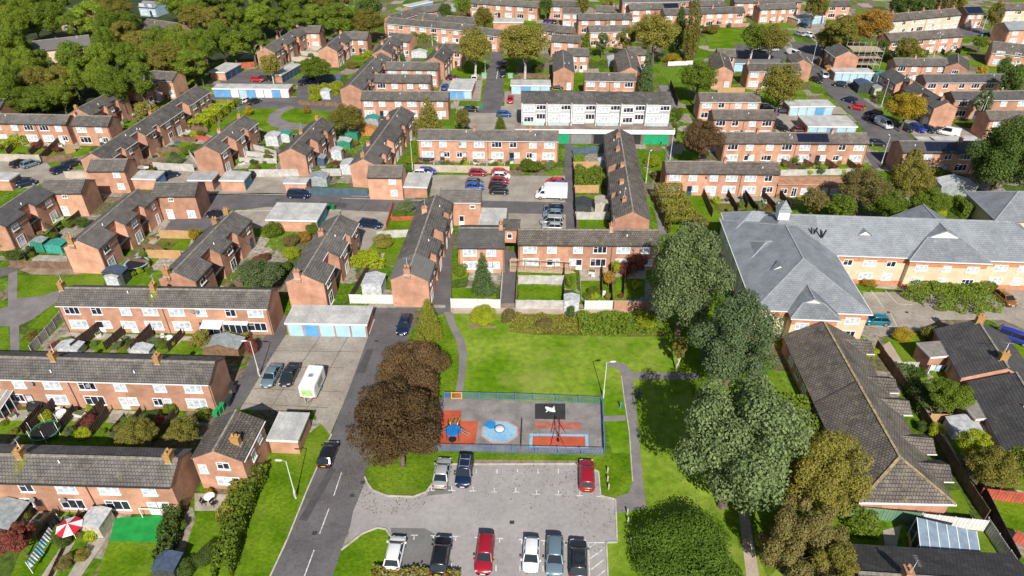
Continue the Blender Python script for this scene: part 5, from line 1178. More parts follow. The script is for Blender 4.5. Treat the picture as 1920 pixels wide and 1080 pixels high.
H('brick house with plain gable and lamp post in front of it', (1057.5, 126, 1055, 93), w=5.8, style='deep', side=-1, unit=6, gwin=[(1.6, .1, 1.2, 2.0, 2, False)], cat='house', group=None)
H('brick end house with pink framed wall behind the plain gable house', (1064, 90.5, 1104, 91), w=5.6, unit=7, cat='house', group=None)
H('brown roofed row end behind the dark conifer', (1183, 126, 1173, 92), w=6.4, style='deep', unit=6, roof='b', blank=True, cat='house', group=None)
H('brick end house with a small square window above the dark conifer', (1176, 88.5, 1219, 89), w=5.8, unit=7, roof='b', cat='house', group=None)
# back rows
B = dict(group='distant brick terraces', unit=8)
H('distant long brick row fronted by a dark hedge', (729, 33, 890, 47), w=5.4, chim=[.4], **B)
H('distant short brick row between two olive trees', (896, 51, 941, 57), w=5.4, **B)
H('distant brick row half hidden behind the long hedge row', (785, 25, 892, 34), w=5.4, **B)
H('distant brick row climbing slantwise to a blue tarpaulin', (730, 29, 792, 11), w=6, blank=True, roof='b', group=B['group'])
H('distant brick house with plain orange gable below the pale garage roofs', (784, 13, 833, 7), w=6, unit=8, cat='house', group=None)
H('distant brick terrace with garden hedge and plain end gable at the top', (884, -4, 1011, 4), w=5.4, chim=[.3], **B)
H('distant brick pair with white door under the top edge, above the parked cars', (1031, 1.5, 1087, 3), w=5.4, **B)
H('distant brick pair stepped below another pair beside a lime tree', (1055, 15, 1088, 15.5), w=5.4, **B)
H('distant low brick row with cream front behind the olive trees', (1017, 44, 1047, 48), w=5.4, **B)
H('distant brick pair with dark grey roof and plain brick end', (1046, 48.5, 1078, 50.5), w=5.4, **B)
H('distant brick row with mossy roof behind the round lime shrub', (1036, 65, 1088, 68), w=5.4, **B)
H('distant brick terrace of six white windows with one chimney', (1083, 26.5, 1184, 25.5), w=5.4, chim=[.32], **B)
H('distant brick terrace with brown framed windows behind the conical shrub', (1103, 49, 1180, 47), w=5.4, chim=[.45], **B)
H('distant small brick house with tall chimney at the top edge', (1117, 11, 1152, 12), w=5.4, chim=[.97], cat='house', group=None)
H('distant brick terrace with dark solar panels at its far end', (1178, 8.5, 1273, 5.5), w=5.4, solar=(.68, .97), **B)
H('distant long brick row behind the dome shaped dark tree', (1243, 17.5, 1393, 12.5), w=5.4, chim=[.2, .62], **B)
H('distant brick row with narrow grey roof under the top edge', (1296, 1.5, 1358, 1), w=5.4, chim=[.95], **B)
H('distant brick terrace with tall plain brick gable end', (1421, 8, 1490, 5.5), w=5.4, chim=[.0], **B)
H('distant brick row cut by the top edge above the solar roof', (1165, -5, 1292, -7), w=5.4, **B)
H('distant brick row cut by the top edge above the plain gable', (1375, -4, 1500, -6), w=5.4, **B)
H('distant brick house end behind the tall orange tree', (1548, 1, 1592, 1), w=5.4, cat='house', group=None)
# upper right
H('plain gabled brick row with one white porch beside the blue carport', (1358, 124.5, 1349, 97), w=5.6, style='deep', unit=6, gwin=[(1.5, .1, 1.3, 2.1, 2, False)], roof='b', cat='house', group=None)
H('brick end house joined behind the plain gabled row', (1345, 92, 1379, 93), w=5.6, unit=7, roof='b', cat='house', group=None)
H('brick house with dark side gable beneath the blue striped carport', (1400, 119.5, 1498, 119), w=5.4, roof='b', chim=[.02])
H('brick gable end rising behind the big olive tree', (1507, 112, 1495, 97), w=5.4, style='deep', roof='b', blank=True, cat='house', group=None)
H('brick terrace with a dark bush climbing its front', (1310, 174.5, 1423, 175), w=5.2, chim=[.97], roof='b')
H('brick terrace between the copper tree and the tan yard', (1335, 206.5, 1450, 207), w=5.2, roof='b')
H('brick terrace with navy solar panels on its roof', (1355, 249, 1624, 250), w=5.2, roof='b', chim=[.24, .76], solar=(.51, .725))
H('brick terrace facing the long back lawns', (1247, 303, 1458, 305), w=5.2, roof='b', chim=[.53])
H('brick terrace with dark red gable above the grass corner', (1675, 109.5, 1775, 110), w=5.2, unit=7.5, chim=[.4])
H('brick cross gable with one black barred window', (1797, 118, 1796, 101), w=5.6, style='deep', blank=True, gwin=[(0, 3.3, 1.7, 1.1, 3, True)], cat='house', group=None)
H('brick terrace with long dark roof below the yellow garden tree', (1730, 140, 1892, 139.5), w=5.2, roof='d')
H('brick terrace behind the bare silvery tree', (1783, 172, 1930, 171), w=5.2, roof='d')
H('brick row running slantwise to a wide plain gable over parked cars', (1778, 192, 1672, 129), w=6.0, style='deep', unit=6, roof='d', side=1, notches=[(.35, 2, 2), (.7, 2, 2)], chim=[(.08, .5, False), (.6, 1, False)], group='stepped brick rows')
H('brick terrace with dark side gable half hidden by the big edge tree', (1848, 208, 1990, 208), w=5.2, roof='b')
H('brick terrace in tree shade with two runs of solar panels', (1686, 265, 1890, 266), w=5.4, roof='d', solar=[(.22, .52), (.72, .95)], chim=[.56])
H('cream rendered terrace with five chimneys', (1662, 27.5, 1793, 15.5), w=6.4, wall=CREAM, roof='b', unit=9, chim=[.08, .3, .52, .74, .95])
H('cream and brick terrace with a brown side gable', (1660, 63.5, 1796, 54), w=6.4, roof='b', unit=9)
H('brick house with dark blue solar roof at the end of the cream rows', (1806, 13, 1838, 12), w=7, roof='d', unit=6, solar=(.05, .95), cat='house', group=None)
H('cream terrace at the far corner with white upper bays', (1878, 7, 1990, 4), w=6.4, wall=CREAM, roof='b', unit=9)
H('pale roofed house with red brick gable and white rear extension', (1882, 42, 1990, 38), w=7, roof='s', unit=9)
H('wide brown roofed brick building at the photo edge', (1862, 78, 2000, 92), w=9, he=4, roof='b', cat='building', group=None)
H('dark roofed brick house wrapped in scaffolding', (1592, 96, 1572, 82), w=7, roof='d', style='deep', side=1, unit=6, cat='house', group=None)
care_home()
def annexe():
    a = P(1868, 412, 3.4); o = thing('care_home_annexe', 'pale slate roofed rear block at the photo edge behind the care home', 'building', (a.x, a.y, 0), GRID)
    w = MB(); w.box(0, 30, 0, 11, 0, 3.3); w.build('wall', CREAM, o); r = MB(); ra, rb, c = hip_roof(r, 0, 30, 0, 11, 3.4, 6.6); r.build('roof', TILE_S, o)
    ridge_bars({'o': o, 'rm': mat('ridge_slate', (.3, .32, .34), .8, .15, 2)}, [(ra, rb), (ra, c[0]), (ra, c[3])], .2)
annexe()
bungalow()
H('grey tiled bungalow beside the blue van', (1890, 690, 1832, 600), w=9.5, he=2.6, k=.5, roof='d', blank=True, side=1, chim=[(.95, 0, True), (.18, 0, True)], cat='bungalow', group=None)
H('grey tiled bungalow under its mossy party strip, cut by the photo edge', (1985, 830, 1905, 700), w=9.5, he=2.6, k=.5, roof='d', blank=True, side=1, cat='bungalow', group=None)
H('dark ribbed roof house at the bottom corner with a glass lean-to', (1610, 1075, 1960, 1098), w=9, he=3.2, k=.45, roof='d', blank=True, chim=[.25], cat='bungalow', group=None)
H('grey house roof among the trees with a pale flue', (58, 78, 166, 66), w=11, he=4, k=.35, roof='p', wall=CREAM, blank=True, cat='house', group=None)
H('grey hipped looking house with a white window band in the wood', (276, 36, 336, 44), w=10, he=4.5, k=.4, roof='b', cat='house', group=None)
H('small dark house beyond the wood beside white parked vehicles', (122, 15, 160, 20), w=8, roof='d', cat='house', group=None)
H('pale blue house between the trees at the top edge', (268, 2, 300, 4), w=7, he=3.4, k=.4, roof='s', wall=mat('blue_render', (.35, .48, .55), .9, .1, 1), cat='house', group=None)
# extra pieces
def bridge_house():
    o = thing('link_house', 'narrow brick link room bridging the passage beside the fir tree garden', 'house', P(959, 470, 0), GRID); p = o.location
    W = MB(); W.box(-1.5, 1.4, -1.6, 2.2, 2.6, 5.1); W.build('wall', BRICK, o); r = MB(); r.box(-1.6, 1.5, -1.75, 2.3, 5.1, 5.25); r.build('roof', TILE_B, o); window(o, -.2, -1.6, 3.5, 0, .9, 1.1, 1, True)
    s = MB(); s.box(-1.5, -1.3, -1.6, 2.2, 0, 2.6); s.build('pier', BRICK_D, o)
bridge_house()
def glass_room(label, u, v, w, d, h, name='conservatory', rot='U', cat='conservatory', roofc=(.6, .63, .64)):
    p = P(u, v, 0); o = thing(name, label, cat, p, hd(rot)); f = MB(); n = max(3, int(w / .8))
    for i in range(n + 1): x = -w/2 + w * i / n; f.bar((x, -d/2, 0), (x, -d/2, h), .08); f.bar((x, -d/2, h), (x, d/2, h + .7), .07)
    for s in (-1, 1):
        for q in range(4): y = -d/2 + d * q / 3; f.bar((s * w/2, y, 0), (s * w/2, y, h + .7 * q / 3), .08)
    f.bar((-w/2, -d/2, h), (w/2, -d/2, h), .1); f.build('frame', WHITE, o)
    b = MB(); b.box(-w/2, w/2, -d/2 + .02, -d/2 + .1, 0, .7); b.box(-w/2, -w/2 + .08, -d/2, d/2, 0, .7); b.box(w/2 - .08, w/2, -d/2, d/2, 0, .7); b.build('wall', BRICK, o)
    gl = MB(); gl.poly([(-w/2, -d/2, h + .02), (w/2, -d/2, h + .02), (w/2, d/2, h + .72), (-w/2, d/2, h + .72)]); gl.build('roof', mat('poly_roof_%d' % int(roofc[0] * 100), roofc, .25, .15, 1.2), o)
    g2 = MB(); g2.poly([(-w/2, -d/2 + .01, .7), (w/2, -d/2 + .01, .7), (w/2, -d/2 + .01, h), (-w/2, -d/2 + .01, h)])
    for s in (-1, 1): g2.poly([(s * (w/2 - .01), -d/2, .7), (s * (w/2 - .01), d/2, .7), (s * (w/2 - .01), d/2, h + .6), (s * (w/2 - .01), -d/2, h)])
    g2.build('pane', PANE_D, o); return o
glass_room('white framed conservatory on the back of the third brick terrace', 407, 628, 3.0, 2.6, 2.2)
glass_room('white slatted lean-to next to the conservatory', 447, 622, 4.6, 2.4, 2.3, 'lean_to', cat='lean-to')
glass_room('pale blue glazed lean-to on the dark ribbed roof house', 1762, 1050, 5.6, 4.4, 2.4, 'lean_to', cat='lean-to', roofc=(.22, .29, .36), rot=14)
glass_room('dark roofed garden extension with white french doors', 1520, 300, 8, 3.6, 2.5, 'garden_room', cat='extension', roofc=(.03, .035, .05))
glass_room('dull grey glazed porch against the second terrace at the photo edge', 5, 775, 3.4, 3, 2.2, 'lean_to', cat='lean-to', roofc=(.3, .28, .25))
# ================================================================ garages
garage('row of five garages with pale and mid blue doors, in the concrete yard', (533, 606), (688, 608.5), (553, 571), 'lblll')
garage('single flat roofed garage block by the roadside lawn, seen from behind', (499, 824.5), (558, 827), (519, 771), '', roofm=FLATW)
garage('white corrugated garage roof by the black MPV street', (497, 412), (594, 414), (517, 379), 'ttt', 'r', roofm=FLATW)
garage('low pale garage behind the black MPV', (531, 343), (574, 343.5), (541, 332), '')
garage('pale flat garage with teal open doors beside a parked car', (410, 338), (457, 338.5), (427, 321), 'tt', 'r', roofm=FLATW)
garage('pale flat garage joined close to the teal doored one', (351, 337.5), (397, 338), (367, 321), '', roofm=FLAT)
garage('pale flat garage with open blue doors by the two window house', (244, 335), (291, 336), (262, 319), 'bb', 'r', roofm=FLATW)
garage('pale flat garage cut by the photo edge', (-30, 337), (16, 338), (-18, 322), '')
garage('pale grey garage roof at the edge of the concrete car yard', (755, 350), (801, 351), (765, 323), 'dd', 'r')
garage('whitish flat garage roof behind the brick wing with the fir garden', (897, 424), (947, 425), (905, 389), '', roofm=FLATW)
garage('longest garage row, blue and white doors, above the looping path', (397, 166), (541, 167), (394, 156.5), 'bbwlbwwbw', roofm=FLATW)
garage('white roofed garages with navy side doors at the edge of the wood', (391, 134), (421, 136), (411, 116), 'nnn', 'r', roofm=FLATW)
garage('white roofed garages with a long navy door side behind the yellow tree', (510, 139), (527, 140.5), (532, 117), 'nnnnn', 'r', roofm=FLATW)
garage('three blue doored garages beside the tree lined road', (840, 168), (885, 169), (850, 147), 'bbl')
garage('four blue doored garages behind the white shop block', (957, 160), (1033, 160.5), (961, 149), 'lbll')
garage('five pale blue garages at the street bend by the scaffolded house', (1566, 136), (1640, 136.5), (1562, 127), 'lllll', roofm=FLATW)
garage('upper of two pale blue garage rows beside the tan yard', (1481, 200), (1566, 199), (1482, 187), 'lllbl')
garage('lower of two pale blue garage rows, with the larger roof', (1515, 237), (1609, 237.5), (1500, 216), 'llbll', roofm=FLATW)
garage('distant pale blue garages half hidden by an olive tree', (1497, 36), (1549, 30), (1495, 28), 'llll')
garage('dark carport with a pale blue stripe and doors behind the side gable house', (1376, 119), (1470, 118.5), (1377, 111), 'llbbl', roofm=ASPHD, fas=mat('fascia_blue', (.45, .7, .8), .5, 0))
garage('pale garage roof behind the solar panelled terrace in tree shade', (1758, 266), (1843, 265), (1763, 255), '')
garage('small garage roof standing beside the shaded terrace yard', (1727, 266), (1752, 266), (1727, 256), '')
garage('distant white flat roof behind the olive trees', (924, 41), (982, 42), (926, 33), '', roofm=FLATW)
garage('distant white slanting garage roof at the top edge', (768, 12), (812, 3), (775, 5), 'bb', roofm=FLATW)
garage('grey flat extension roof on the bungalow beside the blue van', (1745, 670), (1818, 664), (1733, 641), '', h=2.6, roofm=mat('felt_ribbed', (.23, .21, .19), .9, .15, 1.5), name='flat_extension', cat='extension', group=None)
garage('grey flat extension roof on the lower bungalow, above the white bags', (1830, 786), (1912, 780), (1815, 751), '', h=2.6, roofm=mat('felt_ribbed', (.23, .21, .19), .9, .15, 1.5), name='flat_extension', cat='extension', group=None)
lr = garage('brick single storey row with orange flat top facing the back lawns', (1459, 345), (1597, 346), (1460, 330), '', h=3.0, roofm=mat('orange_top', (.40, .22, .13), .9, .2, 1), name='low_brick_row', cat='extension', group=None, fas=BRICK)

for q in range(9): window(lr, 1.6 + q * 2.05, .2, (.7, .1)[q % 3 == 1], 0, (1.4, 1.1, 1.5)[q % 3], (1.2, 2.0, 1.3)[q % 3], 2)
# ================================================================ vehicles
CARLIST = [
 ('white hatchback parked on the dark tarmac patch by the hedge', 741, 1036, 'U', 'white', 'hatch'), ('black SUV with roof rails and yellow plate in the lower bays', 827, 1042, 'U', 'black', 'suv'),
 ('dark red car parked bonnet down between lower bay marks', 909, 1038, 'D', 'red', 'estate'), ('white hatchback parked bonnet down beside a grey blue car', 996, 1040, 'D', 'white', 'hatch'),
 ('grey blue car parked between the white hatchback and a black SUV', 1040, 1042, 'D', 'greyblue', 'estate'), ('black SUV with glass roof beside the hatched markings', 1084, 1048, 'U', 'dark', 'suv'),
 ('silver car parked under the copper tree edge', 829, 886, 'U', 'silver', 'saloon'), ('navy black SUV with a roof rack beside the silver car', 871, 884, 'D', 'navy', 'suv'),
 ('maroon estate car alone in the upper bays by the railing', 1100, 890, 'U', 'red', 'estate'), ('black hatchback driving on the long road', 615, 851, 'U', 'black', 'hatch'),
 ('dark blue car parked on the road beside the yellow conifer', 758, 609, 'D', 'navy', 'estate'), ('silver blue saloon on the concrete yard by the alley', 509, 704, 'D', 'greyblue', 'saloon'),
 ('dark car between the silver saloon and the white trailer', 543, 702, 'D', 'dark', 'saloon'), ('navy people carrier parked along the cross street', 560, 365, 'R', 'navy', 'mpv'),
 ('dark blue car with roof rails nosed into the red garden fence', 695, 420, 100, 'navy', 'estate'), ('black car half hidden behind the roof of a brick row', 404, 402, -75, 'black', 'hatch'),
 ('red car against the pale panel fence', 896, 324, 'R', 'red', 'hatch'), ('scarlet car behind a white car in the car yard', 938, 323, 'R', 'scarlet', 'hatch'), ('white car in the middle of the car yard row', 940, 330, 'R', 'white', 'hatch'),
 ('dark blue and white car beside a bright blue one', 890, 342, 'R', 'grey', 'hatch'), ('bright blue car at the brick wing of the car yard', 890, 350, 'R', 'blue', 'hatch'), ('crimson car above two black cars', 937, 339, 'R', 'red', 'hatch'),
 ('upper black car of a pair in the car yard', 934, 349, 'R', 'black', 'hatch'), ('lower black car of a pair in the car yard', 936, 358, 'R', 'black', 'hatch'), ('blue car behind the pale garage roof', 801, 321, 'R', 'bright', 'hatch'), ('white car squeezed between garage roof and blue car', 791, 325, 'R', 'white', 'hatch'),
 ('red car behind the white box van', 1041, 341, 'L', 'scarlet', 'hatch'), ('blue car tucked between the red car and the box van', 1046, 348, 'L', 'blue', 'hatch'), ('dark blue car topmost in the row below the box van', 1038, 391, 'L', 'navy', 'hatch'), ('teal grey car second in the row below the box van', 1037, 401, 'L', 'greyblue', 'hatch'),
 ('silver people carrier in the row below the box van', 1035, 415, 'L', 'silver', 'mpv'), ('silver car lowest in the row below the box van', 1036, 425, 'L', 'silver', 'hatch'),
 ('black car beside a blue grey one by the pale fence', 37, 306, 20, 'black', 'hatch'), ('blue grey car parked on the pale concrete by the fence corner', 57, 307, 30, 'greyblue', 'hatch'), ('blue car before a low brick garden wall', 113, 318, 30, 'navy', 'hatch'), ('blue car with white bonnet beside the edge garage', 48, 343, 50, 'navy', 'hatch'), ('dark blue car in deep shade behind the small lawn', 134, 307, 35, 'dark', 'hatch'),
 ('dark car with an open boot by the teal garage doors', 474, 326, 40, 'dark', 'hatch'), ('dark car behind the joined garages by the blue doors', 318, 328, 40, 'navy', 'hatch'),
 ('white car on the street above the looping path', 461, 188, 30, 'white', 'hatch'), ('teal black car on the street above the looping path', 477, 190, 30, 'dark', 'hatch'),
 ('red car behind the longest garage row', 482, 149, 'R', 'scarlet', 'hatch'), ('dark grey car beneath the yellow street tree', 498, 147, 'R', 'dark', 'hatch'), ('dark green car beside the dark grey one under the yellow tree', 516, 147, 'R', 'black', 'hatch'), ('dark red car by the navy garage doors', 552, 131, 'R', 'maroon', 'hatch'), ('navy car parked below the round green tree', 571, 154, 30, 'navy', 'hatch'), ('dark blue car parked close to the navy one below the green tree', 580, 147, 30, 'dark', 'suv'),
 ('maroon car above the three blue doored garages', 849, 146, 'R', 'maroon', 'hatch'), ('white car above the three blue doored garages', 890, 146, 'U', 'white', 'hatch'), ('blue car beside the three blue doored garages', 834, 163, 'U', 'blue', 'hatch'), ('black car driving on the tree lined road', 943, 139, 'D', 'black', 'hatch'), ('dark car in the shade at the top of the tree lined road', 946, 120, 'U', 'dark', 'hatch'),
 ('red car parked beside the white shop block', 957, 187, 'D', 'scarlet', 'hatch'), ('blue car on the tarmac court before the brick terrace', 945, 214, 'R', 'blue', 'hatch'), ('black car by the green bins at the tarmac court', 883, 205, 'R', 'black', 'hatch'), ('dark car behind the plain gable brick house', 1044, 163, 'R', 'dark', 'hatch'),
 ('grey people carrier on the curving street', 1545, 141, 'D', 'silver', 'mpv'), ('dark green car on the curving street behind the people carrier', 1532, 150, 150, 'dark', 'hatch'), ('black car at the kerb below the scaffolded house', 1575, 158, -70, 'black', 'hatch'), ('white car on a drive below the scaffolded house', 1606, 157, -60, 'white', 'hatch'), ('blue black car at the kerb of the curving street', 1593, 187, -40, 'navy', 'hatch'), ('red car at the kerb of the curving street', 1608, 201, -60, 'scarlet', 'hatch'),
 ('black car in shade beside the white van', 1638, 222, -50, 'black', 'hatch'), ('dark car in shade behind the yellow autumn tree', 1640, 212, -50, 'maroon', 'hatch'), ('dark car beside the slantwise gable, end of its row', 1700, 240, 150, 'dark', 'hatch'), ('deep blue car between two dark cars under the autumn tree', 1720, 241, 150, 'bright', 'suv'), ('dark teal car under the plain wide gable', 1740, 242, 150, 'navy', 'hatch'), ('black car at the foot of the plain wide gable', 1760, 245, -60, 'black', 'hatch'),
 ('dark car at the corner of the tan yard', 1457, 231, 155, 'dark', 'hatch'), ('black car second at the corner of the tan yard', 1466, 240, 155, 'black', 'hatch'), ('dark red car by the larger garage roof', 1500, 244, 'R', 'maroon', 'hatch'), ('black car by the upper pale blue garages', 1467, 208, 'R', 'black', 'hatch'), ('blue and white car beneath the big olive tree', 1452, 209, 'U', 'bright', 'hatch'), ('grey car behind the dark bush terrace', 1437, 201, 'R', 'grey', 'hatch'),
 ('silver car in the distant lot by the pale blue garages', 1501, 64, 150, 'silver', 'hatch'), ('white pickup like car in the distant lot by the blue garages', 1517, 66, 160, 'white', 'suv'), ('navy car at the distant pale blue garage doors', 1506, 48, 150, 'navy', 'hatch'), ('white car under the olive tree car park', 1420, 91, 'R', 'white', 'hatch'), ('grey car under the olive tree car park', 1435, 94, 'R', 'grey', 'hatch'), ('white car glinting under the olive tree canopy', 1449, 92, 'R', 'white', 'hatch'),
 ('teal hatchback parked beside the care home', 1642, 600, 'L', 'teal', 'hatch'), ('copper brown car parked at the planted island', 1884, 559, 170, 'bronze', 'hatch'), ('deep blue car beside the bungalow at the photo edge', 1902, 632, 125, 'bright', 'mpv'), ('navy car cut by the photo edge below the blue one', 1915, 705, 120, 'navy', 'hatch'),
 ('dark blue car, first of three parked by the distant hedge', 1023, 40, 'U', 'navy', 'hatch'), ('navy car between two dark cars by the distant hedge', 1031, 40.5, 'U', 'bright', 'hatch'), ('black car, last of three parked by the distant hedge', 1039, 41, 'U', 'black', 'hatch'), ('green car parked by the brown roofed building', 1848, 66, 'R', 'teal', 'hatch'), ('dark car in the shade of the solar terrace gable', 1645, 268, 'R', 'dark', 'hatch'),
]
for L_, u, v, h_, c_, k_ in CARLIST: car(L_, u, v, h_, c_, k_, rack=('roof rack' in L_), glassroof=('glass roof' in L_))
car('white van parked by the yellow autumn tree', 1657, 233, 160, 'white', 'van'); car('white van at the far end of the curving street', 1489, 102, 150, 'white', 'van'); car('white pickup style van by the fallen shade of the wide gable', 1778, 249, -60, 'white', 'van')
box_van('white box van parked across the car yard', 1035, 364, 'L')
caravan('white trailer with a green end panel on the concrete yard', 586, 719, 'D')

# ================================================================ street furniture
for L_, u, v, h_, a in [
 ('pale street lamp on the roadside lawn by the lower terrace', 555, 934, 6.2, 180), ('pale street lamp at the corner of the blue railing', 1131, 746, 6.2, 10), ('street lamp by the alley at the concrete yard', 487, 705, 6.2, 185), ('street lamp by the lone hedge beside the long end on row', 1211, 343, 7, 60), ('street lamp in front of the plain gable house', 1057, 163, 6.5, 90),
 ('street lamp on the grass beside the white roofed wood garages', 380, 156, 6.5, 120), ('street lamp behind the distant hedge', 811, 86, 6.5, 90), ('street lamp by the green cabinet of the tree lined road', 910, 143, 6.5, 0), ('street lamp on the path by the dark copper tree', 1256, 300, 7, 80), ('street lamp at the scaffolded street bend', 1521, 125, 7, 90), ('street lamp in the hedge by the slantwise row', 1652, 200, 7, 90),
 ('street lamp on the verge beside the shaded solar terrace', 1651, 312, 7, 90), ('street lamp before the cream and brick terrace', 1750, 107, 7, 30), ('street lamp beside the white pickup at the gable', 1826, 252, 9, 60), ('street lamp by the panel fence of the car yard', 774, 318, 6.5, 90), ('street lamp beside the olive tree car park', 1381, 107, 6, 90), ('street lamp by the distant corner house', 1842, 56, 7, 30)]: lamp(L_, u, v, h_, a)
for i, (u, v) in enumerate([(1139, 886), (1139, 902), (1141, 917)]): post(['wooden bollard first in the line beside the maroon car', 'wooden bollard in the middle beside the maroon car', 'wooden bollard last in the line beside the maroon car'][i], u, v)
for i, (u, v) in enumerate([(1176, 964), (1177, 980), (1182, 1017), (1186, 1036)]): post(['wooden bollard just below the widened path', 'wooden bollard second below the widened path', 'wooden bollard level with the hatched bay', 'wooden bollard nearest the ivy mound' .replace('nearest', 'next to')][i], u, v)
bin_('dark green litter bin beside the park path', 1198, 741, (.03, .06, .05), 'litter_bin', None)
o = post('narrow blue sign post beside the playground path', 1163, 765, 1.1, 'sign_post'); o.data = o.data.copy(); o.data.materials.clear(); o.data.materials.append(mat('sign_blue', (.03, .25, .5), .5, 0)); o['category'] = 'post'; o['group'] = ''
for L_, u, v, c in [('dark bin first behind the second terrace gable', 436, 724, (.03, .035, .04)), ('dark bin second behind the second terrace gable', 440, 731, (.03, .035, .04)), ('dark bin beside the alley corner wall', 432, 747, (.03, .05, .05)), ('dark bin in the alley, lowest by the gable', 428, 755, (.03, .04, .045)), ('bright green bin topmost by the alley garden', 417, 763, (.02, .3, .1)), ('bright green bin by the alley garden bed', 411, 770, (.02, .3, .1)), ('bright green bin lowest by the alley garden', 405, 777, (.02, .3, .1)),
 ('green bin first beside the white corrugated garage', 617, 388, (.02, .2, .07)), ('green bin second beside the white corrugated garage', 625, 389, (.02, .2, .07)), ('green bin at the recessed gable house', 381, 393, (.02, .3, .1)), ('green bin by the tarmac court black car', 902, 199, (.02, .28, .08)), ('green bin beside the red garage yard car', 1487, 243, (.02, .3, .08)), ('green bin behind the red kerbside car', 1620, 205, (.05, .3, .05)), ('dark bin beside the passage by the decking', 1077, 478, (.04, .06, .06))]: bin_(L_, u, v, c)
for L_, u, v, s_ in [('pale green utility cabinet beside the tree lined road', 908, 146, 1.4), ('pale green utility cabinet across the road on the grass', 957, 146, 1.3)]:
    p = P(u, v, 0); o = thing('utility_cabinet', L_, 'cabinet', p, hd('U')); b = MB(); b.box(-.7, .7, -.35, .35, 0, s_); b.build('cabinet_body', mat('cab_green', (.25, .42, .3), .6, .1, 2), o); b = MB(); b.box(-.76, .76, -.4, .4, s_, s_ + .08); b.build('lid', mat('cab_green', (.25, .42, .3), .6, .1, 2), o)
    b = MB(); b.box(-.62, -.03, -.37, -.35, .1, s_ - .1); b.build('door', mat('cab_green', (.25, .42, .3), .6, .1, 2), o)
playground()

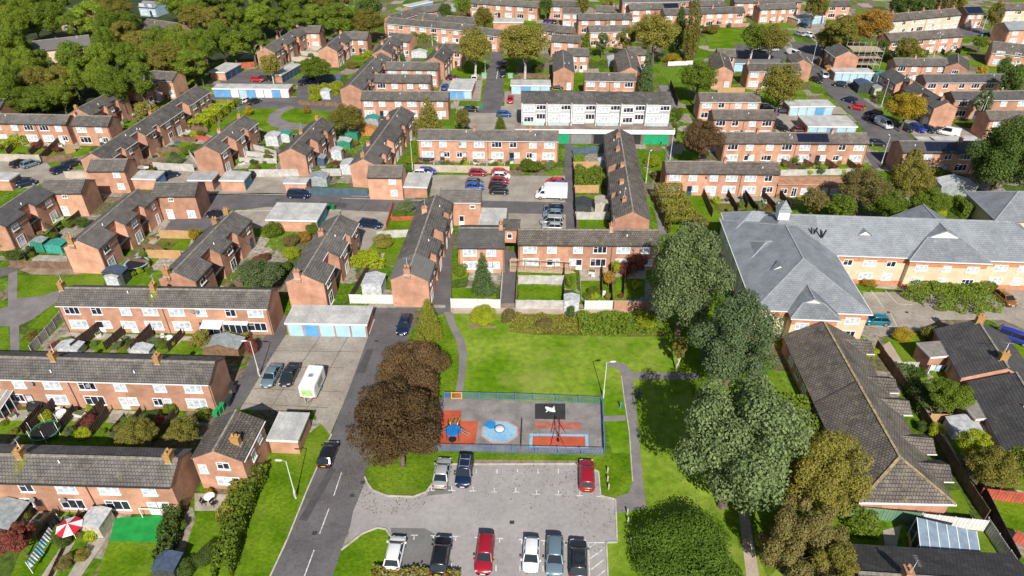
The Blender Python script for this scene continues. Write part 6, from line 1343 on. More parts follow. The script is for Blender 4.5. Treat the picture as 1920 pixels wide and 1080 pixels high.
# ================================================================ garden fences and walls
FN = [
 ('pale board fence below the fir tree garden', [(846, 577), (938, 578)], 'white'), ('grey board fence below the passage garden', [(967, 579), (1057, 580)], 'grey'), ('low grey board fence across the decking garden', [(972, 533), (1056, 533)], 'grey'), ('white board fence beside the garden shed door', [(1096, 580), (1148, 580)], 'white'), ('board fence along the passage side of the fir garden', [(938, 578), (944, 500)], 'grey'), ('dark fence between the decking garden and the next plot', [(1057, 579), (1058, 485)], 'dark'), ('brown fence beside the small orange leaved tree', [(1148, 580), (1144, 490)], 'brown'), ('pink brick garden wall beside the pale green tree', [(1150, 581), (1215, 583)], 'brick'), ('fence along the passage beside the decking', [(967, 579), (972, 480)], 'brown'),
 ('blue white board fence beside the notched row by the garages', [(657, 569), (742, 570)], 'white'), ('blue panel fence facing the cross street', [(575, 366), (690, 368)], 'blue'), ('pale panel fence behind the red car', [(778, 322), (955, 326)], 'pale'), ('board fence beside the copper gable house', [(640, 330), (470, 332)], 'grey'), ('pale fence above the joined garages', [(365, 322), (290, 318)], 'grey'), ('orange fence along the round lawn of the notched row', [(302, 447), (362, 448)], 'orange'), ('dark red brick toned fence above the climbing shrubs', [(280, 484), (342, 486)], 'orange'), ('fence of brown boards under the green sheds', [(22, 502), (140, 505)], 'brown', 1.5), ('dark wire fence climbing past the green sheds', [(50, 490), (118, 425)], 'dark', 1.3), ('brown fence beside the white garden arch', [(128, 425), (168, 392)], 'dark', 1.3),
 ('dark tall fence between the first two third row gardens', [(140, 664), (203, 612)], 'dark', 1.9), ('dark board fence beside the patio of third row', [(250, 666), (300, 612)], 'dark', 1.9), ('weathered fence along the park path end garden', [(62, 664), (118, 600)], 'grey', 1.6), ('dark fence beside the trampoline lawn', [(60, 818), (118, 752)], 'dark', 1.8), ('dark fence with an orange ornament by the black garden path', [(150, 818), (215, 750)], 'dark', 1.9), ('dark low fence edging the gravel of second row garden', [(208, 815), (236, 783)], 'dark', .8), ('brown fence at the photo edge of second row', [(-10, 790), (12, 770)], 'brown', 1.8),
 ('dark fence beside the turf pitch and the hedge', [(322, 1015), (330, 955)], 'dark', 1.6), ('brown fence between the striped parasol garden and the lawn', [(40, 1000), (62, 950)], 'brown', 1.5), ('dark fence beside the greenhouse of the lowest terrace', [(180, 975), (200, 945)], 'dark', 1.8), ('low dark fence along the washing line lawn', [(95, 1088), (148, 970)], 'brown', .7),
 ('pale fence facing the concrete at the photo edge', [(-8, 302), (78, 304)], 'pale', 1.8), ('brown fence by the shady small lawn', [(78, 304), (115, 268)], 'brown', 1.7), ('brown fence before the four window house', [(82, 305), (140, 303)], 'brown', 1.6), ('orange fence panel by the bare climbing frame', [(125, 290), (142, 285)], 'orange', 1.8), ('pale fence beneath the two window house', [(125, 336), (176, 336)], 'pale', 1.8), ('red brick toned wall above the round shrub row', [(367, 262), (395, 265)], 'red', 1.2), ('pale fence below the red toned wall', [(355, 290), (370, 310)], 'grey', 1.4),
 ('red fence beside the bright garden by the notched roof row', [(725, 432), (738, 388)], 'red', 1.4), ('low red wall across the bright green garden', [(735, 414), (785, 413)], 'red', .9), ('grey fence above the hedge garden with round shrubs', [(708, 448), (770, 444)], 'grey', 1.6), ('dark rail fence beside the pale tent shed', [(655, 568), (690, 510)], 'dark', 1.4), ('pale back fence of the flower garden', [(540, 300), (520, 320)], 'grey', 1.3),
 ('orange fence with a mural garden behind the shop block', [(1074, 318), (1132, 316)], 'orange', 1.8), ('bluish fence topping the mural garden', [(1074, 290), (1132, 287)], 'blue', 1.8), ('orange board fence below the dense hedge garden', [(1076, 362), (1122, 362)], 'orange', 1.8), ('dark narrow fence along the lane beside the gardens', [(1074, 300), (1080, 432)], 'dark', 1.6), ('grey board fence with shed roofs beside it', [(1078, 412), (1142, 412)], 'grey', 1.7),
 ('dark slatted fence between two back lawns', [(1318, 368), (1335, 408)], 'brown', 1.7), ('dark fence behind the second back lawn', [(1392, 372), (1400, 392)], 'dark', 1.6), ('brown fence beside the care home hedge', [(1455, 362), (1480, 395)], 'dark', 1.6), ('patched red and grey fence facing the low brick row', [(1462, 330), (1600, 328)], 'grey', 1.5), ('dark brown gate fence by the white arbour', [(1256, 162), (1270, 200)], 'dark', 2),
 ('green panel fence behind the bungalow row', [(1580, 968), (1722, 982)], 'green', 1.8), ('pale panel fence meeting the green one', [(1720, 982), (1842, 996)], 'white', 1.8), ('grey fence along the outer path of the bungalows', [(1842, 990), (1905, 1085)], 'grey', 1.8), ('black trellis fence beside the red sheds', [(1828, 918), (1900, 1065)], 'dark', 2), ('red panel fence behind the trellis', [(1833, 935), (1925, 945)], 'red', 1.8), ('lower red panel fence in the corner garden', [(1895, 1015), (1925, 1025)], 'red', 1.8), ('dark fence crossing the rough corner garden', [(1722, 985), (1748, 1035)], 'green', 1.6),
 ('long shaded fence beside the bungalow path', [(1640, 655), (1700, 740), (1800, 905), (1845, 975)], 'brown', 1.7), ('orange topped wall under the willow shrub', [(1740, 790), (1808, 792)], 'orange', 1.4), ('pale rail beside the washing garden', [(1680, 686), (1720, 688)], 'grey', .8),
 ('brown fence beside the stacked terraces road', [(820, 185), (832, 160)], 'pale', 1.3), ('brown fence behind the looping path lawn', [(560, 196), (645, 201)], 'brown', 1.2), ('pale fence before the lime hedge garden', [(585, 172), (618, 172)], 'orange', 1.5), ('dark hoarding fence above the lime hedge garden', [(592, 152), (640, 152)], 'blue', 1.8), ('red brown fence behind the wood garages', [(446, 128), (478, 126)], 'red', 1.7), ('tan yard fence by the copper tree terrace', [(1345, 176), (1395, 176)], 'orange', 1.8), ('pale blue fence in the small court behind the dark conifer', [(1104, 128), (1140, 128)], 'blue', 1.2), ('long pink wall behind the distant green', [(1342, 52), (1405, 50)], 'brick', 1.2), ('white garden fence by the yellow round shrub', [(1252, 124), (1298, 122)], 'white', 1.4),
 ('dark brick wall before the white shop gardens', [(975, 146), (1035, 148)], 'brown', 1.4),
]
for f in FN: fence(f[0], f[1], f[2], f[3] if len(f) > 3 else 1.75, wall=f[2] == 'brick', name='garden_wall' if f[2] == 'brick' else 'garden_fence', cat='wall' if f[2] == 'brick' else 'fence')
# sheds and small garden buildings
SH = [('green garden shed with grey roof on the pale patio', 80, 468, 2.2, 1.8, 2.0, 'green', 'grey'), ('larger bright green tarpaulin shed beside the grey roofed one', 110, 470, 3.0, 2.0, 1.6, 'teal', 'teal'), ('green shed with white roof below the orange canopy', 648, 278, 3.0, 2.2, 2.0, 'green', 'white'), ('green roofed shed beside the orange canopy', 662, 262, 3.0, 2.2, 2.0, 'green', 'green'), ('orange canopy shelter by the notched row', 688, 252, 5, 1.8, 1.8, 'orange', 'orange'), ('white summer house in the green panel yard', 634, 298, 2.4, 1.8, 2.4, 'white', 'white'), ('pale grey plastic shed at the white fence corner', 1071, 578, 2.3, 1.8, 2.0, 'white', 'white'), ('pale tent shaped shed in the rail fence garden', 703, 544, 3.2, 3.4, 2.1, 'white', 'white'), ('dark grey flat topped shed behind the notched row', 223, 528, 3.4, 1.8, 2.3, 'dark', 'blue'), ('white upright shed beside the dark topped one', 217, 533, 2.2, 1.2, 1.8, 'white', 'white'), ('brown shed with grey roof beside the clipped conservatory hedge', 425, 662, 5.2, 2.6, 2.0, 'brown', 'grey'), ('white domed shed roof on the first third row lawn', 135, 660, 3.4, 1.8, 1.2, 'white', 'white'),
 ('pale plastic store roof behind the second chimney', 268, 663, 3.0, 1.4, 1.1, 'white', 'white'), ('glass sided greenhouse beside the turf pitch', 188, 990, 2.2, 2.4, 1.8, 'pale', 'white'), ('dark grey shed roof at the photo edge of the lowest terrace', 12, 985, 4.4, 3.4, 1.9, 'dark', 'grey'), ('dark blue shed in the hedge shade at the bottom edge', 322, 1072, 2.2, 2.0, 1.8, 'dark', 'blue'), ('blue roofed shed below the wide green garden tree', 700, 236, 3.4, 2.6, 2.2, 'grey', 'teal'), ('white arched playhouse by the lime hedge', 613, 184, 2.6, 2.2, 2.2, 'white', 'white'), ('white marquee roofed shed on the looping path lawn edge', 515, 270, 3.0, 2.6, 2.4, 'white', 'white'), ('small white shed with teal side by the looping path', 537, 264, 2.6, 2.2, 2.0, 'white', 'teal'), ('grey shed in the blue panel yard', 600, 345, 4, 2.4, 2.0, 'grey', 'grey'), ('grey shed beneath the notched row with green panel yard', 601, 308, 2.6, 2.0, 1.8, 'blue', 'grey'), ('white greenhouse in the green panel yard', 656, 322, 3, 3, 2.2, 'white', 'white'),
 ('dark shed in the lane gardens below the orange fence', 1093, 396, 3.0, 3.4, 2.0, 'dark', 'dark'), ('pale pergola shed next to the dark lane shed', 1127, 392, 2.6, 3.0, 2.0, 'pale', 'pale'), ('small pale blue panelled shed by the brick flank wall', 1130, 314, 2.2, 1.6, 1.9, 'grey', 'white'), ('white roofed shed under the shaded hedge near the care home', 1785, 360, 7, 3.6, 2.2, 'grey', 'white'), ('pale shed with blue roof behind the dark windows terrace', 1150, 122, 4, 4, 2.2, 'grey', 'white'), ('orange topped playhouse beside the kerbside people carrier', 1552, 138, 2, 2, 2, 'orange', 'orange'), ('white tented cover beside the washing at the lower bungalow', 1805, 812, 4, 2.4, 1.5, 'white', 'white'), ('brown summer shed behind the scaffolded house street', 1545, 122, 4, 3, 2.2, 'brown', 'brown'), ('teal shed roof among the vans of the scaffolded street', 1655, 155, 5, 3, 2.4, 'grey', 'teal'), ('pale flat shed before the slantwise row', 1650, 178, 5, 3, 2.2, 'pale', 'grey'), ('grey hut with long roof by the slantwise row', 1615, 170, 4, 5, 2.3, 'dark', 'blue'), ('pale shed between the wood and the cream terrace', 1500, 44, 4, 2, 2, 'grey', 'grey'), ('pale blue shed in the top garden by the olive trees', 855, 20, 4, 3, 2, 'grey', 'white'), ('pink roofed shed in the top garden by the olive trees', 872, 26, 4, 3, 2, 'brown', 'brown'), ('light timber shed below the low gable house', 787, 107, 5, 2, 1.8, 'white', 'white')]
for s in SH: shed(*s)
# trampolines, parasol, washing lines, goals, scaffolds
def trampoline(label, u, v, r=1.6, net=True, c='dark'):
    p = P(u, v, 0); o = thing('trampoline', label, 'trampoline', p, 0, 'garden trampolines'); m = MB(); m.tube((0, 0, .72), (0, 0, .76), r * .86, r * .86, 20); m.build('mat', BLACK, o)
    m = MB()
    for q in range(20): a, b = 2 * math.pi * q / 20, 2 * math.pi * (q + 1) / 20; m.bar((r * math.cos(a), r * math.sin(a), .76), (r * math.cos(b), r * math.sin(b), .76), .25, .06)
    m.build('rim_pad', mat('pad_' + c, {'dark': (.02, .05, .05), 'blue': (.25, .5, .65), 'green': (.03, .16, .09)}[c], .6, 0), o)
    m = MB()
    for q in range(6): a = math.pi * q / 3; m.tube((r * math.cos(a), r * math.sin(a), 0), (r * math.cos(a), r * math.sin(a), 2.2 if net else .75), .03, n=5)
    m.build('frame', METAL, o)
trampoline('round green trampoline beside the fence of second row', 88, 815, 1.7, True, 'green'); trampoline('round dark trampoline with pale blue rim by the notched row', 258, 500, 1.9, False, 'blue'); trampoline('netted dark trampoline in front of the car yard terrace', 801, 300, 1.8, True, 'dark')
def parasol(label, u, v):
    p = P(u, v, 0); o = thing('parasol', label, 'parasol', p); m = MB(); m.tube((0, 0, 0), (0, 0, 2.5), .03, n=6); m.build('pole', WHITE, o)
    for q in range(8):
        a, b = math.pi * q / 4, math.pi * (q + 1) / 4; m = MB(); m.poly([(0, 0, 2.6), (1.35 * math.cos(a), 1.35 * math.sin(a), 2.05), (1.35 * math.cos(b), 1.35 * math.sin(b), 2.05)]); m.poly([(0, 0, 2.58), (1.35 * math.cos(b), 1.35 * math.sin(b), 2.03), (1.35 * math.cos(a), 1.35 * math.sin(a), 2.03)]); m.build('canopy_panel', mat('parasol_red', (.5, .02, .04), .8, 0) if q % 2 else WHITE, o)
parasol('red and white striped parasol on the path by the greenhouse', 143, 1010)
def washing(label, a, b, cols, z=1.9, posts=True):
    pa, pb = P(*a, 0), P(*b, 0); o = thing('washing_line', label, 'washing line', pa); d = pb - pa; m = MB()
    m.bar((0, 0, z), (d.x, d.y, z), .02); m.build('line', BLACK, o)
    for q in (Vector((0, 0, 0)), d): m = MB(); m.tube(q, q + Vector((0, 0, z + .1)), .04, n=6); m.build('post', METAL, o)
    n = len(cols)
    for i, c in enumerate(cols):
        s0, s1 = (i + .08) / n, (i + .92) / n; x0, x1 = d * s0, d * s1; hgt = random.uniform(.9, 1.5); sw = Vector((-d.y, d.x, 0)).normalized()
        m = MB(); k = 6; rows = []
        for r in range(3): rows.append([(x0 + (x1 - x0) * q / k) + sw * (.12 * math.sin(q * 1.9) * r / 2 + .15 * r / 2) + Vector((0, 0, z - hgt * r / 2)) for q in range(k + 1)])
        for r in range(2):
            for q in range(k): m.poly([rows[r][q], rows[r][q + 1], rows[r + 1][q + 1], rows[r + 1][q]], 0, True)
        tag(m.build('hanging_cloth', mat('cloth_' + c, {'w': (.7, .72, .76), 'b': (.3, .55, .68), 'n': (.02, .025, .05), 'p': (.55, .12, .3), 'l': (.5, .62, .72), 'r': (.5, .05, .05), 'y': (.7, .55, .1)}[c], .9, .08, 2), None, pa),
            {'w': 'white', 'b': 'pale turquoise', 'n': 'dark navy', 'p': 'pink', 'l': 'light blue', 'r': 'red', 'y': 'yellow'}[c] + ' cloth, number %d from the house on the %s' % (i + 1, 'long garden line' if 'lowest' in label else 'bungalow line'), 'laundry', 'laundry on lines')
washing('long washing line over the lowest lawn', (118, 985), (62, 1075), 'nnwwbbwl')
washing('washing line behind the lower bungalow extension', (1738, 704), (1788, 704), 'wlnwp')
def goal(label, u, v, w=2.4, h=1.6, rot='U'):
    p = P(u, v, 0); o = thing('football_goal', label, 'goal', p, hd(rot)); m = MB()
    for s in (-1, 1): m.bar((s * w/2, 0, 0), (s * w/2, 0, h), .08); m.bar((s * w/2, 0, h), (s * w/2, 1, 0), .05)
    m.bar((-w/2, 0, h), (w/2, 0, h), .08); m.build('goal_frame', WHITE, o); m = MB()
    for q in range(10): t = q / 9; m.bar((-w/2, t, h * (1 - t)), (w/2, t, h * (1 - t)), .012); m.bar((-w/2 + w * t, 0, h), (-w/2 + w * t, 1, 0), .012)
    m.build('goal_net', METAL, o)
goal('small white football goal on the bright artificial turf', 288, 972)
def scaffold(label, u, v, w, d, h, rot='U'):
    p = P(u, v, 0); o = thing('scaffolding', label, 'scaffolding', p, hd(rot)); m = MB(); nx = int(w / 2) + 1
    for i in range(nx + 1):
        for y in (0, d): x = -w/2 + w * i / nx; m.tube((x, y, 0), (x, y, h + 1), .05, n=5)
    z = 2.0
    while z < h + 1:
        for y in (0, d): m.tube((-w/2, y, z), (w/2, y, z), .05, n=5)
        z += 1.0
    m.build('pole_frame', METAL, o); z = 2.0
    while z < h: b = MB(); b.box(-w/2, w/2, 0, d, z, z + .06); b.build('deck', mat('scaffold_deck', (.42, .33, .22), .9, .2, 2), o); z += 2
scaffold('metal scaffolding round the dark roofed house', 1618, 134, 9, 6, 6.5)
def table_set(label, u, v, c='white'):
    p = P(u, v, 0); o = thing('patio_table', label, 'table', p, random.random() * 3, 'patio tables'); m = MB(); m.tube((0, 0, .68), (0, 0, .72), .6, n=14); mm = WHITE if c == 'white' else BLACK; m.build('table_top', mm, o)
    for q in range(3): a = q * 2.1; m = MB(); m.bar((.1 * math.cos(a), .1 * math.sin(a), .68), (.4 * math.cos(a), .4 * math.sin(a), 0), .05); m.build('leg', mm, o)
def chair(label, u, v, c='white', rot=0):
    p = P(u, v, 0); o = thing('patio_chair', label, 'chair', p, R(rot), 'patio chairs'); mm = WHITE if c == 'white' else BLACK if c == 'black' else METAL
    m = MB(); m.box(-.25, .25, -.25, .25, .42, .47); m.build('seat', mm, o); m = MB(); m.bar((-.25, .25, .47), (-.25, .3, .95), .05); m.bar((.25, .25, .47), (.25, .3, .95), .05); m.box(-.25, .25, .26, .3, .6, .95); m.build('backrest', mm, o)
    for x in (-.22, .22):
        for y in (-.22, .22): m = MB(); m.bar((x, y, 0), (x, y, .42), .04); m.build('leg', mm, o)
table_set('white patio table behind the second terrace', 118, 780); table_set('white garden table before the conservatory terrace', 318, 640); table_set('white table on the patio of the gable house', 395, 938); table_set('dark round table by the black garden barbecue', 140, 775, 'black')
for L_, u, v, c, r_ in [('white chair beside the table behind the second terrace', 112, 776, 'white', 20), ('white chair across the table behind the second terrace', 124, 784, 'white', 190), ('dark chair at the gable house patio', 384, 945, 'black', 90), ('dark chair next to the turquoise sheet patio', 402, 948, 'black', 60), ('white chair before the conservatory terrace', 326, 644, 'white', 140), ('metal chair beneath the grey terrace window', 306, 636, 'metal', 20), ('white lounger style chair on the decking lawn', 1112, 522, 'white', 60), ('white chair beside the pale statue on the lawn', 1132, 556, 'white', 0)]: chair(L_, u, v, c, r_)
def deck():
    p = P(1013, 502, 0); o = thing('timber_deck', 'raised timber decking with white posts on the pale fence terrace', 'decking', p, GRID); m = MB(); m.box(-5.2, 5.2, -1.6, 2.2, 0, .45)
    m.build('deck_boards', mat('deck_wood', (.42, .31, .21), .9, .15, 2), o)
    for i in range(5): m = MB(); x = -5.1 + 10.2 * i / 4; m.bar((x, -1.55, .45), (x, -1.55, 2.4), .12); m.build('post', mat('deck_post', (.5, .4, .3), .8, .1, 2), o)
    m = MB(); m.bar((-5.2, -1.55, 2.4), (5.2, -1.55, 2.4), .12); m.bar((-5.2, -1.55, 1.35), (5.2, -1.55, 1.35), .08)
    for i in range(40): x = -5.1 + 10.2 * i / 39; m.bar((x, -1.55, .45), (x, -1.55, 1.35), .04)
    m.build('railing', mat('deck_post', (.5, .4, .3), .8, .1, 2), o)
deck()
def cover(label, u, v):
    p = P(u, v, 0); o = thing('barbecue_cover', label, 'garden cover', p); m = MB(); hx = lambda r, z: [(r * math.cos(math.pi / 3 * q), r * math.sin(math.pi / 3 * q), z) for q in range(6)]
    m.loft([hx(1.25, .02), hx(1.3, .75), hx(1.0, .95), hx(.2, 1.1)], 0, False); m.build('cover_sheet', mat('cover_black', (.02, .022, .025), .55, .2, 3), o); m = MB(); m.bar((-.3, -.2, 1.06), (.1, -.25, 1.07), .12, .05); m.build('strap', METAL, o)
cover('black hexagonal garden furniture cover behind the second terrace', 72, 764)
# ================================================================ trees
T = tree
T('upper of two big copper leaved trees by the long road', 772, 700, 70, 11, 'copper', low=.15); T('lower and larger copper leaved tree over the roadside lawn', 745, 795, 92, 12.5, 'copper', low=.15)
T('upright yellow green conifer at the playing field corner', 803, 597, 27, 7, 'golden', 'cone', 'l', low=.05, name='conifer'); T('low yellow green conifer below the upright one', 787, 645, 23, 4, 'golden', 'cone', 'm', low=.05, name='conifer')
T('pale green tree beside the care home end of the brick terrace', 1288, 524, 85, 19, 'pale', low=.08); T('darker green tree between two pale trees by the lawn', 1380, 640, 84, 15, 'blue', low=.06); T('largest pale green tree casting shade on the park lawn', 1385, 832, 122, 19, 'pale', low=.08)
T('olive autumn tree beside the bungalow row hip', 1545, 888, 78, 12, 'olive', low=.1); T('brownish autumn tree at the bottom edge below the olive one', 1500, 1010, 84, 11, 'brown', 'airy', low=.08); T('dull green tree at the bottom edge behind the brownish one', 1560, 1065, 60, 9, 'olive', 'airy')
T('thin staked sapling at the edge of the lawn shade', 1276, 652, 16, 6, 'olive', 'airy', 'm', pale=True, low=.35, name='sapling')
T('dark green fir in the small front garden by the passage', 905, 512, 21, 7.5, 'conifer', 'cone', 'm', low=.04, name='fir_tree'); T('orange leaved small tree on the boundary by the white lounger', 1142, 520, 12, 3.2, 'orange', 'round', 'm'); T('bronze leaved shrubby tree by the pale green crown', 1195, 490, 22, 3.6, 'red', 'airy', 'm'); T('yellow green small tree next to the orange leaved one', 1155, 500, 10, 3.4, 'lime', 'round', 's')
T('copper tree between the end on row and the brick terrace', 1318, 258, 43, 11, 'copper'); T('big olive tree standing over the tan yard', 1467, 158, 46, 14, 'olive'); T('green tree beside the alley with dark fence', 1310, 145, 36, 12, 'green'); T('glowing yellow autumn tree by the slantwise row', 1703, 200, 38, 10, 'yellow'); T('tall orange tree before the cream terrace', 1637, 45, 34, 14, 'orange'); T('tall olive tree beside the orange one', 1580, 60, 38, 14, 'olive', 'airy'); T('lower olive tree by the distant blue garages', 1550, 72, 24, 9, 'olive'); T('yellow green tree over the distant car park', 1450, 72, 32, 12, 'olive', pale=True); T('dark green half of the pair over the distant car park', 1415, 70, 28, 12, 'green', pale=True)
T('tall slim olive poplar by the distant green', 1298, 60, 18, 18, 'olive', 'column', 'm', low=.08); T('dark evergreen beside the slim poplar', 1275, 58, 14, 13, 'dark', 'column', 'm', low=.08); T('dome shaped dark olive tree before the distant terraces', 1230, 62, 44, 16, 'olive'); T('slim dark conifer before the brown roofed row end', 1213, 135, 17, 13, 'conifer', 'cone', 'm', low=.05, name='conifer'); T('pale olive tree beside the dome shaped tree', 1175, 72, 22, 10, 'olive', 'airy'); T('thin pale green tree before the brown windows terrace', 1130, 78, 16, 8, 'pale', 'airy')
T('wide olive tree with pale trunks beside the tree lined road', 985, 80, 52, 16, 'olive', 'round', pale=True); T('olive tree with a forked pale trunk across the road', 890, 86, 36, 15, 'olive', 'round', pale=True); T('small olive tree in the top gardens', 908, 32, 20, 10, 'olive'); T('rusty brown tree in the gardens between distant rows', 862, 34, 16, 7, 'brown'); T('lime tree in the top row gardens', 1093, 8, 14, 10, 'olive'); T('dark tree at the top edge by the plain gable', 1024, 8, 12, 10, 'dark'); T('small green conical tree before the brown windows terrace', 1100, 76, 10, 6, 'green', 'cone', 's', low=.05)
T('conical green garden tree in front of the lowest stacked terrace', 803, 216, 28, 9, 'olive', 'cone', 'm', low=.05); T('small round tree at the tarmac court edge', 868, 222, 17, 6.5, 'olive', 'round', 'm'); T('small dark tree on the tarmac court beside the blue car', 938, 230, 12, 5, 'green', 'cone', 'm', low=.1)
T('broad olive tree between two notched rows', 650, 220, 35, 9, 'olive'); T('broad green tree in the garages court', 592, 127, 33, 8, 'green'); T('yellow olive street tree before the garages', 506, 120, 22, 9, 'olive', pale=True); T('bright lime shrub tree by the stepped brick row', 690, 104, 11, 4.5, 'lime', 'round', 'm'); T('olive garden tree before the long notched row', 271, 208, 27, 6.5, 'olive', 'airy', 'm')
T('very large dark green tree at the photo edge', 1888, 292, 72, 17, 'dark', low=.1); T('dark green tree above the large edge tree', 1900, 150, 24, 12, 'dark'); T('slender dark tree behind the pale roofed house', 1868, 25, 14, 12, 'olive', 'airy'); T('green tree before the cream and brick terrace', 1704, 90, 23, 9, 'olive'); T('dark green tree beside the shady grass corner', 1655, 90, 16, 7, 'dark'); T('yellow garden tree above the long dark roof', 1842, 133, 11, 5, 'yellow', 'round', 'm'); T('bare silvery tree before the long terrace', 1845, 190, 18, 10, 'pale', 'airy', 's', pale=True)
for L_, u, v, r_, h_, k in [('rust olive tree first in the clump behind the care home', 1620, 352, 46, 10, 'brown'), ('tallest tree of the clump behind the care home', 1708, 335, 42, 12, 'olive'), ('green tree in the middle of the clump behind the care home', 1665, 380, 42, 7.5, 'green'), ('brown shrubby tree by the low brick row gardens', 1528, 372, 28, 6.5, 'brown'), ('dark green tree at the clump end by the white shed', 1742, 375, 36, 7, 'green'), ('small green tree under the brown shrubby one', 1578, 385, 30, 6, 'green'), ('dark bush tree against the bush clad terrace', 1365, 197, 14, 4.5, 'dark')]: T(L_, u, v, r_, h_, k)
T('tall conifer pair front of the shaded solar terrace', 1712, 300, 16, 8, 'olive', 'airy', 'm'); T('dark red plum tree beside the lowest lawn at the photo edge', 30, 1010, 38, 4.5, 'red', 'airy', 'm'); T('broad olive garden tree in the flower garden', 255, 812, 38, 4.6, 'olive'); T('second green garden tree behind the flower beds', 345, 805, 30, 4, 'olive'); T('small round tree beside the white conservatory', 378, 636, 18, 4.2, 'olive'); T('white flowering tall shrub tree by the notched row', 485, 512, 48, 5.5, 'pale'); T('weeping green shrub tree above the orange wall', 1780, 740, 44, 5.5, 'green'); T('grey green tree by the red panel corner', 1865, 875, 48, 6.5, 'olive'); T('lime green tree above the grey green corner tree', 1830, 835, 34, 5.5, 'lime'); T('bright green tree at the photo edge above the red sheds', 1905, 870, 30, 7, 'green')
T('olive brown tree on the garden side of the pale green giant', 1470, 775, 26, 5, 'pale')
# the wood, in rows from the far edge to the street
rw = [(6, 10, 645, 37, 13), (38, -5, 645, 36, 13), (74, 0, 478, 35, 13), (112, 8, 385, 35, 12), (150, 10, 275, 35, 11.5), (184, 15, 130, 34, 8)]
rn = ['farthest-out'.replace('farthest-out', 'back'), 'second', 'middle', 'fourth', 'fifth', 'front']
wk = ['green', 'fresh', 'olive', 'green', 'fresh', 'green', 'fresh', 'olive', 'green']; wd_ = {'green': 'mid green', 'olive': 'olive tinted', 'dark': 'dark green', 'fresh': 'bright green', 'brown': 'brown tinted'}
od = ['first', 'second', 'third', 'fourth', 'fifth', 'sixth', 'seventh', 'eighth', 'ninth', 'tenth', 'eleventh', 'twelfth', 'thirteenth', 'fourteenth', 'fifteenth', 'sixteenth', 'seventeenth', 'eighteenth', 'nineteenth', 'twentieth']
for ri, (v, u0, u1, st, h) in enumerate(rw):
    u = u0; i = 0
    while u <= u1:
        uu, vv = u + random.uniform(-9, 9), v + random.uniform(-9, 9)
        if not ((55 < uu < 170 and 62 < vv < 106) or (258 < uu < 345 and 24 < vv < 76) or (110 < uu < 168 and vv < 32) or (250 < uu < 300 and vv < 20)):
            k = wk[(i * 4 + ri * 2) % 9]; T('%s woodland tree, %s along the %s row of the wood' % (wd_[k], od[min(i, 19)], rn[ri]), uu, vv, random.uniform(24, 41), h * random.uniform(.85, 1.2), k, random.choice(['round', 'round', 'airy']), 'l', name='woodland_tree', group='trees of the wood'); i += 1
        u += st * random.uniform(.85, 1.1)
for L_, u, v, r_, h_, k in [('dark tree over the climbing distant row', 690, 15, 28, 12, 'dark'), ('olive tree at the wood end by the distant hedge', 690, 40, 32, 12, 'olive'), ('green tree at the corner of the wood by short stepped row', 655, 42, 22, 9, 'green'), ('dark tree above the low gable brick house', 836, 25, 16, 10, 'dark'), ('green shrub tree behind the distant row end', 868, 10, 18, 9, 'green'), ('olive tree at the top edge by distant gables', 1140, 6, 14, 9, 'olive'), ('tall olive tree at the top edge by the brick end', 1530, 8, 22, 13, 'olive'), ('green conifer at the top edge beside the tall olive tree', 1548, 10, 10, 10, 'green'), ('dark tree behind the cream terrace chimneys', 1690, 8, 26, 12, 'dark'), ('dark green tree behind the cream terrace end', 1730, 8, 26, 12, 'dark'), ('dull tree behind the last cream chimney', 1770, 5, 24, 11, 'brown'), ('olive tree by the solar roof house', 1800, 4, 14, 9, 'olive'), ('green tree in front of the brown roofed building', 1840, 78, 16, 6, 'green'), ('dark tree beside the yellow garden tree', 1885, 125, 16, 8, 'dark'), ('green tree at the wood corner beside the small lawn', 375, 133, 12, 7, 'dark'), ('low olive tree beside the brick end house at the wood', 300, 118, 22, 8, 'olive'), ('shady tree by the wood road bend', 355, 105, 26, 10, 'olive')]: T(L_, u, v, r_, h_, k)
